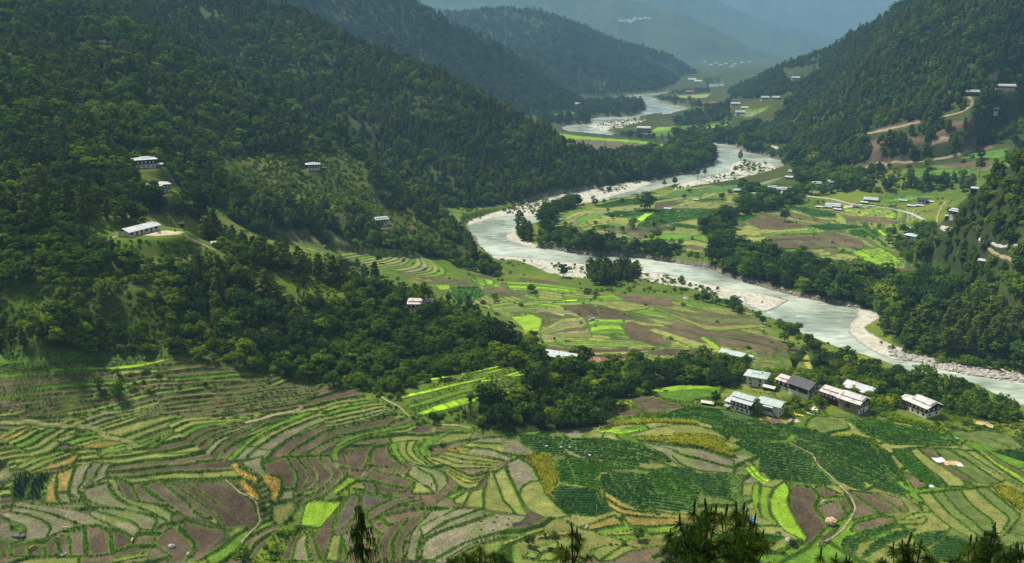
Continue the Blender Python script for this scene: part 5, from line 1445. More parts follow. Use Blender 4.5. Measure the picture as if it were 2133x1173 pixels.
small('s', 925, 772, 9.5, 'white house with raised grey roof at the front of the hamlet across the river', rel=25, group=G_H)
small('s', 862, 715, 12, 'white house with dark slate roof in the hamlet across the river', rmat='dark', tier=False, rel=20, group=G_H)
small('s', 1118, 695, 11, 'bare mud house with grey stepped roof in the middle of the hamlet', 'mud', rel=28, group=G_H)
small('s', 1215, 712, 11, 'white house partly behind trees, right of the mud house', rel=-10, group=G_H)
small('s', 1268, 738, 13, 'low house with long white roof at the right end of the hamlet', 'mud', 'white', rel=-8, storeys=1, group=G_H)
small('s', 742, 700, 11, 'low house with pale hipped roof at the left end of the hamlet', 'dark', 'grey', rel=10, storeys=1, roof='hip', tier=False, group=G_H)
small('s', 1610, 672, 11, 'tall white house, left of the pair above the pale road', rel=26, storeys=3, group=G_H)
small('s', 1792, 656, 12.5, 'tall white house, right of the pair above the pale road', rel=30, storeys=3, group=G_H)
small('s', 1295, 550, 9, 'low white roofed house under the trees above the hamlet', 'mud', 'white', storeys=1, tier=False, group=G_H)
small('s', 1330, 488, 10, 'small house with grey roof, uppermost of the hamlet', 'white', 'grey', storeys=1, group=G_H)
shed('s', 770, 724, 8, 'white roofed shed in front of the pale hipped roof')
shed('s', 1050, 690, 6, 'small grey shed left of the mud house', 'grey')
shed('s', 1408, 672, 6, 'tiny white shed right of the hamlet trees')
shed('s', 1478, 674, 6, 'tiny white shed halfway to the tall white pair')
shed('s', 1915, 652, 7, 'little white shed right of the tall white pair', wall=M_WHITE)
shed('s', 260, 792, 6, 'small white shed on the green fields before the hamlet')
shed('o', 1545, 412, 8, 'white roofed hut beside the big tree on the river bend', wall=M_WHITE, name='hut')
small('p', 1130, 150, 16, 'large farm with several white roofs above the potato field', 'mud', 'white', rel=-5, storeys=1, W=11)
shed('p', 1170, 172, 9, 'white roofed shed in front of the large farm')
shed('p', 1085, 150, 8, 'grey roofed shed against the left side of the large farm', 'grey')
shed('p', 1005, 148, 8, 'dark shed with pinkish roof left of the large farm', 'pink')
shed('p', 1345, 148, 6, 'brown mud hut standing by the road', 'dark', wall=M_MUD, name='hut')
small('p', 1480, 92, 15, 'long mud brick house with grey roof above the road', 'mud', 'grey', rel=-4, storeys=1, tier=False)
shed('p', 1420, 105, 8, 'blue roofed shed below the long mud brick house', 'blue')
shed('p', 1780, 92, 9, 'low brick shed with pale roof right of the long mud house', 'grey', wall=M_MUD)
small('y', 815, 272, 9, 'white house with dark green grey roof near the dirt track', 'white', 'dark', rel=-5, group=None)
shed('y', 918, 250, 8, 'bright white roofed shed right of the dark roofed house')
shed('y', 692, 302, 9, 'long white roof shed left of the dark roofed house')
shed('y', 792, 298, 8, 'white roof shed in front of the dark roofed house')
shed('y', 458, 300, 6, 'small dark shed by the road', 'dark')
small('y', 1215, 430, 8, 'narrow white house among dark trees right of the dirt track', 'white', 'white', rel=-30)
shed('y', 1145, 432, 5, 'tiny white shed left of the narrow white house')
shed('y', 1588, 985, 9, 'white roofed hut alone in the right bank bushes', wall=M_MUD, name='hut')
shed('y', 635, 575, 7, 'white roofed shed behind the blue grey roofed house')
shed('y', 870, 605, 8, 'pale low shed in the bushes above the bamboo')
shed('y', 1500, 100, 10, 'pale roofed shed high in the right hand trees', 'grey')
G_R = 'farmhouses on the right hand mountain'
small('w', 1568, 252, 24, 'long farmhouse with many white windows, highest on the right hand mountain', 'white', 'pink', rel=12, W=9, group=G_R)
small('w', 1270, 305, 15, 'dark timber house beside the top of the winding road', 'dark', 'grey', rel=5, W=8, group=G_R)
small('w', 1462, 462, 10, 'small white house alone among dark trees on the right slope', 'white', 'grey', rel=5, group=G_R)
small('w', 548, 758, 11, 'white and dark house with bright roof next to the building under construction', 'white', 'white', rel=-2, group=G_R)
t = site('unfinished_house', 'unfinished brick coloured house with scaffolding and a blue cloth', 'house', 'w', 470, 760, -2, 8)
MB().box(-5, 5, 0, 6, -3, 2.6).build('wall', M_MUD, t)
for u in (-3.4, -1.1, 1.2, 3.4): window(t, 'f', u, .8, .9, 1.1, -5, 5, 0, 6, 'dark')
b = MB()
for i in range(6):
    for y_ in (-.4, 6.4): b.tube((-5 + i * 2, y_, -1), (-5 + i * 2, y_, 5.4), .14)
for z_ in (2.75, 5.2): b.box(-5.3, 5.3, -.55, 6.55, z_, z_ + .14)
b.build('scaffold', surf_mat('orange_timber', (.36, .14, .06), (.48, .21, .09), 1.0), t)
MB().slab((-2, -.7, 5.2), (2.5, -.7, 5.2), (2.5, 1.6, 5.6), (-2, 1.6, 5.6), .05).build('cloth', surf_mat('blue_cloth', (.08, .12, .42), (.12, .2, .55), 1.0), t)
G_F = 'far farmhouses down the valley'
small('q', 1175, 668, 27, 'big reddish farmhouse standing by the far river bend', 'mud', 'pink', rel=-6, W=14, storeys=3, group=G_F)
shed('q', 1235, 700, 14, 'pale shed in front of the big reddish farmhouse', 'rust')
small('X', 706, 502, 17, 'far white house on the upper terraces of the right slope', 'white', 'grey', rel=5, group=G_F)
small('X', 516, 626, 16, 'far white house, left of a pair on the right slope', 'white', 'grey', rel=5, group=G_F)
small('X', 580, 626, 15, 'far white house, right of a pair on the right slope', 'white', 'grey', rel=-12, group=G_F)
small('X', 330, 664, 20, 'far wide white house above the green terraces', 'white', 'grey', rel=5, group=G_F)
small('X', 388, 680, 14, 'far low house with dull roof between two white ones', 'mud', 'pink', rel=0, storeys=1, group=G_F)
small('X', 360, 717, 18, 'far white house, lowest over the green terraces', 'white', 'grey', rel=5, group=G_F)
small('X', 150, 662, 20, 'far temple like house with red roof above the river', 'white', 'red', rel=0, group=G_F)
small('X', 196, 658, 16, 'far red roofed house right of the temple like one', 'mud', 'red', rel=0, group=G_F)
small('X', 165, 684, 14, 'far white house below the two red roofs', 'white', 'white', rel=0, storeys=1, group=G_F)
small('q', 410, 365, 20, 'far white house among the trees of the left bank', 'white', 'white', rel=0, storeys=1, group=G_F)
small('q', 455, 365, 16, 'far pinkish roofed house right of the white one on the left bank', 'white', 'pink', rel=0, storeys=1, group=G_F)
small('q', 1715, 100, 30, 'far white house with flat roof under the third ridge', 'white', 'white', rel=0, storeys=2, group=G_F)
small('q', 1778, 120, 28, 'far white house nearer the river under the third ridge', 'white', 'white', rel=0, storeys=2, group=G_F)
small('q', 1690, 240, 26, 'far reddish house on the distant flat beside the river', 'mud', 'red', rel=0, storeys=2, group=G_F)
for i, (x_, y_) in enumerate([(1292, 47), (1300, 48), (1309, 46), (1318, 47), (1322, 43), (1333, 43), (1343, 42), (1352, 42), (1313, 50)]):
    p = at(x_, y_); az = math.atan2(p.x, p.y)
    t = thing('apartment_block', 'tiny white block of the settlement on the hazy mountain slope', 'building', p, -az, 'white settlement on the hazy slope')
    MB().box(-16, 16, 0, 20, -10, 15).build('wall', M_WHITE, t); hip_roof(t, 'roof', -16, 16, 0, 20, 15.2, 5, 3, RM['white'])
for i, (x_, y_) in enumerate([(1468, 132), (1480, 138), (1491, 135), (1500, 139), (1512, 136), (1530, 137), (1545, 134), (1560, 132), (1524, 142)]):
    p = at(x_, y_); az = math.atan2(p.x, p.y)
    t = thing('distant_house', 'tiny pale house of the town on the far valley floor', 'house', p, -az, 'town on the far valley floor')
    MB().box(-10, 10, 0, 14, -5, 9).build('wall', M_WHITE, t); hip_roof(t, 'roof', -10, 10, 0, 14, 9.2, 4, 3, RM['grey'])
# ================================================================== TREES AND SHRUBS
def leaf_mat(name, ramp, hue=.0, trans=.25):
    """colour varies from tree to tree and in patches of the crown"""
    m = bpy.data.materials.new(name); m.use_nodes = True
    nt = m.node_tree; nd, ln = nt.nodes, nt.links; nd.clear()
    out = nd.new('ShaderNodeOutputMaterial')
    oi = nd.new('ShaderNodeObjectInfo'); geo = nd.new('ShaderNodeNewGeometry')
    tc = nd.new('ShaderNodeTexCoord')
    n = noise_node(nd, 7.0, 3); ln.new(tc.outputs['Object'], n.inputs['Vector'])
    n2 = noise_node(nd, .012, 3); ln.new(geo.outputs['Position'], n2.inputs['Vector'])
    a = nd.new('ShaderNodeMath'); a.operation = 'MULTIPLY_ADD'; a.inputs[1].default_value = .62; ln.new(oi.outputs['Random'], a.inputs[0])
    b = nd.new('ShaderNodeMath'); b.operation = 'MULTIPLY_ADD'; b.inputs[1].default_value = .42; b.inputs[2].default_value = -.22; ln.new(n.outputs['Fac'], b.inputs[0])
    c = nd.new('ShaderNodeMath'); c.operation = 'MULTIPLY_ADD'; c.inputs[1].default_value = .8; c.inputs[2].default_value = -.26; ln.new(n2.outputs['Fac'], c.inputs[0])
    ln.new(b.outputs[0], a.inputs[2])
    d = nd.new('ShaderNodeMath'); d.operation = 'ADD'; ln.new(a.outputs[0], d.inputs[0]); ln.new(c.outputs[0], d.inputs[1])
    r = nd.new('ShaderNodeValToRGB'); cr = r.color_ramp
    for i, (pos, col) in enumerate(ramp):
        e = cr.elements[i] if i < 2 else cr.elements.new(pos)
        e.position = pos; e.color = (*col, 1)
    ln.new(d.outputs[0], r.inputs['Fac'])
    df = nd.new('ShaderNodeBsdfDiffuse'); tr = nd.new('ShaderNodeBsdfTranslucent'); mx = nd.new('ShaderNodeMixShader'); mx.inputs[0].default_value = trans
    ln.new(r.outputs['Color'], df.inputs['Color']); ln.new(r.outputs['Color'], tr.inputs['Color'])
    ln.new(df.outputs[0], mx.inputs[1]); ln.new(tr.outputs[0], mx.inputs[2]); ln.new(mx.outputs[0], out.inputs['Surface'])
    return m
M_PINE = leaf_mat('pine_needles', [(0.0, (0.035, 0.065, 0.011)), (1.0, (0.190, 0.199, 0.021)), (.35, (0.067, 0.108, 0.016)), (.75, (0.117, 0.153, 0.018))])
M_BROAD = leaf_mat('broad_leaves', [(0.0, (0.032, 0.072, 0.010)), (1.0, (0.292, 0.315, 0.018)), (.4, (0.067, 0.135, 0.013)), (.75, (0.145, 0.226, 0.015))])
M_DARKL = leaf_mat('dark_leaves', [(0.0, (0.022, 0.046, 0.011)), (1.0, (0.078, 0.127, 0.018)), (.4, (0.034, 0.069, 0.014)), (.75, (0.049, 0.094, 0.016))])
M_SHRUB = leaf_mat('shrub_leaves', [(0.0, (0.049, 0.099, 0.010)), (1.0, (0.381, 0.324, 0.021)), (.4, (0.094, 0.171, 0.011)), (.75, (0.190, 0.262, 0.015))])
M_BAMB = leaf_mat('bamboo_leaves', [(0.0, (0.110, 0.175, 0.026)), (1.0, (0.303, 0.350, 0.053)), (.4, (0.156, 0.228, 0.032)), (.75, (0.221, 0.289, 0.039))], trans=.35)
M_FARN = leaf_mat('far_leaves', [(0.0, (0.029, 0.060, 0.018)), (1.0, (0.110, 0.149, 0.039)), (.4, (0.048, 0.088, 0.025)), (.75, (0.074, 0.116, 0.032))])
M_BARK = surf_mat('bark', (.07, .05, .035), (.14, .105, .075), 3.0)

def quads_from(cen, nrm, size, asp, rg):
    """small leaf quads at cen facing nrm"""
    n = len(cen)
    nrm = nrm / np.linalg.norm(nrm, axis=1, keepdims=True)
    ref = rg.normal(size=(n, 3))
    u = np.cross(nrm, ref); u /= np.linalg.norm(u, axis=1, keepdims=True) + 1e-9
    v = np.cross(nrm, u)
    s = size * rg.uniform(.7, 1.3, n)[:, None]
    p = np.stack([cen - u * s - v * s * asp, cen + u * s - v * s * asp, cen + u * s + v * s * asp, cen - u * s + v * s * asp], 1)
    return p.reshape(-1, 3), np.arange(4 * n).reshape(n, 4)
def crown_broad(seed, ncl, nq, cz=.60, rx=.33, rz=.36, cr=.13, size=.032, flat=0):
    rg = np.random.default_rng(seed)
    d = rg.normal(size=(ncl, 3)); d /= np.linalg.norm(d, axis=1, keepdims=True)
    rad = rg.uniform(.45, 1.0, ncl) ** .6
    lob = 1 + .3 * np.sin(3 * np.arctan2(d[:, 1], d[:, 0]) + rg.uniform(0, 6)) * rg.uniform(.4, 1)
    c = d * rad[:, None] * np.array([rx, rx, rz]) * lob[:, None] + np.array([0, 0, cz])
    c[:, 2] = np.maximum(c[:, 2], .16)
    k = np.repeat(np.arange(ncl), nq)
    dd = rg.normal(size=(ncl * nq, 3)); dd /= np.linalg.norm(dd, axis=1, keepdims=True)
    dd[:, 2] = np.abs(dd[:, 2]) * .9 - .25
    rr = cr * rg.uniform(.7, 1.35, ncl)
    cen = c[k] + dd * rr[k][:, None] * np.array([1.1, 1.1, .75])
    return quads_from(cen, dd + .35 * (cen - np.array([0, 0, cz])) / rx + .5 * rg.normal(size=dd.shape) + np.array([0, 0, .35]), size, .8, rg)
def crown_pine(seed, lev, per, nq, size=.028, base=.25, rmax=.21, power=1.3, round_=False):
    rg = np.random.default_rng(seed)
    cs, dirs = [], []
    for i in range(lev):
        h = base + (1 - base) * (i + rg.uniform(0, .7)) / lev
        t = (h - base) / (1 - base)
        r = rmax * ((1 - t ** power) * (.6 + .4 * min(1, t * 4)) + .07)
        n = max(2, int(per * (1.1 - .6 * t)))
        a0 = rg.uniform(0, 6.28)
        for j in range(n):
            a = a0 + 6.283 * j / n + rg.uniform(-.4, .4)
            rr = r * rg.uniform(.35, 1.1)
            cs.append((rr * math.cos(a), rr * math.sin(a), min(h + rg.uniform(-.03, .03), .985))); dirs.append((math.cos(a) * .5, math.sin(a) * .5, .8))
    c = np.array(cs); dr = np.array(dirs); n = len(c)
    k = np.repeat(np.arange(n), nq)
    dd = rg.normal(size=(n * nq, 3)); dd /= np.linalg.norm(dd, axis=1, keepdims=True)
    cen = c[k] + dd * .05 * np.array([1.2, 1.2, .8])
    return quads_from(cen, dd * .9 + dr[k] * .6, size, .55, rg)
def trunk_geo(seed, h, r0, r1, limbs, lz=(.35, .6), ll=.2):
    rg = random.Random(seed); b = MB()
    p = Vector((0, 0, -.06)); q = p.copy(); n = 4
    prev = p
    for i in range(n):
        t = (i + 1) / n
        q = Vector((rg.uniform(-.012, .012), rg.uniform(-.012, .012), -.06 + (h + .06) * t))
        b.tube(prev, q, r0 + (r1 - r0) * i / n, r0 + (r1 - r0) * t, 6); prev = q
    for i in range(limbs):
        z = rg.uniform(*lz) * 1.0; a = 6.283 * i / max(1, limbs) + rg.uniform(-.5, .5)
        b.tube((0, 0, z), (math.cos(a) * ll, math.sin(a) * ll, z + ll * rg.uniform(.4, .9)), r1 * 1.2, r1 * .4, 4)
    return b
VAR = {}
def variant(kind, crown, mat, trunk):
    v, f = crown
    cm = np_mesh('crown', v, f, mat, False)
    tm = trunk.mesh('trunk', M_BARK) if trunk else None
    # joined copy for the mass planting
    if trunk:
        tv = np.array(trunk.v); n0 = len(v)
        me = bpy.data.meshes.new('tree_mass')
        allv = np.concatenate([v, tv]); faces = [tuple(q) for q in f] + [tuple(n0 + i for i in q) for q in trunk.f]
        me.from_pydata(allv.tolist(), [], faces); me.materials.append(mat); me.materials.append(M_BARK)
        mi = np.zeros(len(faces), np.int32); mi[len(f):] = 1; me.polygons.foreach_set('material_index', mi); me.update()
    else: me = cm
    VAR.setdefault(kind, []).append((cm, tm, me))
for s_ in range(5):
    variant('broadleaf', crown_broad(s_, 36, 24, rx=.34 + .04 * (s_ % 2), rz=.36 - .04 * (s_ % 3), cr=.115, size=.034), M_BROAD, trunk_geo(s_, .6, .03, .012, 4))
for s_ in range(4):
    variant('pine', crown_pine(20 + s_, 10, 8, 13, rmax=.22 + .025 * s_, base=.14 + .04 * s_, power=2.9, size=.036), M_PINE, trunk_geo(20 + s_, .97, .022, .004, 3, (.3, .5), .12))
for s_ in range(3):
    variant('dark', crown_broad(40 + s_, 60, 20, rx=.40, rz=.36, cr=.12, size=.028), M_DARKL, trunk_geo(40 + s_, .6, .035, .014, 4))
for s_ in range(3):
    variant('lime', crown_broad(340 + s_, 34, 22, rx=.32, rz=.37, cr=.12, size=.034), M_SHRUB, trunk_geo(340 + s_, .6, .028, .012, 4))
for s_ in range(5):
    variant('shrub', crown_broad(60 + s_, 20, 16, cz=.42, rx=.55, rz=.42, cr=.24, size=.07), M_SHRUB, None)
for s_ in range(3):
    variant('umbrella', crown_pine(80 + s_, 8, 8, 14, base=.55, rmax=.24, power=2.2), M_PINE, trunk_geo(80 + s_, .95, .02, .006, 4, (.55, .75), .14))
for s_ in range(3):
    variant('farpine', crown_pine(100 + s_, 6, 6, 7, size=.055, rmax=.25, base=.1, power=2.8), M_FARN, None)
    variant('farbroad', crown_broad(110 + s_, 16, 9, cr=.17, size=.062, cz=.5, rz=.42), M_FARN, None)
def crown_bamboo(seed):
    rg = np.random.default_rng(seed); cs = []; nr = []
    for i in range(46):
        a = rg.uniform(0, 6.28); lean = rg.uniform(.05, .42); hh = rg.uniform(.75, 1.0)
        for t in np.linspace(.18, 1, 12):
            r = lean * t ** 2.2 + .05; z = hh * (t - .18 * lean * t ** 3 * 2)
            for q in range(3):
                cs.append((r * math.cos(a) + rg.normal() * .025, r * math.sin(a) + rg.normal() * .025, z + rg.normal() * .02)); nr.append((math.cos(a) + rg.normal() * .5, math.sin(a) + rg.normal() * .5, .6))
    return quads_from(np.array(cs), np.array(nr), .022, 1.6, rg)
for s_ in range(3): variant('bamboo', crown_bamboo(130 + s_), M_BAMB, None)

# ---------------------------------------------------------------- visibility
_slope = (Z - CAM_H) / DR[:, None]
_slope[:_LDsearch] = -9
RUNMAX = np.maximum.accumulate(_slope, 0)
def visible(x, y, z):
    a = np.arctan2(x, y); D = np.hypot(x, y)
    c = np.rint(fcol(a)).astype(int).clip(0, NC - 1); r = np.floor(frow(np.log(D))).astype(int).clip(1, NR - 1)
    return (z - CAM_H) / D >= RUNMAX[r - 1, c] - .002
# ---------------------------------------------------------------- where trees may not stand
BLOCK = (water | gravel & (dw < 12) | near_road)
siteM = np.zeros((NR, NC), bool)
for (x_, y_, r_) in SITES:
    siteM |= np.hypot(gX - x_, gY - y_) < r_
BLOCK = BLOCK | siteM
infield = fld & (EDGE > .35)
def near_idx(x, y):
    return np.rint(frow(np.log(np.hypot(x, y)))).astype(int).clip(0, NR - 1), np.rint(fcol(np.arctan2(x, y))).astype(int).clip(0, NC - 1)
TREES = []            # dicts of arrays, one per stand
def stand(name, label, glabel, M, spacing, kinds, hr, clear=None, noise=None, dens=1.0, seed=0, over_fields=False, dmax=1e9):
    """kinds: list of (kind, weight, height factor)"""
    rg = np.random.default_rng(1000 + seed)
    M = M & ~BLOCK & (np.abs(AZ)[None] < R(43)) & (DR[:, None] < dmax)
    if not over_fields: M = M & ~infield & ~(SPOT > 0)
    if clear is not None: M = M & ~clear
    rows, cols = np.nonzero(M)
    if len(rows) == 0: return
    xs = gX[rows, cols]; ys = gY[rows, cols]
    x0, x1, y0, y1 = xs.min(), xs.max(), ys.min(), ys.max()
    nx = int((x1 - x0) / spacing) + 1; ny = int((y1 - y0) / spacing) + 1
    jx, jy = np.meshgrid(np.arange(nx), np.arange(ny))
    x = x0 + (jx.ravel() + rg.uniform(-.5, .5, nx * ny)) * spacing + (jy.ravel() % 2) * spacing * .5
    y = y0 + (jy.ravel() + rg.uniform(-.5, .5, nx * ny)) * spacing
    ok = (y > 5); x, y = x[ok], y[ok]
    r, c = near_idx(x, y)
    keep = M[r, c]
    if noise is not None:
        nz = fbm(x / noise[0], y / noise[0], 3, 500 + seed)
        keep &= rg.uniform(size=len(x)) < np.clip((nz - noise[1]) / .18, noise[2] if len(noise) > 2 else 0, 1)
    keep &= rg.uniform(size=len(x)) < dens
    x, y = x[keep], y[keep]
    z = ground_z(x, y)
    w = np.array([k[1] for k in kinds], float); w /= w.sum()
    # kinds grow in patches
    pn = fbm(x / 40, y / 40, 2, 700 + seed)
    rank = np.argsort(np.argsort(pn + rg.uniform(-.25, .25, len(x)))) / max(1, len(x))
    ki = np.searchsorted(np.cumsum(w), rank, 'right').clip(0, len(kinds) - 1)
    hf = np.array([k[2] for k in kinds])[ki]
    h = rg.uniform(hr[0], hr[1], len(x)) * hf * np.where(rg.uniform(size=len(x)) < .16, 1.5, 1)
    TREES.append(dict(name=name, label=label, glabel=glabel, x=x, y=y, z=z, h=h, kind=np.array([k[0] for k in kinds])[ki], rot=rg.uniform(0, 6.28, len(x)), wid=rg.uniform(.85, 1.25, len(x)), single=np.zeros(len(x), bool)))

front = TT < 1.12
m1, m2, m3, m4, m5, m6 = (MASK == k for k in (1, 2, 3, 4, 5, 6))
near = MASK == 0
stand('pine_forest', 'pine forest on the left mountain', 'pine in the forest on the left mountain', m2 & front, 6.6, [('pine', .62, 1), ('broadleaf', .30, .85), ('lime', .08, .8)], (7.5, 13.5), noise=(70, .22, .35), seed=1)
stand('mixed_forest', 'pine and oak forest on the near left hill', 'pine on the wooded near left hill', m1 & front, 6.8, [('pine', .46, 1), ('broadleaf', .27, .85), ('lime', .1, .8), ('shrub', .17, .4)], (8.0, 13.5), clear=clear1, noise=(60, .25, .4), seed=2)
stand('hill_scrub', 'scattered scrub on the grassy clearings of the left hill', 'bush on the grassy clearing of the left hill', m1 & front & clear1, 4.2, [('shrub', .9, 1), ('pine', .1, 1.7)], (1.2, 3.0), noise=(25, .3, .25), seed=3)
ridgeK = [('farpine', .6, 1), ('farbroad', .4, .9)]
stand('ridge_forest', 'forest on the hazy second ridge', 'tree on the hazy second ridge', m3 & (TT < 1.05), 11.5, ridgeK, (11, 17), noise=(120, .2, .4), seed=4)
stand('ridge_forest', 'forest on the rounded third ridge', 'tree on the rounded third ridge', m4 & (TT < 1.05), 15, ridgeK, (13, 20), noise=(160, .22, .4), seed=5)
clear5 = in_polys('X', ['620,430 760,420 900,430 800,470 760,520 700,540 640,510', '300,650 450,640 600,600 560,680 420,780 100,800 330,720'])
stand('mountain_forest', 'forest on the right hand mountain', 'pine in the forest on the right hand mountain', m5 & front & (DR[:, None] < 1800), 7.4, [('pine', .62, 1), ('broadleaf', .3, .8), ('dark', .08, .8)], (9, 16), noise=(80, .12, .6), seed=6)
stand('mountain_forest', 'forest on the far shoulder of the right hand mountain', 'tree on the far shoulder of the right hand mountain', m5 & front & (DR[:, None] >= 1800), 9.5, ridgeK, (10, 16), clear=clear5, noise=(100, .2, .4), seed=7)
mixK = [('broadleaf', .5, 1), ('shrub', .28, .45), ('pine', .22, 1.25)]
stand('knoll_wood', 'dense mixed wood on the knoll below the school', 'leafy tree in the dense wood below the school', kn & near, 4.2, [('broadleaf', .46, 1), ('shrub', .34, .5), ('lime', .16, .95), ('dark', .10, 1.1), ('pine', .07, 1.4)], (3.8, 8.4), clear=lawn, noise=(24, .27, .22), seed=8)
stand('knoll_bushes', 'bushes in the openings of the wood below the school', 'bush in the openings of the wood below the school', kn & near & ~lawn, 3.3, [('shrub', 1, 1)], (.9, 2.4), seed=52, dens=.92)
stand('crest_wood', 'pines and bushes on the shoulder right of the school', 'pine on the shoulder right of the school', in_polys('F', ['425,478 470,490 560,530 640,560 760,595 700,600 560,568 500,545 430,515', '330,440 440,455 470,490 400,475']), 6.0, [('pine', .5, 1.3), ('shrub', .4, .4), ('broadleaf', .1, 1)], (6, 9.5), noise=(20, .15, .4), seed=50)
stand('knoll_scrub', 'low scrub on the lawns of the knoll', 'low bush on the grass of the knoll', kn & near & lawn, 2.6, [('shrub', .93, 1), ('pine', .07, 1.8)], (.7, 1.9), noise=(9, .36, .15), seed=9)
leftn = in_polys('F', ['-330,300 0,335 80,348 140,392 220,425 262,468 160,478 0,474 -330,430'])
stand('pine_wood', 'yellowish pines and bushes at the left edge above the school', 'pine at the left edge above the school', (leftn | (near & (AZ < -.40)[None] & (DR[:, None] > 540) & (DR[:, None] < 720))), 6.0, [('pine', .45, 1.3), ('broadleaf', .22, .9), ('lime', .13, .8), ('shrub', .2, .4)], (5.5, 10.5), noise=(30, .2, .4), seed=10)
grove = in_polys('F', [GRV])
stand('dark_grove', 'dark grove of round trees around the left farmhouses', 'dark round tree in the grove by the left farmhouses', grove, 7.5, [('dark', .7, 1), ('broadleaf', .3, .9)], (9, 14), seed=11)
s_ = in_polys('F', ['440,440 560,450 760,470 900,520 960,560 1040,578 1000,540 960,480 850,400 780,440 600,450'])
stand('slope_wood', 'bushes and trees between the brown terraces and the left hill', 'tree at the foot of the left hill above the terraces', s_ & near | (m1 & (DR[:, None] < 800)), 6.0, [('broadleaf', .5, 1), ('shrub', .35, .45), ('pine', .15, 1.2)], (6, 10), noise=(30, .25, .3), seed=12)
rb = in_polys('F', [RB])
pg = in_polys('F', ['1832,690 1870,668 2000,660 2150,660 2150,772 1960,742 1885,720'])
stand('riverside_wood', 'dense riverside wood on the right bank', 'leafy tree in the dense wood on the right bank', rb & ~pg & (dw > 3), 6.4, [('broadleaf', .55, 1), ('dark', .30, 1), ('lime', .12, .9), ('shrub', .05, .5)], (8.5, 16), seed=13)
stand('pine_grove', 'pine grove behind the sand spit', 'pine in the grove behind the sand spit', pg & (dw > 14), 6.4, [('pine', .9, 1), ('broadleaf', .1, .8)], (9, 14.5), seed=14)
ib = in_polys('o', ['70,740 240,690 430,720 560,770 800,785 1000,805 1200,835 1500,855 1560,900 1500,940 1200,935 1000,915 700,895 350,855 100,830'])
stand('riverside_wood', 'belt of trees along the near bank of the river bend', 'leafy tree in the belt along the river bend', ib & (dw > 1.5), 6.6, [('broadleaf', .55, 1), ('dark', .35, 1), ('shrub', .1, .5)], (8, 13.5), seed=15)
il = in_polys('o', ['150,590 150,460 300,390 450,340 600,350 480,392 340,472 230,560'])
stand('riverside_wood', 'dark trees along the upstream side of the river bend', 'dark tree on the upstream side of the river bend', il, 7, [('dark', .6, 1), ('broadleaf', .4, .9)], (8, 13), seed=16)
isc = in_polys('o', ['1330,620 1800,590 2133,560 2133,960 1560,930 1500,850 1100,780 1300,720'])
stand('scrub', 'scrub and small trees on the rough ground of the river bend', 'bush on the rough ground of the river bend', isc, 6.5, [('shrub', .7, 1), ('broadleaf', .3, 1.8)], (2, 4.5), noise=(25, .32, .1), seed=17)
ql = in_polys('q', ['430,965 900,905 1000,895 1580,890 1590,800 1700,770 1880,830 1965,880 1975,1000 1800,1080 1500,1140 900,1172 350,1172 250,1000'])
stand('riverside_wood', 'woods on the left bank beyond the brown field', 'tree in the woods beyond the brown field', ql & (MASK == 0), 8.5, [('broadleaf', .55, 1), ('dark', .2, 1), ('pine', .25, 1.1)], (9, 15), noise=(50, .15, .5), seed=18)
qi = in_polys('q', ['740,340 870,320 1120,330 1180,370 1180,420 1040,465 820,485 700,460 560,520 400,480 380,370 560,330', '130,520 300,510 560,520 590,570 300,600 100,560', '0,300 130,440 80,520 150,660 0,640'])
stand('far_wood', 'dark woods on the far left bank', 'tree on the far left bank', qi & (MASK == 0), 12, [('farpine', .5, 1), ('farbroad', .5, .9)], (11, 18), seed=19, noise=(80, .1, .5))
qr = in_polys('q', ['1330,290 1700,330 1900,400 1700,385 1480,355 1340,310', '1450,240 1900,200 1920,225 1500,260', '1480,560 1560,530 1740,440 1900,420 2133,350 2133,560 1850,590 1560,610', '860,740 1000,690 1280,730 1600,720 1700,640 2133,600 2133,800 1700,760 1400,750'])
stand('far_wood', 'woods on the far right bank', 'tree on the far right bank', qr & (MASK == 0), 13, [('farbroad', .7, 1), ('farpine', .3, 1.1)], (8, 14), seed=20, noise=(90, .28, .15))
sr = in_polys('F', ['1402,282 1450,284 1530,280 1570,255 1625,285 1662,318 1700,350 1640,343 1580,322 1540,313 1462,299 1402,292', '1380,320 1402,300 1440,298 1462,305 1480,314 1486,335 1440,352 1400,350'])
stand('riverside_wood', 'belt of trees between the far road and the river', 'tree between the far road and the river', sr & (dw > 2), 8.5, [('broadleaf', .7, 1), ('dark', .3, 1)], (11, 16), seed=21)
sv = in_polys('s', ['600,690 700,640 860,640 1000,690 1100,720 1200,740 1340,700 1400,620 1350,500 1400,400 1560,480 1750,430 2133,450 2133,640 1900,700 1700,740 1500,720 1300,800 1200,870 1050,900 760,960 650,1000 560,1100 640,1172 150,1172 300,1080 430,1000 600,940 720,900 600,860 480,800'])
stand('hamlet_wood', 'trees between the houses of the hamlet across the river', 'tree between the houses of the hamlet across the river', sv & (MASK == 0), 8.5, [('broadleaf', .6, 1), ('dark', .25, 1), ('shrub', .15, .45)], (7, 12), noise=(30, .22, .2), seed=22)
pb = in_polys('p', ['0,240 130,225 260,180 280,320 260,440 170,520 140,600 0,600', '130,230 400,160 600,110 800,60 860,95 620,165 450,195 250,260', '260,440 420,400 460,480 360,540 280,560'])
stand('gully_wood', 'dark trees in the gully between the river bend and the ploughed fields', 'tree in the gully beside the ploughed fields', pb, 7.5, [('broadleaf', .5, 1), ('dark', .4, 1), ('shrub', .1, .5)], (7, 12), noise=(30, .15, .4), seed=23)
pr = in_polys('p', ['1640,400 1780,330 1900,330 2133,300 2133,900 1990,900 1950,720 1760,640 1740,560 1600,500'])
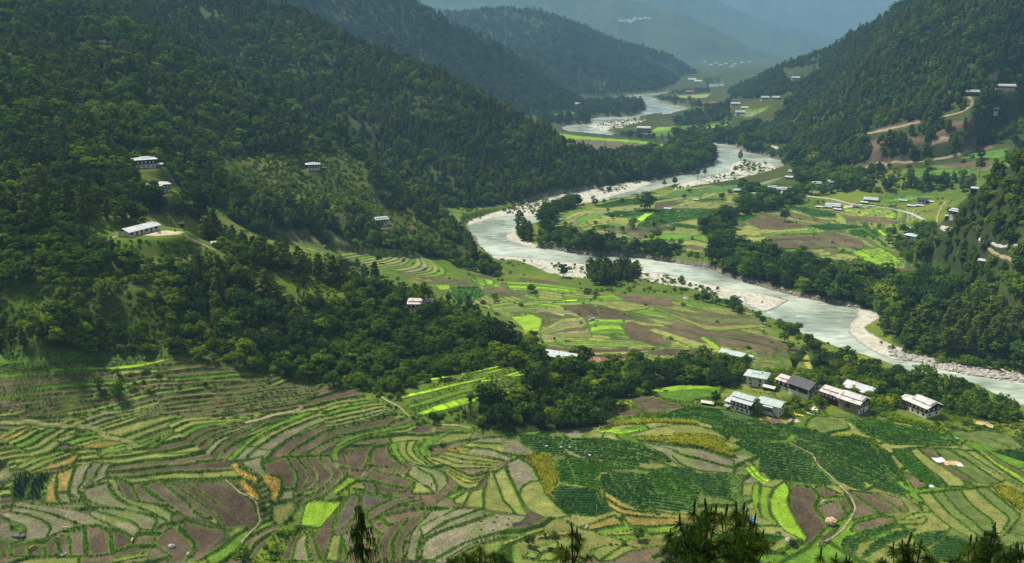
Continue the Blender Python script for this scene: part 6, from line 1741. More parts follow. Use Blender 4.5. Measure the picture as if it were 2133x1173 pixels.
stand('slope_wood', 'bushes and trees round the blue grey roofed house', 'leafy tree near the blue grey roofed house', pr & near, 6.2, [('broadleaf', .55, 1), ('shrub', .35, .45), ('dark', .1, 1)], (5, 9.5), noise=(22, .25, .3), seed=24)
wl_ = in_polys('w', ['0,1000 300,960 900,960 1250,1050 1300,1172 0,1172', '270,660 380,640 800,560 900,730 700,780 600,720 330,700', '900,500 1280,420 1400,400 1738,380 1738,760 1460,760 1170,760 1000,720 1080,600', '600,780 1000,740 1160,800 900,880 600,900 480,880', '1100,180 1500,210 1738,240 1738,400 1300,400 1280,320 1180,260'])
stand('slope_wood', 'scrub and trees among the roads of the right hand slope', 'tree among the roads of the right hand slope', wl_ & (MASK == 0), 9, [('broadleaf', .45, 1), ('shrub', .3, .5), ('pine', .15, 1.1), ('dark', .1, 1)], (7, 12.5), noise=(45, .25, .3), seed=25)
hk = in_polys('w', ['0,640 130,570 240,600 280,760 300,900 200,960 0,960', '-100,700 0,640 0,980 -150,950'])
stand('slope_wood', 'bushes and trees filling the lower right hand slope', 'tree on the lower right hand slope', in_polys('F', ['1690,310 1760,270 1850,235 1960,165 2133,150 2140,330 1960,345 1850,352 1700,352']), 8.0, [('broadleaf', .35, 1), ('shrub', .45, .5), ('pine', .14, 1.2), ('dark', .06, 1)], (5, 9.5), noise=(40, .32, .12), seed=51)
stand('pine_hillock', 'dark tree covered hillock left of the unfinished house', 'dark tree on the hillock left of the unfinished house', hk, 7.5, [('pine', .5, 1.1), ('dark', .5, 1)], (12, 18), seed=26)
stand('spur_wood', 'bushy trees on the spur at the right edge', 'tree on the bushy spur at the right edge', m6 & (TT < 1.1), 5.6, [('broadleaf', .4, 1), ('pine', .3, 1.25), ('shrub', .3, .5)], (6, 11), noise=(25, .2, .45), seed=27)
rl = in_polys('F', ['1955,478 2050,505 2150,530 2150,610 2000,610 1930,600 1900,575 1930,520'])
stand('slope_wood', 'bushes on the slope above the right bank wood', 'bush on the slope above the right bank wood', (rl & near) | (near & (AZ > .44)[None] & (DR[:, None] > 600) & (DR[:, None] < 1000)), 5.2, [('broadleaf', .4, 1.7), ('shrub', .6, 1)], (2.4, 5.2), noise=(22, .25, .35), seed=28)
# woods round the near village
vw = in_polys('F', [VW])
stand('village_wood', 'dense trees in the hollow left of the village', 'leafy tree in the dense hollow left of the village', vw, 5.0, [('broadleaf', .46, 1), ('lime', .2, .9), ('dark', .22, 1), ('shrub', .12, .5)], (4.8, 9.5), noise=(20, .12, .5), seed=29)
vs = in_polys('F', [VS])
stand('bank_wood', 'trees and bushes on the bank between village and river', 'tree on the bank between the village and the river', vs & (dw > 2), 5.6, [('broadleaf', .38, 1), ('lime', .16, .9), ('shrub', .33, .5), ('dark', .13, 1)], (4.5, 9.5), noise=(20, .15, .4), seed=30)
vg = in_polys('F', ['1580,770 1690,778 1760,790 1830,800 1900,838 1862,870 1810,850 1780,858 1700,850 1690,865 1640,862 1600,800', '1700,845 1770,858 1860,862 1870,850 1700,830'])
stand('village_wood', 'bushes and trees among the village houses', 'leafy bush among the village houses', vg, 4.6, [('broadleaf', .5, 1), ('shrub', .5, .55)], (3.5, 6.5), noise=(15, .2, .4), seed=31)
# terraces: bushes along risers and rough corners
bundM = fld & (EDGE < .7) & (DR[:, None] < 520)
stand('bund_scrub', 'small bushes along the terrace edges', 'small bush on a terrace edge', bundM, 2.2, [('shrub', 1, 1)], (.4, .9), noise=(16, .55, 0), seed=32, over_fields=True, dens=.15)
bundF = fld & (EDGE < .9) & (DR[:, None] >= 520) & (DR[:, None] < 1100)
stand('bund_scrub', 'small bushes along the far field edges', 'small bush on a far field edge', bundF, 4.0, [('shrub', 1, 1)], (.8, 1.9), noise=(25, .5, 0), seed=33, over_fields=True, dens=.2)
rough = in_polys('a', ['1100,360 1350,340 1900,260 2100,330 1900,400 1650,540 1300,560 1100,520']) | in_polys('b', ['0,340 600,310 560,390 0,420', '1050,280 1400,260 1750,330 1650,300 1100,330']) | in_polys('d', ['1000,480 1130,500 1180,780 1500,560 1530,580 1250,850 1000,1050 880,1100 800,1172 1200,1172 1350,900 1500,820 1300,800 1150,820 1080,700']) | in_polys('e', ['350,300 600,340 850,560 1000,620 1060,640 900,700 650,520', '980,570 1200,520 1650,420 1900,380 2100,560 1700,700 1500,680 1100,640', '1300,700 1450,720 1050,1000 1000,930'])
stand('rough_scrub', 'rough bushes in the gully and corners of the terraces', 'rough bush in the gully of the terraces', rough, 2.6, [('shrub', 1, 1)], (.8, 2.2), noise=(9, .38, .1), seed=34)
gl = in_polys('h', ['340,900 730,860 850,860 1150,830 1420,900 1900,900 1700,960 1500,1010 1000,1000 600,1000 380,930 150,1010 0,1050 0,1000 200,930']) | in_polys('k', ['1000,780 1200,850 1500,1000 1600,1050 1100,1172 1000,1000'])
stand('rough_scrub', 'dark green bushes on the terrace banks at the bottom', 'dark green bush on the bottom terrace banks', gl, 2.4, [('shrub', .7, 1), ('dark', .3, 1.3)], (.9, 2.2), noise=(9, .34, .1), seed=35)
# grass slope scrubs everywhere else on near ground
stand('meadow_scrub', 'scattered low bushes on the rough meadows', 'low bush on the rough meadow', near & ~kn & (DR[:, None] > 400) & (DR[:, None] < 1150) & ~fld & (dw > 4), 5.0, [('shrub', 1, 1)], (.7, 2.2), noise=(18, .56, .01), seed=36)
# river flats
rf = gravel & (dw > 12)
fl = in_polys('F', ['1030,548 1110,560 1180,585 1240,596 1330,590 1440,606 1480,620 1530,632 1620,690 1500,640 1380,600 1280,600 1150,590 1080,585 1030,575'])
stand('flat_scrub', 'bushes on the stony river flats', 'bush on the stony river flat', fl | rf, 6.0, [('shrub', .8, 1), ('broadleaf', .2, 1.6)], (1.0, 3.0), noise=(22, .50, .02), seed=37)
pf = in_polys('r', ['1500,1172 1530,1080 1620,1040 1740,960 1900,980 2030,1050 2080,1172 1800,1250 1600,1250'])
stand('pine_clump', 'clump of pines on the river flat', 'pine in the clump on the river flat', pf, 5.5, [('pine', .8, 1), ('shrub', .2, .4)], (8, 12.5), seed=38)
pf2 = in_polys('r', ['720,620 830,590 890,690 860,770 760,740'])
stand('pine_clump', 'few pines on the point of the river bend', 'pine on the point of the river bend', pf2, 6, [('pine', .6, 1), ('broadleaf', .4, .8)], (9, 14), seed=39)
hedge = in_polys('m', ['0,420 80,360 250,320 500,300 620,330 800,320 1250,300 1500,260 1450,220 1250,270 900,300 560,260 500,330 250,350 60,440'])
stand('hedge_trees', 'row of bushes between the middle fields', 'bush in the row between the middle fields', hedge, 4.6, [('shrub', .6, .5), ('broadleaf', .4, 1)], (4, 7), noise=(20, .2, .4), seed=40)
rbank = in_polys('n', ['450,330 700,360 800,400 960,400 1050,470 1200,500 1350,600 1590,600 1700,720 1830,850 2000,920 1960,960 1800,900 1600,780 1400,700 1400,640 1150,600 1120,530 880,450 600,360'])
stand('bank_wood', 'bushes along the near river bank by the ploughed field', 'bush on the near bank by the ploughed field', rbank & (dw > 1.5), 5.0, [('shrub', .55, .5), ('broadleaf', .45, 1)], (4, 7.5), noise=(20, .2, .3), seed=41)
# ---------------------------------------------------------------- trees that stand alone: frame, foot x, foot y, height in frame px, kind, label
LONE = """o|1300,420|210|dark|huge dark spreading tree, biggest on the river bend fields|1.25
r|1245,1160|165|broadleaf|tall round tree standing alone on the sandy flat by the river|.8
s|1250,1022|140|broadleaf|lone round tree on a thin trunk among the ploughed fields|.9
s|280,560|120|umbrella|flat topped pine, left of a pair on the stony river flat|1
s|360,537|100|umbrella|flat topped pine, right of a pair on the stony river flat|1
s|30,640|110|umbrella|tall flat topped pine by the water, downstream of the pair|1
s|695,502|95|umbrella|lone flat topped pine at the edge of the white sand|1
s|755,345|112|pine|pine growing out of the middle of the white sand|.7
o|1510,175|90|umbrella|umbrella shaped pine on the bank of the river bend, the smaller|1.1
o|1625,168|112|umbrella|umbrella shaped pine on the bank of the river bend, the taller|1.1
o|740,362|78|dark|dark round tree at the upstream corner of the river bend|1.2
o|845,342|52|dark|small dark tree right of the dark round corner tree|1
o|1045,327|45|dark|small tree on the upstream edge of the potato strip|1.3
o|885,437|45|broadleaf|small tree in the pale meadow of the river bend|1
o|930,508|46|dark|low round tree left of the bright potato field|1.4
o|1185,545|45|broadleaf|round bush tree by the yellow green strip|1.4
o|750,582|56|broadleaf|green tree on the terrace step of the river bend|1
o|845,642|62|broadleaf|darker green tree below the terrace step|1
o|725,647|50|broadleaf|bushy tree left of the darker green one|1
o|670,707|62|broadleaf|round tree on the dark ploughed crescent|.9
o|1050,672|85|broadleaf|pair crowned tree at the corner of the dark field|.9
o|1165,622|66|dark|dark tree over the brown strip of the river bend|1.1
o|415,592|55|broadleaf|green tree above the red brown plots|1
o|320,572|58|dark|dark low tree at the tip of the river bend fields|1.2
o|1400,602|58|dark|dark tree under the potato field of the river bend|1
o|1475,562|50|broadleaf|light tree under the right end of the potato field|1
o|1790,222|45|dark|dark tree in the upstream green strip|1.2
o|1730,283|44|dark|low wide tree right of the big one, upstream fields|1.3
a|1112,492|132|shrub|narrow bush on the left terraces|.45
a|1318,575|165|shrub|big dark bush on the left terraces|.55
e|1495,560|262|lopped|tall lopped tree with a tuft of leaves, by the bright seedling beds|1
e|1080,640|135|broadleaf|dark leafy tree at the lower end of the seedling beds|.9
e|690,378|75|shrub|small feathery bush on the lowest bright strip|.6
d|830,1195|190|broadleaf|vivid round tree at the bottom edge of the terraces|1.2
h|1490,935|165|broadleaf|thin green tree on the bank below the orange paddy|1
h|280,992|135|broadleaf|bushy tree on the bank of the bottom terraces|1.1
i|930,242|132|shrub|fresh light green tree in front of the white balcony house|.55
i|480,110|150|dark|dark tree left of the village shed|.8
v|840,462|150|pine|yellow topped pine on the right shoulder of the knoll|.95
v|1030,590|205|pine|tall pine, rightmost on the knoll shoulder|.9
v|1160,562|92|pine|short bushy pine at the edge of the middle fields|1.1
v|945,500|165|pine|slender bare pine behind the yellow topped one|.5
v|720,472|90|dark|dark round bush tree below the green potato plot|1
v|720,392|135|broadleaf|dark ragged tree left of the yellow topped pine|.6
v|1250,930|400|dark|very broad dark tree at the right end of the knoll|1.15
v|1660,838|170|broadleaf|lollipop shaped tree rising above the knoll end|.7
v|450,480|330|umbrella|big dark pine in front of the farmhouse on the knoll|1.2
v|700,730|165|dark|blue green round tree in the middle of the knoll wood|1
u|135,472|200|pine|tall pine, leftmost of the row on the knoll crest|.9
u|270,392|175|pine|slim pine on the crest, second from the left|.7
u|400,450|130|pine|bushy pine on the crest above the sunny lawn|1
u|545,565|205|pine|broad pine in the middle of the knoll crest|.85
u|660,522|155|pine|leafy pine right of the middle of the crest|1.2
u|780,545|145|dark|dark tree between the crest pines|1
u|860,482|92|pine|round pine behind the dark tree of the crest|1.2
u|925,582|142|pine|light green pine near the right end of the crest|1
u|1015,622|205|pine|tallest pine at the right end of the crest|.85
u|1045,432|82|broadleaf|dark round tree among the step terraces|.8
u|410,660|155|pine|sparse nearly bare pine on the sunny lawn|.45
u|672,592|82|broadleaf|small yellow tree on the path of the sunny lawn|.8
u|200,302|92|pine|small pine at the foot of the brown terraces|1
u|1690,560|0|pine||0
z|120,885|480|pine|tall thin pine at the left, above the school hut|.6
z|490,530|0|pine||0
z|420,620|150|pine|pine on the slope behind the school, left|.9
z|1035,735|130|pine|round topped pine in the dark grove behind the school|.9
z|620,680|130|pine|pale pine in the dark grove above the school roof|.9
z|370,1100|150|pine|slim pine right of the white hut|.5
w|1330,1040|155|umbrella|tall pine on the right hand terraces|1
w|1255,1165|140|umbrella|dark pine below the right hand terraces|1
w|1345,880|80|dark|dark round tree beside the brown terraces, right slope|.9
n|1550,715|130|broadleaf|spreading tree on the near river bank|1.3
n|950,470|115|broadleaf|dark bush tree where the side channel leaves|1.3
m|920,95|115|broadleaf||0
x|1115,320|135|pine|dark pointed tree in the hollow left of the village|1
x|2060,630|180|dark||0
t|690,880|150|broadleaf|large dark green tree between village and river|1.3
t|500,830|100|broadleaf|round tree left of the large dark green one|1.2
t|430,960|130|dark|black green round tree behind the white barn|1
t|985,1010|145|dark|wide dark tree near the rapids|1.1
t|330,760|75|dark|dark tree over the river left of the large one|1.1
t|865,1020|215|bamboo|tall feathery bamboo clump by the river|.75
t|1290,1070|110|broadleaf|palm like spiky tree at the gravel shore|1.2
n|1620,1110|190|bamboo|big yellow green bamboo clump above the village|1.1
n|2080,1110|140|bamboo|bamboo clump right of the potato plots|1.2
V|1150,270|150|bamboo|bamboo clump behind the slate roofed house|1
V|1255,290|140|bamboo|bamboo clump behind the barn|.9
y|780,830|130|bamboo|brownish bamboo clump below the blue grey roofed house|1.2
y|880,820|140|bamboo|bamboo clump, second right of the blue grey roofed house|1.2
y|1000,780|140|bamboo|dark bamboo clump farther right of the blue grey roofed house|1.2
y|600,890|110|bamboo|fresh green bamboo clump below the blue grey roofed house|1.3
t|760,400|210|broadleaf|bright fresh green tree in the right bank wood|1.0
t|1440,520|110|broadleaf|vivid green tree at the right edge of the pine grove|1.2"""
lopped_v = crown_broad(300, 26, 18, cz=.80, rx=.13, rz=.18, cr=.07, size=.018)
lv2 = crown_broad(301, 16, 14, cz=.45, rx=.06, rz=.25, cr=.05, size=.014)
_v = np.concatenate([lopped_v[0], lv2[0]]); _f = np.concatenate([lopped_v[1], lv2[1] + len(lopped_v[0])])
variant('lopped', (_v, _f), M_DARKL, trunk_geo(300, .8, .03, .015, 0))
KIND_NAME = {'pine': 'pine_tree', 'umbrella': 'pine_tree', 'broadleaf': 'broadleaf_tree', 'dark': 'dark_leaved_tree', 'shrub': 'bush', 'bamboo': 'bamboo_clump', 'lime': 'broadleaf_tree', 'lopped': 'lopped_tree', 'farpine': 'distant_tree', 'farbroad': 'distant_tree'}
KIND_CAT = {'pine': 'pine', 'umbrella': 'pine', 'broadleaf': 'tree', 'dark': 'tree', 'shrub': 'bush', 'bamboo': 'bamboo', 'lime': 'tree', 'lopped': 'tree', 'farpine': 'tree', 'farbroad': 'tree'}
def plant(kind, x, y, z, h, rot, wid, label, group, v):
    cm, tm, _ = VAR[kind][v % len(VAR[kind])]
    e = bpy.data.objects.new(KIND_NAME[kind], None if tm is not None else cm)
    COL.objects.link(e)
    e.location = (x, y, z); e.rotation_euler = (0, 0, rot); e.scale = (h * wid, h * wid, h)
    setp(e, label, KIND_CAT[kind], group)
    if tm is not None:
        c = bpy.data.objects.new('crown', cm); COL.objects.link(c); c.parent = e
        t = bpy.data.objects.new('trunk', tm); COL.objects.link(t); t.parent = e
    return e
KEEP = []
for i, line in enumerate(LONE.split('\n')):
    f = line.split('|')
    wid = float(f[5])
    if wid == 0: continue
    fr = f[0]; fx, fy = map(float, f[1].split(',')); hp = float(f[2]) / FR[fr][2]
    px, py = P1(fr, fx, fy)
    p = at(px, py)
    h = hp * p.length_squared ** .5 * 0 + hp / FPX * math.hypot(math.hypot(p.x, p.y), CAM_H - p.z) * 1.02
    kf = {'shrub': .85}.get(f[3], 1.0)
    plant(f[3], p.x, p.y, p.z - .1, h / (1.0 if f[3] != 'shrub' else .84), rng.uniform(0, 6.28), wid, f[4], None, i)
    KEEP.append((p.x, p.y, min(h * .3, 4.0)))
# ---------------------------------------------------------------- the largest of each kind stand as single objects
allx = np.concatenate([t['x'] for t in TREES]); ally = np.concatenate([t['y'] for t in TREES]); allz = np.concatenate([t['z'] for t in TREES]); allh = np.concatenate([t['h'] for t in TREES])
allk = np.concatenate([t['kind'] for t in TREES]); alls = np.concatenate([np.full(len(t['x']), i) for i, t in enumerate(TREES)])
drop = np.zeros(len(allx), bool)
for (x_, y_, r_) in KEEP: drop |= np.hypot(allx - x_, ally - y_) < r_
px_, py_, f_ = to_px(allx, ally, allz + allh * .6)
infr = (px_ > -10) & (px_ < 2143) & (py_ > -10) & (py_ < 1185)
vis = visible(allx, ally, allz + allh * .75) & infr & ~drop
app = allh / f_ * FPX
QUOTA = {'pine': 292, 'broadleaf': 292, 'dark': 292, 'shrub': 296}
single = np.zeros(len(allx), bool)
for k, q in QUOTA.items():
    idx = np.nonzero(vis & ((allk == k) | ((k == 'broadleaf') & (allk == 'lime'))) & (app > 6))[0]
    single[idx[np.argsort(-app[idx])[:q]]] = True
arot = np.concatenate([t['rot'] for t in TREES]); awid = np.concatenate([t['wid'] for t in TREES])
KW = {'lime': 'fresh green trees', 'pine': 'pines', 'broadleaf': 'leafy trees', 'dark': 'dark trees', 'shrub': 'bushes'}
Dall = np.hypot(allx, ally)
for i in np.nonzero(single)[0]:
    st = TREES[alls[i]]; m = alls == alls[i]
    head = {'lime': 'fresh light green tree', 'pine': 'conical pine', 'broadleaf': 'round leafy tree', 'dark': 'dense dark tree', 'shrub': 'rounded bush'}[allk[i]]
    place = re.sub(r'^((leafy|dark|round|green|rough|small|low|bush|tree|pine) )+(?=in |on |at |by |near |between |behind |beyond |from |beside |along |above |among )', '', st['glabel'])
    sv = m & single; q = (px_[i] - px_[sv].min()) / max(1, np.ptp(px_[sv])); dq = np.median(Dall[sv])
    part = ('lower ' if Dall[i] < dq else 'upper ') + ('left' if q < .34 else ('middle' if q < .67 else 'right'))
    size = 'tall ' if allh[i] > np.median(allh[sv & (allk == allk[i])]) else 'small '
    lab = size + head + ', ' + part + ' part, ' + place
    if len(lab.split()) > 16: lab = head + ', ' + part + ', ' + place
    plant(allk[i], allx[i], ally[i], allz[i] - .1, allh[i], arot[i], awid[i], lab, KW[allk[i]] + ' ' + place, int(i))
# ---------------------------------------------------------------- everything else is planted as masses
def scatter_group(kinds):
    """geometry nodes: instance the tree shapes on points"""
    ng = bpy.data.node_groups.new('planting', 'GeometryNodeTree')
    ng.interface.new_socket('Geometry', in_out='INPUT', socket_type='NodeSocketGeometry')
    ng.interface.new_socket('Geometry', in_out='OUTPUT', socket_type='NodeSocketGeometry')
    n = ng.nodes; l = ng.links
    gi = n.new('NodeGroupInput'); go = n.new('NodeGroupOutput')
    ci = n.new('GeometryNodeCollectionInfo'); ci.inputs['Separate Children'].default_value = True; ci.inputs['Reset Children'].default_value = True
    ci.inputs['Collection'].default_value = kinds
    ip = n.new('GeometryNodeInstanceOnPoints'); ip.inputs['Pick Instance'].default_value = True
    def attr(nm, ty):
        a = n.new('GeometryNodeInputNamedAttribute'); a.data_type = ty; a.inputs['Name'].default_value = nm; return a
    l.new(gi.outputs[0], ip.inputs['Points']); l.new(ci.outputs[0], ip.inputs['Instance'])
    l.new(attr('idx', 'INT').outputs['Attribute'], ip.inputs['Instance Index'])
    l.new(attr('rot', 'FLOAT_VECTOR').outputs['Attribute'], ip.inputs['Rotation'])
    l.new(attr('scl', 'FLOAT_VECTOR').outputs['Attribute'], ip.inputs['Scale'])
    l.new(ip.outputs[0], go.inputs[0])
    return ng
def scatter(name, label, x, y, z, rot, scl, idx, ng):
    me = bpy.data.meshes.new(name)
    n = len(x)
    me.vertices.add(n); me.vertices.foreach_set('co', np.stack([x, y, z], 1).astype(np.float32).ravel())
    a = me.attributes.new('idx', 'INT', 'POINT'); a.data.foreach_set('value', idx.astype(np.int32))
    r3 = np.zeros((n, 3), np.float32)
    if rot.ndim == 1: r3[:, 2] = rot
    else: r3[:] = rot
    a = me.attributes.new('rot', 'FLOAT_VECTOR', 'POINT'); a.data.foreach_set('vector', r3.ravel())
    a = me.attributes.new('scl', 'FLOAT_VECTOR', 'POINT'); a.data.foreach_set('vector', scl.astype(np.float32).ravel())
    me.update()
    o = link(name, me); setp(o, label, kind='stuff')
    md = o.modifiers.new('planting', 'NODES'); md.node_group = ng
    return o
TREE_COL = bpy.data.collections.new('tree_shapes'); VIDX = {}
c_ = 0
for k in sorted(VAR):
    VIDX[k] = []
    for (cm, tm, me) in VAR[k]:
        o = bpy.data.objects.new('shape_%03d' % c_, me); TREE_COL.objects.link(o); VIDX[k].append(c_); c_ += 1
NG_TREE = scatter_group(TREE_COL)
rest = ~single & ~drop & ((np.abs(px_ - CX) < 1650) & (py_ > -160) & (py_ < 1300))
# leave out what lies behind the hills seen from the valley side
hid = ~visible(allx, ally, allz + allh * 1.3 + 12)
rest &= ~hid
ntot = 0
for s, st in enumerate(TREES):
    ix = np.nonzero(rest & (alls == s))[0]
    if len(ix) == 0: continue
    ntot += len(ix)
    idx = np.array([VIDX[allk[i]][i % len(VIDX[allk[i]])] for i in ix])
    h = allh[ix]; w = awid[ix]
    scatter(st['name'], st['label'], allx[ix], ally[ix], allz[ix] - .1, arot[ix], np.stack([h * w, h * w, h], 1), idx, NG_TREE)
print('TREES', ntot, 'single', int(single.sum()), {k: int((single & (allk == k)).sum()) for k in QUOTA})
# ================================================================== CROPS AND GRASS
def crop_shape(lst):
    col = bpy.data.collections.new('crop_shapes')
    for i, (v, f, m) in enumerate(lst):
        o = bpy.data.objects.new('shape_%03d' % i, np_mesh('plant', v, f, m, False)); col.objects.link(o)
    return scatter_group(col), len(lst)
def dome(seed, ncl, nq, r, h, size):
    rg = np.random.default_rng(seed)
    n = ncl * nq
    a = rg.uniform(0, 6.28, n); rr = r * np.sqrt(rg.uniform(0, 1, n)); z = h * (1 - (rr / r) ** 2 * .7) * rg.uniform(.55, 1, n)
    c = np.stack([rr * np.cos(a), rr * np.sin(a), z], 1)
    return quads_from(c, np.stack([np.cos(a) * rr / r, np.sin(a) * rr / r, np.full(n, .9)], 1) + .5 * rg.normal(size=(n, 3)), size, .7, rg)
def blades(seed, n, h, spread, w, bend):
    rg = np.random.default_rng(seed); v = []; f = []
    for i in range(n):
        a = rg.uniform(0, 6.28); hh = h * rg.uniform(.6, 1.1); b = bend * rg.uniform(.4, 1.3)
        x0, y0 = rg.normal(size=2) * spread * .3; dx, dy = math.cos(a), math.sin(a); px, py = -dy * w, dx * w
        k = len(v)
        for t, ww in ((0, 1), (.55, .9), (1, .15)):
            r = spread * t + b * t * t; z = hh * (t - .35 * t ** 3 * (b / max(h, .01)))
            v += [(x0 + dx * r - px * ww, y0 + dy * r - py * ww, z), (x0 + dx * r + px * ww, y0 + dy * r + py * ww, z)]
        f += [(k, k + 1, k + 3, k + 2), (k + 2, k + 3, k + 5, k + 4)]
    return np.array(v), np.array(f)
M_POT = leaf_mat('potato_leaves', [(0, (0.022, 0.076, 0.016)), (1, (0.101, 0.216, 0.038)), (.4, (0.037, 0.119, 0.023)), (.75, (0.062, 0.162, 0.028))], trans=.2)
M_POT2 = leaf_mat('bright_potato_leaves', [(0, (0.030, 0.108, 0.011)), (1, (0.138, 0.296, 0.023)), (.4, (0.052, 0.166, 0.014)), (.75, (0.089, 0.226, 0.017))], trans=.2)
M_CORN = leaf_mat('yellow_maize_leaves', [(0, (.240, .270, .018)), (1, (.620, .580, .055)), (.4, (.360, .370, .025)), (.75, (.500, .480, .036))], trans=.35)
M_CORN2 = leaf_mat('fresh_shoot_leaves', [(0, (.090, .170, .012)), (1, (.280, .380, .030)), (.4, (.140, .245, .016)), (.75, (.210, .310, .022))], trans=.35)
M_TALL = leaf_mat('dark_tall_crop', [(0, (.012, .030, .012)), (1, (.050, .090, .035)), (.4, (.018, .045, .015)), (.75, (.030, .062, .022))], trans=.2)
M_FLOW = leaf_mat('flowering_crop', [(0, (.080, .160, .020)), (1, (.55, .62, .36)), (.4, (.160, .280, .045)), (.75, (.34, .45, .16))], trans=.25)
M_TUFT = leaf_mat('bank_grass', [(0, (.034, .080, .006)), (1, (.150, .220, .012)), (.4, (.060, .125, .008)), (.75, (.100, .170, .010))], trans=.3)
M_GOLD = leaf_mat('ripe_grain', [(0, (.220, .150, .025)), (1, (.52, .38, .10)), (.4, (.32, .215, .035)), (.75, (.42, .29, .06))], trans=.3)
NG_POT, _ = crop_shape([(*dome(s, 8, 5, .52, .55, .14), M_POT) for s in range(3)])
NG_POT2, _ = crop_shape([(*dome(5 + s, 8, 5, .50, .50, .14), M_POT2) for s in range(3)])
NG_CORN, _ = crop_shape([(*blades(10 + s, 11, 1.35, .25, .10, .75), M_CORN) for s in range(4)])
NG_CORN2, _ = crop_shape([(*dome(15 + s, 8, 6, .75, 1.2, .20), M_CORN2) for s in range(3)])
NG_TALL, _ = crop_shape([(*blades(20 + s, 12, 1.5, .12, .07, .35), M_TALL) for s in range(3)])
NG_FLOW, _ = crop_shape([(*dome(25 + s, 8, 5, .55, .6, .13), M_FLOW) for s in range(3)])
NG_TUFT, _ = crop_shape([(*blades(30 + s, 12, .45, .22, .06, .25), M_TUFT) for s in range(4)])
NG_GOLD, _ = crop_shape([(*blades(40 + s, 9, .65, .12, .05, .2), M_GOLD) for s in range(3)])
def li(c): return LET.index(c) + 1
def rows(sel, sp_row, sp_pl, ang, seed, jit=.12):
    """points in planting rows over the selected ground"""
    r, c = np.nonzero(sel)
    if len(r) == 0: return np.zeros(0), np.zeros(0)
    xs, ys = gX[r, c], gY[r, c]
    ca, sa = math.cos(ang), math.sin(ang)
    u = xs * ca + ys * sa; v = -xs * sa + ys * ca
    U, W = np.meshgrid(np.arange(u.min(), u.max(), sp_pl), np.arange(v.min(), v.max(), sp_row))
    rg = np.random.default_rng(seed)
    U = U.ravel() + rg.normal(size=U.size) * sp_pl * jit; W = W.ravel() + rg.normal(size=W.size) * sp_row * jit * .5
    W = W + (fbm(U / 30, W / 30, 2, seed) - .5) * 10
    x = U * ca - W * sa; y = U * sa + W * ca
    ok = y > 20; x, y = x[ok], y[ok]
    rr, cc = near_idx(x, y)
    k = sel[rr, cc] & (rg.uniform(size=len(x)) < .5 + 1.6 * fbm(x / 11, y / 11, 3, seed + 40))
    return x[k], y[k]
def sow(name, label, sel, sp_row, sp_pl, ang, seed, ng, nv, sc, jit=.12):
    x, y = rows(sel, sp_row, sp_pl, ang, seed, jit)
    if len(x) == 0: return
    rg = np.random.default_rng(seed)
    n = len(x); s = rg.uniform(sc[0], sc[1], n) * (.72 + .56 * fbm(x / 16, y / 16, 3, seed + 80))
    scatter(name, label, x, y, ground_z(x, y) - .03, rg.uniform(0, 6.28, n), np.stack([s, s, s * rg.uniform(.85, 1.2, n)], 1), rg.integers(0, nv, n), ng)
    return n
nr = (DR[:, None] < 470); okE = (EDGE > .45) & ~near_road & ~siteM
cnt = []
cnt.append(sow('potato_crop', 'dark green potato plants in rows on the right hand terraces', (CROP == li('p')) & nr & okE, 1.75, .72, R(-14), 1, NG_POT, 3, (.85, 1.2)))
cnt.append(sow('potato_crop', 'fresh green potato plants in rows', (CROP == li('q')) & nr & okE, 1.75, .72, R(-16), 2, NG_POT2, 3, (.85, 1.2)))
cnt.append(sow('potato_crop', 'green crop rows on the far fields', ((CROP == li('p')) | (CROP == li('q'))) & (DR[:, None] >= 470) & (DR[:, None] < 1150) & (EDGE > .8), 3.2, 1.6, R(-10), 3, NG_POT2, 3, (1.2, 1.8)))
inc = (CROP == li('c')) & nr
leftc = gX < 60 * 3.2
cnt.append(sow('maize_crop', 'yellow green maize plants in strips between the potato fields', inc & ~((gX > 150) & ((gY < 300) | (gY > 352))) & (EDGE > .1), 1.15, .95, R(10), 4, NG_CORN, 4, (.9, 1.35), .3))
cnt.append(sow('shoot_crop', 'bright lime green bushy crop at the right side', inc & ((gX > 150) & ((gY < 300) | (gY > 352))) & (EDGE > .1), 1.3, 1.1, R(10), 5, NG_CORN2, 3, (.8, 1.25), .3))
cnt.append(sow('tall_crop', 'dark tall plants in a small square plot on the left', (CROP == li('k')) & nr & okE, 1.0, .8, R(60), 6, NG_TALL, 3, (.9, 1.3), .3))
cnt.append(sow('flower_crop', 'whitish flowering crop right of the potato rows', (CROP == li('f')) & nr & okE, 1.1, .8, R(-12), 7, NG_FLOW, 3, (.8, 1.2), .2))
cnt.append(sow('grain_crop', 'ripe golden grain in small plots in the middle of the left terraces', (CROP == li('l')) & nr & okE, .8, .6, R(20), 8, NG_GOLD, 3, (.8, 1.2), .4))
bund_sel = fld & (EDGE < np.clip(.09 * STW, .25, .45)) & (DR[:, None] < 480) & (CROP != li('G'))
cnt.append(sow('bank_grass', 'long grass growing on the banks between the fields', bund_sel & (fbm(gX / 9, gY / 9, 3, 61) > .30), .55, .55, 0, 9, NG_TUFT, 4, (.5, 1.05), .4))
mead = (MASK == 0) & ~fld & (DR[:, None] > 250) & (DR[:, None] < 470) & (dw > 4) & ~BLOCK & (fbm(gX / 7, gY / 7, 3, 62) > .42)
cnt.append(sow('meadow_grass', 'rough tufts of grass on the unploughed slopes', mead & (np.abs(AZ) < R(35))[None], 1.15, 1.15, 0, 10, NG_TUFT, 4, (.8, 1.7), .45))
print('CROPS', cnt)
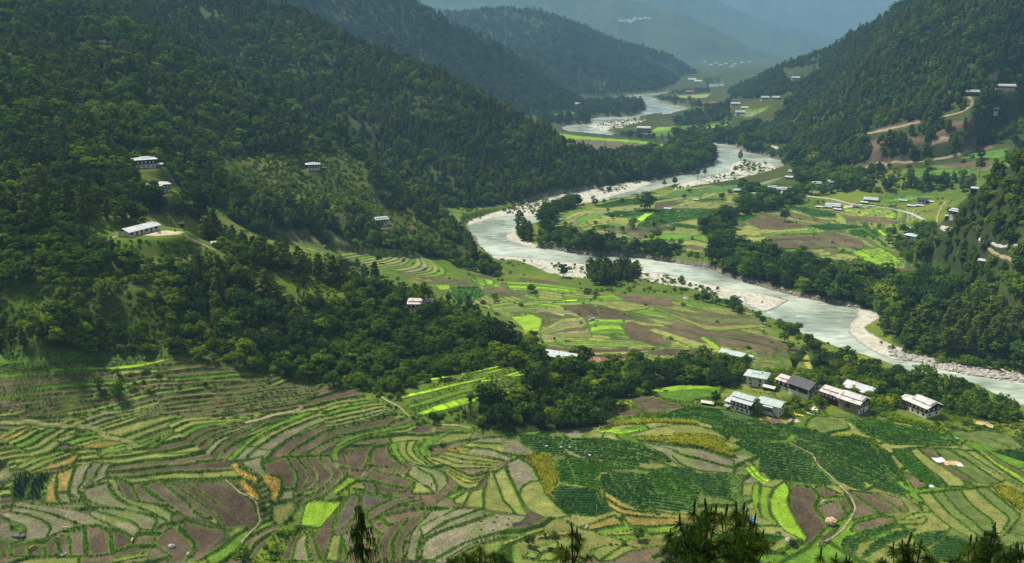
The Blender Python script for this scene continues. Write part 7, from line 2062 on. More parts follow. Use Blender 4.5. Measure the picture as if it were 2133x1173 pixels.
# ================================================================== YOUNG PINES ON THE SLOPE BELOW THE VIEWPOINT
M_NEED = leaf_mat('long_needles', [(0, (.014, .036, .007)), (1, (.125, .165, .018)), (.4, (.030, .062, .009)), (.75, (.070, .110, .012))], trans=.3)
M_CANDLE = surf_mat('pine_candle', (.016, .028, .014), (.034, .052, .022), 30.0)
M_PBARK = surf_mat('pine_bark', (.02, .016, .011), (.045, .034, .022), 6.0)
def needle_geo(c, n, ln_, rg, V_, F_, droop=.75):
    for i in range(n):
        th = math.acos(rg.uniform(-.75, .85)); ph = rg.uniform(0, 6.283)
        d = Vector((math.sin(th) * math.cos(ph), math.sin(th) * math.sin(ph), math.cos(th)))
        L = ln_ * rg.uniform(.75, 1.1); u = d.cross(Vector((rg.uniform(-1, 1), rg.uniform(-1, 1), rg.uniform(-1, 1)))).normalized() * .006
        a = c + d * .02; b = c + d * L * .55 + Vector((0, 0, -droop * L * .18)); e = c + d * L + Vector((0, 0, -droop * L * .55))
        k = len(V_)
        V_ += [tuple(a - u), tuple(a + u), tuple(b + u), tuple(b - u), tuple(e + u * .3), tuple(e - u * .3)]
        F_ += [(k, k + 1, k + 2, k + 3), (k + 3, k + 2, k + 4, k + 5)]
def candle_mesh(h):
    b = MB(); b.tube((0, 0, 0), (.004, 0, h * .55), .026, .034, 7); b.tube((.004, 0, h * .55), (.0, .003, h * .92), .034, .026, 7); b.tube((0, .003, h * .92), (0, 0, h), .026, .008, 7)
    return b.mesh('candle', M_CANDLE, True)
CANDLE = candle_mesh(.42)
def young_pine(label, D, tips, seed, nl=105, ln_=.28, candles=True, group='young pines on the slope below the viewpoint', extra=4):
    rg = random.Random(seed)
    W = []
    for (px, py, hc) in tips:                     # candle tip pixels and candle length in photo pixels
        d = D + rg.uniform(-1.3, 1.3)
        a, m = ray(px, py); a = float(a); m = float(m)
        ch = hc / FPX * d * 1.05
        W.append((Vector((d * math.sin(a), d * math.cos(a), CAM_H + m * d - ch)), ch))
    bx = sum(w[0].x for w in W) / len(W); by = sum(w[0].y for w in W) / len(W)
    gz = float(ground_z([bx], [by])[0])
    base = Vector((bx, by, gz - .3))
    t = thing('young_pine', label, 'pine', (bx, by, gz), 0, group)
    top = max(W, key=lambda w: w[0].z)[0]
    off = Vector((bx, by, gz))
    b = MB(); prev = base - off
    for i in range(1, 7):
        f = i / 6; q = base.lerp(top, f) - off + Vector((rg.uniform(-.04, .04), rg.uniform(-.04, .04), 0)) * (1 if i < 6 else 0)
        b.tube(prev, q, .13 * (1 - (i - 1) / 6) + .02, .13 * (1 - f) + .02, 7); prev = q
    b.build('trunk', M_PBARK, t, True)
    br = MB(); V_, F_ = [], []
    for (p, ch) in W:
        p = p - off
        if (p - (top - off)).length > .15:
            f = max(.3, min(.93, (p.z - .9 - (base - off).z) / ((top - base).z) - .04 * abs(p.x)))
            s = (base - off).lerp(top - off, f); mid = s.lerp(p, .6) + Vector((0, 0, -.35 * (p - s).length * .5))
            br.tube(s, mid, .035, .026, 5); br.tube(mid, p, .026, .018, 5)
            for k in range(extra):
                q = mid.lerp(p, rg.uniform(0, .8)) + Vector((rg.uniform(-.25, .25), rg.uniform(-.25, .25), rg.uniform(-.25, .05)))
                needle_geo(q, int(nl * .6), ln_ * .9, rg, V_, F_)
        else:
            for k in range(extra):
                needle_geo(p + Vector((rg.uniform(-.2, .2), rg.uniform(-.2, .2), -rg.uniform(.2, 1.0))), int(nl * .6), ln_ * .9, rg, V_, F_)
        needle_geo(p, nl, ln_, rg, V_, F_)
    # lower whorls
    nlow = 14 + 3 * len(W) if len(W) > 3 else 9
    for k in range(nlow):
        f = rg.uniform(.45, .86); s = (base - off).lerp(top - off, f); a = rg.uniform(0, 6.28); L = rg.uniform(.5, 1.1) * (1.25 - f) * 2.0
        e = s + Vector((math.cos(a) * L, math.sin(a) * L, L * .35)); br.tube(s, e, .026, .014, 5)
        needle_geo(e, nl, ln_, rg, V_, F_); needle_geo(s.lerp(e, .6), int(nl * .6), ln_, rg, V_, F_)
    if br.f: br.build('branches', M_PBARK, t, True)['kind'] = 'stuff'
    me = np_mesh('needles', np.array(V_), np.array(F_), M_NEED, False)
    o = link('needles', me, t); o['kind'] = 'stuff'
    if candles:
        for (p, ch) in W:
            c = bpy.data.objects.new('candle', CANDLE); COL.objects.link(c); c.parent = t
            c.location = p - off - Vector((0, 0, .03)); s = ch / .42; c.scale = (max(.7, s), max(.7, s), s)
            c.rotation_euler = (rg.uniform(-.12, .12), rg.uniform(-.12, .12), rg.uniform(0, 6))
def tp(fr, s):
    out = []
    for q in s.split():
        x, y, h = map(float, q.split(',')); px, py = P1(fr, x, y); out.append((px, py, h / FR[fr][2]))
    return out
young_pine('dark young pine with many upright candles, left half of the big bottom cluster', 21, tp('k', '90,610,160 250,460,200 330,580,120 390,430,200 300,640,140 170,720,120 -20,770,110 490,500,150 430,520,130 110,850,100 -10,860,80 320,960,100'), 1)
young_pine('dark young pine with tall candles, right half of the big bottom cluster', 23, tp('k', '600,490,200 560,590,120 690,555,110 730,468,180 800,478,200 825,550,120 925,608,170 870,670,160 760,620,120 1010,785,130 1050,900,90 940,760,110 840,780,110'), 2)
young_pine('slim dark pine standing alone at the bottom, right of the grazing cattle', 27, tp('h', '765,725,170 805,765,130 850,860,70'), 3, extra=3)
young_pine('small dark pine touching the left of the slim lone pine', 27, tp('h', '640,958,90 690,990,100 620,1060,60'), 4)
young_pine('green bushy young pine beside the bottom middle, widest of the low ones', 25, tp('f', '1600,985,60 1420,1045,60 1620,1035,50 1530,1050,50 1480,1090,45'), 5, nl=110)
young_pine('green young pine low at the bottom, left of the widest low one', 26, tp('f', '1260,1125,60 1350,1105,50 1300,1140,40'), 6, nl=110)
young_pine('green young pine at the bottom edge, right of the widest low one', 26, tp('f', '1760,1045,60 1840,1080,50 1700,1085,40'), 7, nl=110)
young_pine('dark pine group with five candles at the bottom right', 24, tp('l', '860,815,180 690,915,120 790,895,110 925,915,140 1000,885,120 840,960,80'), 8)
young_pine('dark pine with thick candles near the right corner', 24, tp('l', '1548,835,160 1622,855,130 1590,930,80'), 9)
young_pine('tallest dark pine near the right corner, beside the thick candled one', 24, tp('l', '1800,705,160 1830,765,110 1705,795,130 1740,900,80 1860,900,80'), 10)
young_pine('dark pine cut by the right edge of the picture', 22, tp('l', '1920,1005,110 2000,965,110 2060,915,150 2090,950,110 2130,960,120'), 11)
young_pine('single dark pine tip under the footpath at the bottom', 25, tp('k', '1663,985,150'), 12, extra=2)
young_pine('small pine tips at the bottom below the potato terraces', 25, tp('l', '50,1045,120 165,1065,120 195,1090,80'), 13, extra=2)
young_pine('small pine tips between the two bottom right groups', 25, tp('l', '1110,1080,90 1085,1065,60'), 14, extra=1)
young_pine('low pine tip just left of the thick candled pine', 25, tp('l', '1425,1040,110 1345,1110,60'), 15, extra=1)
young_pine('pair of low pine tips right of the potato terraces', 25, tp('l', '560,1090,90 595,1110,80'), 16, extra=1)
# drooping conifer
def weeping_conifer(label, px, py_top, D, seed):
    rg = random.Random(seed)
    a, m = ray(px, py_top); a = float(a); m = float(m)
    x, y, zt = D * math.sin(a), D * math.cos(a), CAM_H + m * D
    gz = float(ground_z([x], [y])[0]); h = zt - gz
    t = thing('weeping_conifer', label, 'conifer', (x, y, gz))
    b = MB(); b.tube((0, 0, -.3), (0, 0, h), .14, .02, 7); b.build('trunk', M_PBARK, t, True)
    V_, F_ = [], []; br = MB()
    for i in range(95):
        f = 1 - rg.uniform(0, 1) ** 1.0 * .62
        dh = (1 - f) * h
        L = min(1.5, .12 + dh * .30) * rg.uniform(.6, 1.1); an = rg.uniform(0, 6.28)
        s = Vector((0, 0, h * f)); e = s + Vector((math.cos(an) * L, math.sin(an) * L, .18 * L)); br.tube(s, e, .018, .008, 4)
        for k in range(int(3 + L * 5)):
            q = s.lerp(e, rg.uniform(.25, 1.05)); ln_ = rg.uniform(.25, .75)
            for j in range(3):
                d = Vector((rg.uniform(-.25, .25), rg.uniform(-.25, .25), -1)).normalized(); u = Vector((rg.uniform(-1, 1), rg.uniform(-1, 1), .1)).normalized() * .018
                p0 = q + Vector((rg.uniform(-.08, .08), rg.uniform(-.08, .08), 0)); k0 = len(V_)
                V_ += [tuple(p0 - u), tuple(p0 + u), tuple(p0 + d * ln_ + u * .35), tuple(p0 + d * ln_ - u * .35)]; F_.append((k0, k0 + 1, k0 + 2, k0 + 3))
    br.build('branches', M_PBARK, t, True)['kind'] = 'stuff'
    o = link('drooping_foliage', np_mesh('drooping_foliage', np.array(V_), np.array(F_), M_NEED, False), t); o['kind'] = 'stuff'
weeping_conifer('dark drooping conifer at the bottom edge, left of the dotted field', 750, 1050, 30, 5)
# ================================================================== PEOPLE, CATTLE, POLES, ROCKS
def skin_mesh(name, pts_, edges, radii, mats, zsplit, subdiv=1):
    """one continuous body grown over a skeleton; material chosen by face height"""
    me = bpy.data.meshes.new('tmp'); me.from_pydata(pts_, edges, []); me.update()
    o = bpy.data.objects.new('tmp', me); COL.objects.link(o)
    o.modifiers.new('skin', 'SKIN')
    sd = o.modifiers.new('sub', 'SUBSURF'); sd.levels = subdiv; sd.render_levels = subdiv
    for i, r in enumerate(radii):
        sv = me.skin_vertices[0].data[i]; sv.radius = (r, r); sv.use_root = (i == 0)
    dg = bpy.context.evaluated_depsgraph_get()
    out = bpy.data.meshes.new_from_object(o.evaluated_get(dg)); out.name = name
    bpy.data.objects.remove(o); bpy.data.meshes.remove(me)
    out.materials.clear()
    for m in mats: out.materials.append(m)
    if zsplit:
        for p in out.polygons: p.material_index = zsplit(p.center); p.use_smooth = True
    else:
        for p in out.polygons: p.use_smooth = True
    return out
def flat(name, c): return surf_mat(name, tuple(x * .85 for x in c), c, 8.0, bump=0)
M_SKIN = flat('skin', (.36, .22, .15)); M_HAIR = flat('black_hair', (.015, .012, .012)); M_DCLOTH = flat('dark_cloth', (.035, .035, .05)); M_WCLOTH = flat('white_cloth', (.7, .69, .66)); M_BCLOTH = flat('blue_clothes', (.05, .12, .38)); M_RCLOTH = flat('red_clothes', (.32, .05, .05))
def person(label, fr, x, y, top, low, bend=False, rot=0, group=None, h=1.65):
    k = h / 1.7
    if not bend:
        P = [(0, 0, .95), (0, 0, 1.2), (0, 0, 1.42), (0, 0, 1.50), (0, -.01, 1.62), (0, -.01, 1.70),
             (-.09, 0, .90), (-.10, -.03, .5), (-.11, .02, .08), (-.11, -.12, .03), (.09, 0, .90), (.10, .03, .5), (.11, .0, .08), (.11, -.14, .03),
             (-.19, 0, 1.40), (-.24, .02, 1.12), (-.23, -.08, .88), (.19, 0, 1.40), (.25, .02, 1.12), (.24, -.08, .88)]
    else:
        P = [(0, .15, .90), (0, -.05, 1.08), (0, -.32, 1.15), (0, -.40, 1.13), (0, -.52, 1.08), (0, -.58, 1.02),
             (-.10, .15, .86), (-.12, .02, .48), (-.12, .10, .08), (-.12, -.04, .03), (.10, .15, .86), (.12, .02, .48), (.12, .10, .08), (.12, -.04, .03),
             (-.18, -.32, 1.10), (-.2, -.36, .82), (-.15, -.45, .60), (.18, -.32, 1.10), (.2, -.36, .82), (.15, -.45, .60)]
    E = [(0, 1), (1, 2), (2, 3), (3, 4), (4, 5), (0, 6), (6, 7), (7, 8), (8, 9), (0, 10), (10, 11), (11, 12), (12, 13), (2, 14), (14, 15), (15, 16), (2, 17), (17, 18), (18, 19)]
    Rr = [.15, .14, .13, .055, .10, .07, .10, .07, .05, .04, .10, .07, .05, .04, .07, .05, .035, .07, .05, .035]
    P = [(a * k, b * k, c * k) for a, b, c in P]
    def zs(c):
        if bend: return 0 if c.y < -.44 * k else (2 if c.z < .78 * k and abs(c.y) < .3 * k else 1)
        return 0 if c.z > 1.47 * k else (1 if c.z > .82 * k else 2)
    me = skin_mesh('person', P, E, [r * k for r in Rr], [M_SKIN, top, low], zs)
    p = at(*P1(fr, x, y)); o = link('person', me); o.location = p; o.rotation_euler = (0, 0, R(rot)); setp(o, label, 'person', group)
    hd = MB()
    c = (0, -.005 * k, 1.66 * k) if not bend else (0, -.545 * k, 1.10 * k)
    for i in range(4):
        a0, a1 = i * .4, (i + 1) * .4
        hd.tube((c[0], c[1] + .01, c[2] + .085 * k * math.sin(a0) * .9), (c[0], c[1] + .01, c[2] + .085 * k * math.sin(a1) * .9), .115 * k * math.cos(a0), .115 * k * math.cos(a1), 8)
    hd.build('hair', M_HAIR, o, True)
    return o
person('person in dark clothes walking on the pale stubble field', 'f', 1058, 342, M_DCLOTH, M_DCLOTH, rot=40)
person('person in dark clothes bending between potato rows beside white sacks', 'g', 982, 475, M_DCLOTH, M_DCLOTH, True, 20)
person('person in white standing in the potato rows below the bend', 'g', 1450, 890, M_WCLOTH, M_WCLOTH, rot=-20)
person('person in blue standing on the path of the potato field', 'g', 1900, 790, M_BCLOTH, M_BCLOTH, rot=70)
person('person in dark clothes standing on the bund between ploughed strips', 'd', 1992, 208, M_DCLOTH, M_DCLOTH, rot=10)
for i, (x_, y_) in enumerate([(828, 915), (838, 918), (847, 915), (855, 912)]):
    person('one of the people standing close together on the school yard', 'z', x_, y_, [M_DCLOTH, M_RCLOTH, M_DCLOTH, M_BCLOTH][i], M_DCLOTH, rot=90 * i, group='people standing together on the school yard', h=1.6)
person('person standing alone at the right end of the school yard', 'z', 1125, 905, M_DCLOTH, M_DCLOTH, rot=80)
person('person at the far edge of the school yard, left of a pair', 'z', 994, 896, M_DCLOTH, M_DCLOTH, rot=0)
person('person at the far edge of the school yard, right of a pair', 'z', 1004, 896, M_DCLOTH, M_BCLOTH, rot=180)
person('person in dark clothes left of the school end wall', 'z', 312, 928, M_DCLOTH, M_DCLOTH, rot=30)
person('person in dark blue clothes behind the bottom right pines', 'l', 2010, 975, M_BCLOTH, M_DCLOTH, rot=30)
def cow(label, fr, x, y, c, rot=0, graze=True, k=1.0, c2=None, name='cow', cat='cow'):
    hd = [(1.02, 0, 1.22), (1.28, 0, .92), (1.45, 0, .62), (1.58, 0, .40)] if graze else [(1.02, 0, 1.25), (1.25, 0, 1.42), (1.45, 0, 1.42), (1.70, 0, 1.30)]
    P = [(0, 0, 1.0), (-.75, 0, 1.08), (.75, 0, 1.05)] + hd + [
        (-.80, .20, .85), (-.72, .21, .60), (-.90, .21, .48), (-.84, .21, .05), (-.80, -.20, .85), (-.64, -.21, .60), (-.80, -.21, .48), (-.74, -.21, .05),
        (.72, .19, .80), (.70, .19, .45), (.74, .19, .05), (.76, -.19, .80), (.82, -.19, .45), (.80, -.19, .05), (-1.02, 0, 1.10), (-1.10, 0, .60)]
    E = [(0, 1), (0, 2), (2, 3), (3, 4), (4, 5), (5, 6), (1, 7), (7, 8), (8, 9), (9, 10), (1, 11), (11, 12), (12, 13), (13, 14), (2, 15), (15, 16), (16, 17), (2, 18), (18, 19), (19, 20), (1, 21), (21, 22)]
    Rr = [.37, .30, .32, .22, .17, .15, .09, .17, .10, .07, .06, .17, .10, .07, .06, .14, .08, .06, .14, .08, .06, .06, .035]
    m = flat('hide', c); m2 = flat('leg_hide', c2 or c)
    me = skin_mesh(name, [(a * k, b * k, z * k) for a, b, z in P], E, [r * k for r in Rr], [m, m2], lambda q: 1 if q.z < .72 * k and q.x < .95 * k else 0)
    o = link(name, me); o.location = at(*P1(fr, x, y)); o.rotation_euler = (0, 0, R(rot)); setp(o, label, cat)
    b = MB()
    hx, hz = (1.45, .78) if graze else (1.42, 1.55)
    for s in (-1, 1): b.tube((hx * k, s * .10 * k, hz * k), ((hx + .02) * k, s * .26 * k, (hz + .16) * k), .03 * k, .012 * k, 5)
    b.build('horns', M_HAIR, o)
    return o
cow('black cow grazing beside the green bund under the ploughed strips', 'd', 365, 205, (.02, .018, .018), 170)
cow('pale cow with dark legs grazing on the grey stubble at the left', 'c', 728, 880, (.50, .42, .30), 185, c2=(.06, .04, .03))
cow('tan cow grazing on the dark plot at the bottom left', 'c', 352, 1095, (.48, .28, .10), 60)
cow('pale cow facing away at the corner of the dark plots, bottom left', 'c', 1472, 1010, (.55, .42, .28), 100, c2=(.06, .05, .04))
cow('brown cow on the stubble strip near the light green bush', 'b', 1740, 640, (.20, .085, .045), 10)
cow('orange brown calf on the narrow green strip left of the drooping conifer', 'f', 475, 755, (.42, .16, .045), 30, k=.75, name='calf', cat='calf')
cow('black cow on the bottom olive terrace, left of a pair', 'h', 365, 1080, (.018, .016, .016), 160)
cow('black cow on the bottom olive terrace, right of a pair', 'h', 520, 1058, (.018, .016, .016), 175)
cow('small red brown calf at the end of the grey stubble strip', 'c', 838, 790, (.30, .09, .03), 200, k=.6, name='calf', cat='calf')
cow('black cow on the bright meadow above the small ploughed field', 'x', 1525, 512, (.02, .018, .018), 0)
cow('dark buffalo in the middle of the valley fields', 'm', 975, 825, (.03, .028, .028), 180, k=1.3, name='buffalo', cat='buffalo')
# --- utility poles -------------------------------------------------------------
M_POLE = surf_mat('grey_pole', (.30, .31, .32), (.46, .47, .48), 2.0)
def pole(label, fr, x, y, hpx, bars=1, r=.09, name='utility_pole', cat='utility pole', arm=2.1, lean=0, mat=None):
    p = at(*P1(fr, x, y)); h = hpx / FR[fr][2] / FPX * math.hypot(math.hypot(p.x, p.y), CAM_H - p.z) * 1.06
    t = thing(name, label, cat, p, -math.atan2(p.x, p.y) + R(-12))
    MB().tube((0, 0, -.4), (lean, 0, h), r, r * .7, 8).build('pole', mat or M_POLE, t, True)
    for i in range(bars):
        MB().box(-arm / 2, arm / 2, -.13, -.03, h - .25 - i * .7, h - .13 - i * .7).build('crossbar', mat or M_POLE, t)
        for u in (-.9, 0, .9) if arm > 1.5 else ():
            MB().tube((u * arm / 2, -.08, h - .13 - i * .7), (u * arm / 2, -.08, h + .12 - i * .7), .05, .035, 6).build('insulator', M_WHITE, t)
    return t, h
pole('grey utility pole with crossbar on the stubble left of the maize', 'f', 1837, 500, 262)
pole('grey utility pole with crossbar in front of the dark trees', 'g', 1368, 298, 205)
pole('thin leaning pole in the upper potato lens', 'g', 1488, 572, 120, 0, lean=-.4)
pole('thin grey pole at the bottom of the dark potato field', 'g', 1024, 1172, 145, 0)
pole('thin grey pole in the maize strip above', 'g', 1888, 132, 112, 0)
pole('utility pole on the small ploughed field in the hollow', 'x', 1270, 752, 192)
t, h = pole('pole with a transformer among the hollow trees', 'x', 1418, 432, 140, 2)
MB().box(-.6, .6, -.75, -.12, h - 2.6, h - 1.5).build('transformer', M_POLE, t)
pole('utility pole with crossbar in the ploughed field, nearer the white building', 'n', 640, 825, 112)
pole('utility pole with crossbar in the ploughed field, the left one', 'n', 283, 852, 88)
pole('utility pole at the edge of the side channel', 'n', 1160, 475, 65, 0)
pole('electric pole above the highest left farmhouse', 'z', 495, 165, 80, 1)
pole('electric pole behind the highest left farmhouse', 'z', 618, 100, 55, 1)
pole('electric pole between the two upper left farmhouses', 'z', 620, 360, 70, 1)
pole('electric pole right of the ochre gabled farmhouse', 'z', 988, 435, 62, 1)
pole('slender pole left of the village shed', 'x', 1833, 660, 100, 0)
pole('utility pole near the road below the dirt track', 'y', 700, 285, 95, 1)
pole('utility pole at the meadow by the road', 'y', 472, 215, 60, 1)
# flag on the school yard
M_ORANGE = surf_mat('orange_cloth', (.62, .20, .02), (.78, .32, .04), 2.0, bump=0)
t, h = pole('tall thin flagpole with an orange and yellow flag beside the school', 'z', 806, 868, 95, 0, .06, 'flagpole', 'flagpole')
v = []; f = []
for i in range(7):
    for j in range(2): v.append((-.06 - i * .22, math.sin(i * 1.1) * .12, h - .15 - j * 1.3 - i * .16))
for i in range(6): f.append((i * 2, i * 2 + 1, i * 2 + 3, i * 2 + 2))
me = bpy.data.meshes.new('flag'); me.from_pydata(v, [], f); me.update(); me.materials.append(M_ORANGE); fl_ = link('flag', me, t)
sm = fl_.modifiers.new('thickness', 'SOLIDIFY'); sm.thickness = .02
pole('tall bare pole on the grass right of the school', 'z', 945, 882, 168, 0, .06)
# prayer flag line and masts
t, h = pole('pole holding a string of white prayer flags beside the white balcony house', 'V', 818, 470, 90, 0, .08, 'prayer_flag_pole', 'flagpole')
for i in range(11):
    u = i / 10; x_ = -.3 - u * 6.2; z_ = h * (1 - u) + 1.8 * u - math.sin(math.pi * u) * 1.6
    MB().slab((x_ - .24, -.02, z_), (x_ + .24, -.02, z_ + .25), (x_ + .24, .02, z_ + .25), (x_ - .24, .02, z_), .42).build('prayer_flag', M_WCLOTH, t)
for i, (fr, x, y) in enumerate([('X', 1510, 455), ('X', 1525, 452), ('X', 1540, 455), ('w', 560, 440), ('w', 572, 438), ('w', 580, 442)]):
    p = at(*P1(fr, x, y)); lb = 'white prayer flag mast on the ridge clearing of the right mountain' if fr == 'X' else 'white prayer flag mast in the forest above the winding road'
    t = thing('prayer_flag_mast', lb, 'flagpole', p, i, 'prayer flag masts on the ridge clearing' if fr == 'X' else 'prayer flag masts above the winding road')
    MB().tube((0, 0, -1), (.4, 0, 17), .16, .1, 6).build('mast', M_POLE, t); MB().box(.0, 1.1, -.03, .03, 3, 16).build('banner', M_WCLOTH, t)
# white stakes in the potato field
for i, (x_, y_, h_) in enumerate([(632, 345, 55), (675, 345, 55), (712, 355, 35), (757, 350, 50), (798, 355, 50), (885, 375, 45), (930, 338, 28), (973, 360, 22)]):
    p = at(*P1('i', x_, y_)); h = h_ / 5.3325 / FPX * p.length * 1.1
    o = MB().tube((0, 0, -.2), (0, 0, max(1.3, h)), .05, .045, 6).build('garden_stake', M_WCLOTH); o.location = p; setp(o, 'white stake standing in the potato rows below the houses', 'stake', 'white stakes in the potato rows')
# --- rocks -------------------------------------------------------------------
def rock_mesh(seed):
    bm = bmesh.new(); bmesh.ops.create_icosphere(bm, subdivisions=2, radius=1); rg = random.Random(seed)
    pl = [(Vector((rg.uniform(-1, 1), rg.uniform(-1, 1), rg.uniform(-.5, 1))).normalized(), rg.uniform(.55, .85)) for _ in range(9)]
    for v in bm.verts:
        for n, d in pl:
            k = v.co.dot(n) - d
            if k > 0: v.co -= n * k * .85
        v.co.z *= .62; v.co.x *= 1.15
    me = bpy.data.meshes.new('rock'); bm.to_mesh(me); bm.free(); me.materials.append(M_STONE); return me
ROCKS = [rock_mesh(s) for s in range(4)]
M_DROCK = surf_mat('dark_rock', (.075, .07, .07), (.16, .15, .145), .8, bump=.6)
def rock(label, fr, x, y, wpx, i=0, tall=1.0, dark=False, group=None):
    p = at(*P1(fr, x, y)); r = wpx / 2 / FR[fr][2] / FPX * math.hypot(math.hypot(p.x, p.y), CAM_H - p.z)
    me = ROCKS[i % 4]
    if dark: me = me.copy(); me.materials[0] = M_DROCK
    o = link('boulder', me); o.location = p + Vector((0, 0, r * .25)); o.scale = (r, r * .9, r * tall); o.rotation_euler = (0, 0, i * 1.7); setp(o, label, 'rock', group)
rock('dark grey boulder on the stubble crescent, left of two', 'c', 185, 945, 90, 0, 1.1, True)
rock('dark grey boulder on the stubble crescent, right of two', 'c', 255, 955, 65, 1, .9, True)
rock('pale boulder on the brown plot at the bottom left', 'c', 1905, 1070, 75, 2)
rock('small white rock at the bottom of the brown plot', 'c', 2090, 1142, 45, 3)
rock('whitish rock between the dark strips at the bottom left', 'c', 730, 1142, 34, 1)
rock('low pale rock at the very bottom left strips', 'c', 690, 1168, 40, 2)
rock('pile like grey rock in the middle of the brown stubble', 'f', 1385, 80, 40, 0, 1.2)
rock('big grey rock beside the orange paddies', 'h', 922, 795, 55, 1, 1.5)
rock('grey rock on the bund of the ploughed plot above the haystack', 'k', 1687, 490, 50, 2, 1.4)
rock('grey boulder by the bottom terraces, nearer', 'k', 1290, 935, 75, 3)
rock('dark boulder at the bottom end of the yellow green strips', 'k', 1175, 840, 50, 0, 1, True)
rock('white stone at the top of the ploughed plot', 'k', 1572, 340, 24, 1)
rock('pale rock in the stubble beside the footpath bund', 'g', 155, 552, 30, 2)
rock('white rock on the stubble edge, above the two others', 'g', 68, 640, 26, 3, 1.4)
rock('white rock lower on the same stubble', 'g', 128, 695, 30, 0)
rock('dark upright boulder among the brown terraces', 'u', 590, 310, 50, 1, 1.5, True)
rock('big dark boulder below the upright one', 'u', 600, 375, 58, 2, 1.3, True)
rock('reddish dark cliff rock in the bushes above the terraces', 'u', 1160, 300, 70, 3, 1.2, True)
rock('pointed grey outcrop in the middle of the valley fields, tallest', 'm', 1255, 570, 60, 0, 1.7)
rock('grey outcrop left of the pointed one', 'm', 1222, 575, 40, 1, 1.1)
rock('grey outcrop right of the pointed one', 'm', 1295, 580, 45, 2, 1)
rock('pale rock at the left end of the white spit in the river', 'n', 420, 340, 80, 3, .8)
rock('dark rocks at the water under the near bank', 'n', 1640, 740, 45, 0, 1, True)
for i in range(34):
    cand = [(650, 470), (700, 465), (1040, 480), (1110, 520), (1330, 455), (1410, 460), (1650, 435), (1670, 430), (1600, 570), (1640, 560), (1230, 560), (1180, 705), (1210, 720), (1480, 720), (1500, 700), (1580, 650), (1640, 690), (1700, 640), (1750, 660), (1800, 690), (1690, 700), (1720, 720), (1860, 700), (1820, 640), (1780, 720), (1620, 745), (1580, 770), (1520, 760), (1450, 690), (600, 540), (560, 505), (1000, 575), (1920, 430), (2090, 430)]
    x_, y_ = cand[i]
    rock('grey boulder lying in the fields of the river bend', 'o', x_, y_, 16 + 14 * ((i * 7) % 5) / 4, i, 1, False, 'grey boulders in the fields of the river bend')
# stony shore
M_SHORE = surf_mat('shore_stone', (.22, .20, .17), (.46, .43, .37), .4, bump=.4)
SH = bpy.data.collections.new('stone_shapes')
for i in range(4):
    me = ROCKS[i].copy(); me.materials[0] = M_SHORE; SH.objects.link(bpy.data.objects.new('shape_%03d' % i, me))
NG_ST = scatter_group(SH)
def stones(label, M, n, sc, seed):
    rg = np.random.default_rng(seed); r, c = np.nonzero(M)
    wgt = (cell_r * cell_c)[r, c]; k = rg.choice(len(r), n, p=wgt / wgt.sum())
    x = gX[r[k], c[k]] + rg.normal(size=n) * .8; y = gY[r[k], c[k]] + rg.normal(size=n) * 1.0
    s = sc[0] + (sc[1] - sc[0]) * rg.uniform(size=n) ** 4
    scatter('shore_stones', label, x, y, ground_z(x, y) + s * .1, rg.uniform(0, 6.28, n), np.stack([s, s * .9, s * .9], 1), rg.integers(0, 4, n), NG_ST)
shoreM = px_mask('F', '1850,722 1910,742 1960,754 2140,780 2140,800 2074,792 2006,780 1924,758 1860,742')
stones('jumbled reddish grey boulders on the right bank', shoreM & (dw < 40), 1500, (.4, 2.2), 3)
stones('stones strewn over the pale gravel bars', gravel & (DR[:, None] < 1150) & ~shoreM, 1100, (.15, .8), 4)
stones('dark stones at the water edge', (dw > .2) & (dw < 4) & ~gravel & (DR[:, None] < 1250), 1800, (.3, 1.5), 5)
# --- manure heaps ---------------------------------------------------------------
M_HEAP = surf_mat('manure', (.025, .02, .018), (.05, .04, .035), 5.0, bump=.6)
HEAP = [rock_mesh(50 + s) for s in range(3)]
for m in HEAP: m.materials[0] = M_HEAP
def heaps(fr, poly, sp, lab, grp, seed, ang=.3, sc=1.0, cap=90):
    rg = np.random.default_rng(seed); M = px_mask(fr, poly) & (EDGE > .9); r, c = np.nonzero(M)
    if len(r) == 0: return
    x0, x1, y0, y1 = gX[r, c].min(), gX[r, c].max(), gY[r, c].min(), gY[r, c].max()
    U, W = np.meshgrid(np.arange(x0, x1, sp), np.arange(y0, y1, sp * 1.1)); x = (U + W * ang * .3).ravel() + rg.normal(size=U.size) * sp * .14; y = (W - U * ang).ravel() + rg.normal(size=U.size) * sp * .14
    k = y > 50; x, y = x[k], y[k]; rr, cc = near_idx(x, y); k = M[rr, cc]; x, y = x[k][:cap], y[k][:cap]; z = ground_z(x, y)
    for i in range(len(x)):
        o = link('manure_heap', HEAP[i % 3]); o.location = (x[i], y[i], z[i] + .05); s = sc * rg.uniform(.42, .62); o.scale = (s, s, s * .9); o.rotation_euler = (0, 0, i); setp(o, lab, 'manure heap', grp)
heaps('f', '1060,630 1370,575 1590,605 1750,640 2130,690 2000,800 1400,985 1100,1160 780,1160 900,790', 4.6, 'small dark manure heap on the pale dotted terraces at the bottom', 'manure heaps on the pale dotted terraces', 1)
heaps('f', '1790,885 1400,995 1120,1165 1250,1165 1600,985 1900,895', 5.0, 'small dark manure heap on the curved strip beside the low pines', 'manure heaps on the curved strip', 2, cap=20)
heaps('d', '1040,90 1100,200 1250,215 1290,360 1410,380 1500,300 1650,430 1760,440 1960,190 1800,10 1690,0 1340,0', 4.2, 'dark manure heap on the curved ploughed strips', 'manure heaps on the curved ploughed strips', 3, cap=70)
heaps('b', '1120,1160 1240,1010 1450,900 1830,740 2100,720 2100,860 1800,960 1600,1090', 4.6, 'dark manure heap on the upper ploughed strips', 'manure heaps on the upper ploughed strips', 4, cap=40)
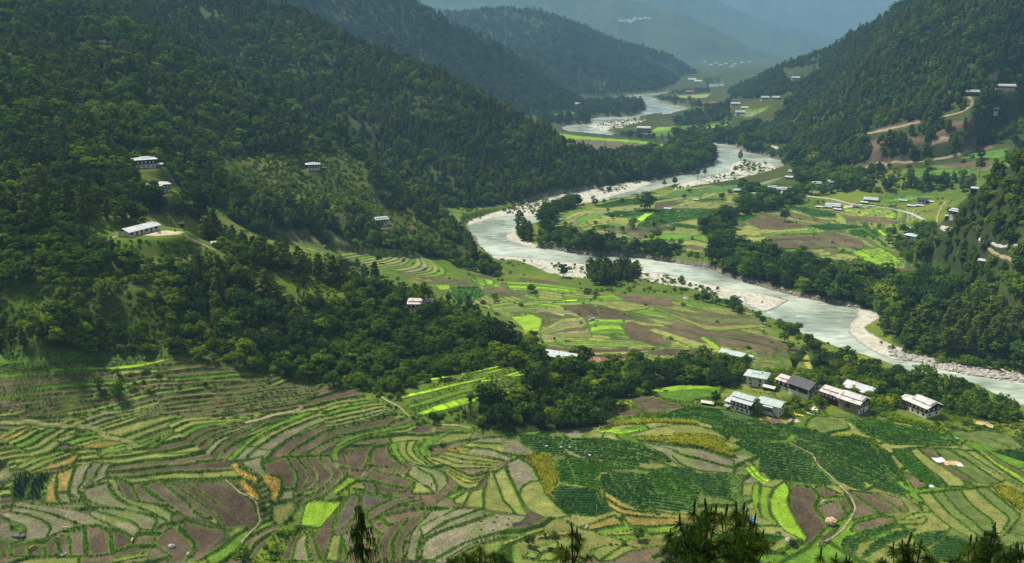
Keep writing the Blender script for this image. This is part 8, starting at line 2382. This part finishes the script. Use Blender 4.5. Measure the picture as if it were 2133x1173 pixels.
heaps('m', '1280,420 1340,410 1900,600 1650,560 1350,560', 7.0, 'dark manure heap on the brown fields in the valley', 'manure heaps on the valley fields', 5, sc=1.5, cap=50)
heaps('m', '1200,860 1800,900 1800,980 1250,930', 6.5, 'dark manure heap on the pale valley meadow', 'manure heaps on the valley meadow', 6, sc=1.4, cap=40)
# --- haystack, cloths, shelter, wood ----------------------------------------------
M_STRAW = surf_mat('straw', (.34, .24, .11), (.58, .44, .24), 3.0, bump=.8)
p = at(*P1('k', 1765, 740)); t = thing('haystack', 'round straw haystack on the ploughed plot', 'haystack', p)
bm = bmesh.new(); bmesh.ops.create_icosphere(bm, subdivisions=3, radius=1)
for v in bm.verts:
    n_ = .12 * math.sin(v.co.x * 9 + v.co.z * 5) * math.sin(v.co.y * 8) + .06 * math.sin(v.co.z * 17)
    v.co *= 1 + n_; v.co.x *= 2.15; v.co.y *= 2.0; v.co.z = v.co.z * 1.45 + .8
    v.co.z = max(v.co.z, -.2)
me = bpy.data.meshes.new('straw_heap'); bm.to_mesh(me); bm.free(); me.materials.append(M_STRAW); link('straw_heap', me, t)
def cloth(name, label, cat, fr, x, y, wpx, hpx, mat, seed=0):
    p = at(*P1(fr, x, y)); d = math.hypot(math.hypot(p.x, p.y), CAM_H - p.z); w = wpx / FR[fr][2] / FPX * d; l = hpx / FR[fr][2] / FPX * d / .42
    v = []; f = []; n = 7; rg = random.Random(seed)
    for i in range(n):
        for j in range(n):
            u, q = i / (n - 1) - .5, j / (n - 1) - .5
            a = (u + rg.uniform(-.05, .05)) * w; b_ = (q + rg.uniform(-.05, .05)) * l
            v.append((a, b_, float(ground_z([p.x + a], [p.y + b_])[0]) - p.z + .12 + rg.uniform(0, .16)))
    for i in range(n - 1):
        for j in range(n - 1): f.append((i * n + j, (i + 1) * n + j, (i + 1) * n + j + 1, i * n + j + 1))
    me = bpy.data.meshes.new(name); me.from_pydata(v, [], f); me.update(); me.materials.append(mat)
    o = link(name, me); o.location = p; s = o.modifiers.new('thickness', 'SOLIDIFY'); s.thickness = .03; setp(o, label, cat)
cloth('tarpaulin', 'yellow tarpaulin spread on the lawn before the village', 'tarpaulin', 'i', 1405, 235, 85, 38, surf_mat('yellow_tarp', (.62, .42, .05), (.78, .58, .12), 1.0, bump=0), 1)
cloth('tarpaulin', 'blue tarpaulin behind the big dark pines', 'tarpaulin', 'k', 893, 705, 75, 45, surf_mat('blue_tarp', (.08, .25, .60), (.16, .38, .75), 1.0, bump=0), 2)
cloth('tarpaulin', 'small bright blue tarpaulin on the green strip of the river bend', 'tarpaulin', 'o', 1122, 352, 26, 13, surf_mat('bright_blue_tarp', (.06, .22, .62), (.12, .32, .78), 1.0, bump=0), 3)
cloth('tarpaulin', 'small blue sheet beside the hut of the river bend', 'tarpaulin', 'o', 1568, 420, 40, 12, surf_mat('blue_sheet', (.10, .32, .62), (.2, .45, .75), 1.0, bump=0), 4)
cloth('washing', 'white sheets drying on the brown strip at the right', 'cloth', 'j', 1185, 742, 110, 36, M_WCLOTH, 5)
cloth('straw_heap', 'straw spread out on the meadow beside the white sheets', 'straw', 'j', 1330, 778, 150, 40, M_STRAW, 6)
cloth('washing', 'white grey cloths at the right end of the spread straw', 'cloth', 'j', 1415, 790, 55, 35, M_WCLOTH, 7)
cloth('plastic_sheet', 'white plastic sheet at the tip of the green rows', 'sheet', 'j', 1390, 505, 40, 14, M_WCLOTH, 8)
cloth('plastic_sheet', 'white plastic sheet at the foot of the dark green strip', 'sheet', 'j', 1105, 1033, 50, 16, M_WCLOTH, 9)
cloth('plastic_sheet', 'white plastic sheet in the bushes between the houses', 'sheet', 'V', 950, 540, 75, 30, M_WCLOTH, 10)
for i, (x_, y_, l_) in enumerate([(470, 383, 'white sack lying in the potato rows, leftmost of three'), (628, 397, 'white sack lying in the potato rows, middle of three'), (732, 397, 'white sack lying in the potato rows, rightmost of three'), (952, 478, 'white sack beside the bending person')]):
    o = link('sack', ROCKS[i]); o.location = at(*P1('g', x_, y_)) + Vector((0, 0, .35)); o.scale = (.62, .42, .5); o.material_slots[0].link = 'OBJECT'; o.material_slots[0].material = M_WCLOTH; setp(o, l_, 'sack')
p = at(*P1('i', 1533, 228)); t = thing('log', 'white peeled log lying on the lawn before the village', 'log', p, R(-50)); MB().tube((-1.6, 0, .25), (1.6, 0, .25), .22, .2, 8).build('trunk_piece', M_WCLOTH, t, True)
p = at(*P1('i', 1093, 288)); t = thing('log', 'short white log on the bare earth beside the potato rows', 'log', p, R(10)); MB().tube((-1, 0, .2), (1, 0, .2), .18, .18, 8).build('trunk_piece', M_WCLOTH, t, True)
p = at(*P1('g', 1205, 100)); t = thing('log', 'dark fallen log near the maize strip', 'log', p, R(-40)); MB().tube((-1.6, 0, .2), (1.6, 0, .25), .22, .16, 8).build('trunk_piece', M_BARK, t, True)
p = at(*P1('j', 1690, 375)); t = thing('straw_shelter', 'low straw roofed shelter with a white pole on top at the right', 'shelter', p, R(-40))
MB().box(-3.2, 3.2, 0, 3, -1, 1.1).build('wall', M_TIMBER, t); gable_roof(t, 'thatch', -3.2, 3.2, 0, 3, 1.15, .6, .5, M_STRAW, .25); MB().tube((-1.5, 1.6, 2.1), (2, 1.4, 2.0), .14, .14, 6).build('ridge_pole', M_WCLOTH, t)
o = MB(); p = at(*P1('j', 1480, 355)); t = thing('brushwood', 'dark heap of brushwood left of the straw roofed shelter', 'wood pile', p)
rg_ = random.Random(4)
for i in range(26): o.tube((rg_.uniform(-2, 2), rg_.uniform(-1, 1), rg_.uniform(.1, .8)), (rg_.uniform(-2, 2), rg_.uniform(-1, 1), rg_.uniform(.2, 1.2)), .09, .05, 5)
o.build('sticks', M_TIMBER, t)['kind'] = 'stuff'
p = at(*P1('f', 2045, 770)); o = link('ash_patch', ROCKS[1]); o.location = p + Vector((0, 0, -.05)); o.scale = (4.2, 2.0, .22); o.material_slots[0].link = 'OBJECT'; o.material_slots[0].material = M_HEAP; setp(o, 'dark manure bed spread on the pale field', 'manure')
p = at(*P1('x', 1505, 412)); t = thing('ruin', 'little ruined mud hut at the edge of the hollow trees', 'ruin', p, R(-20)); MB().box(-1.3, 1.3, 0, 2, -1, 2.6).build('wall', M_MUD, t); MB().box(-.4, .4, -.05, -.004, .1, 1.7).build('doorway', M_TIMBER, t)
# scarecrow like white marks and a bulldozed car
p = at(*P1('y', 772, 400)); t = thing('car', 'small white car parked on the earth beside the road', 'car', p, R(20))
b = MB(); b.hexa([(-2, -.85, .35), (2, -.85, .35), (2, .85, .35), (-2, .85, .35), (-2, -.85, .95), (2, -.8, .85), (2, .8, .85), (-2, .85, .95)]); b.build('body', M_WCLOTH, t)
b = MB(); b.hexa([(-1.5, -.78, .953), (1.0, -.76, .93), (1.0, .76, .93), (-1.5, .78, .953), (-1.2, -.62, 1.5), (.3, -.62, 1.5), (.3, .62, 1.5), (-1.2, .62, 1.5)]); b.build('cabin', M_GLASS, t)
for sx in (-1.25, 1.25):
    for sy in (-.86, .86): MB().tube((sx, sy - .1, .32), (sx, sy + .1, .32), .33, .33, 10).build('wheel', M_HAIR, t)
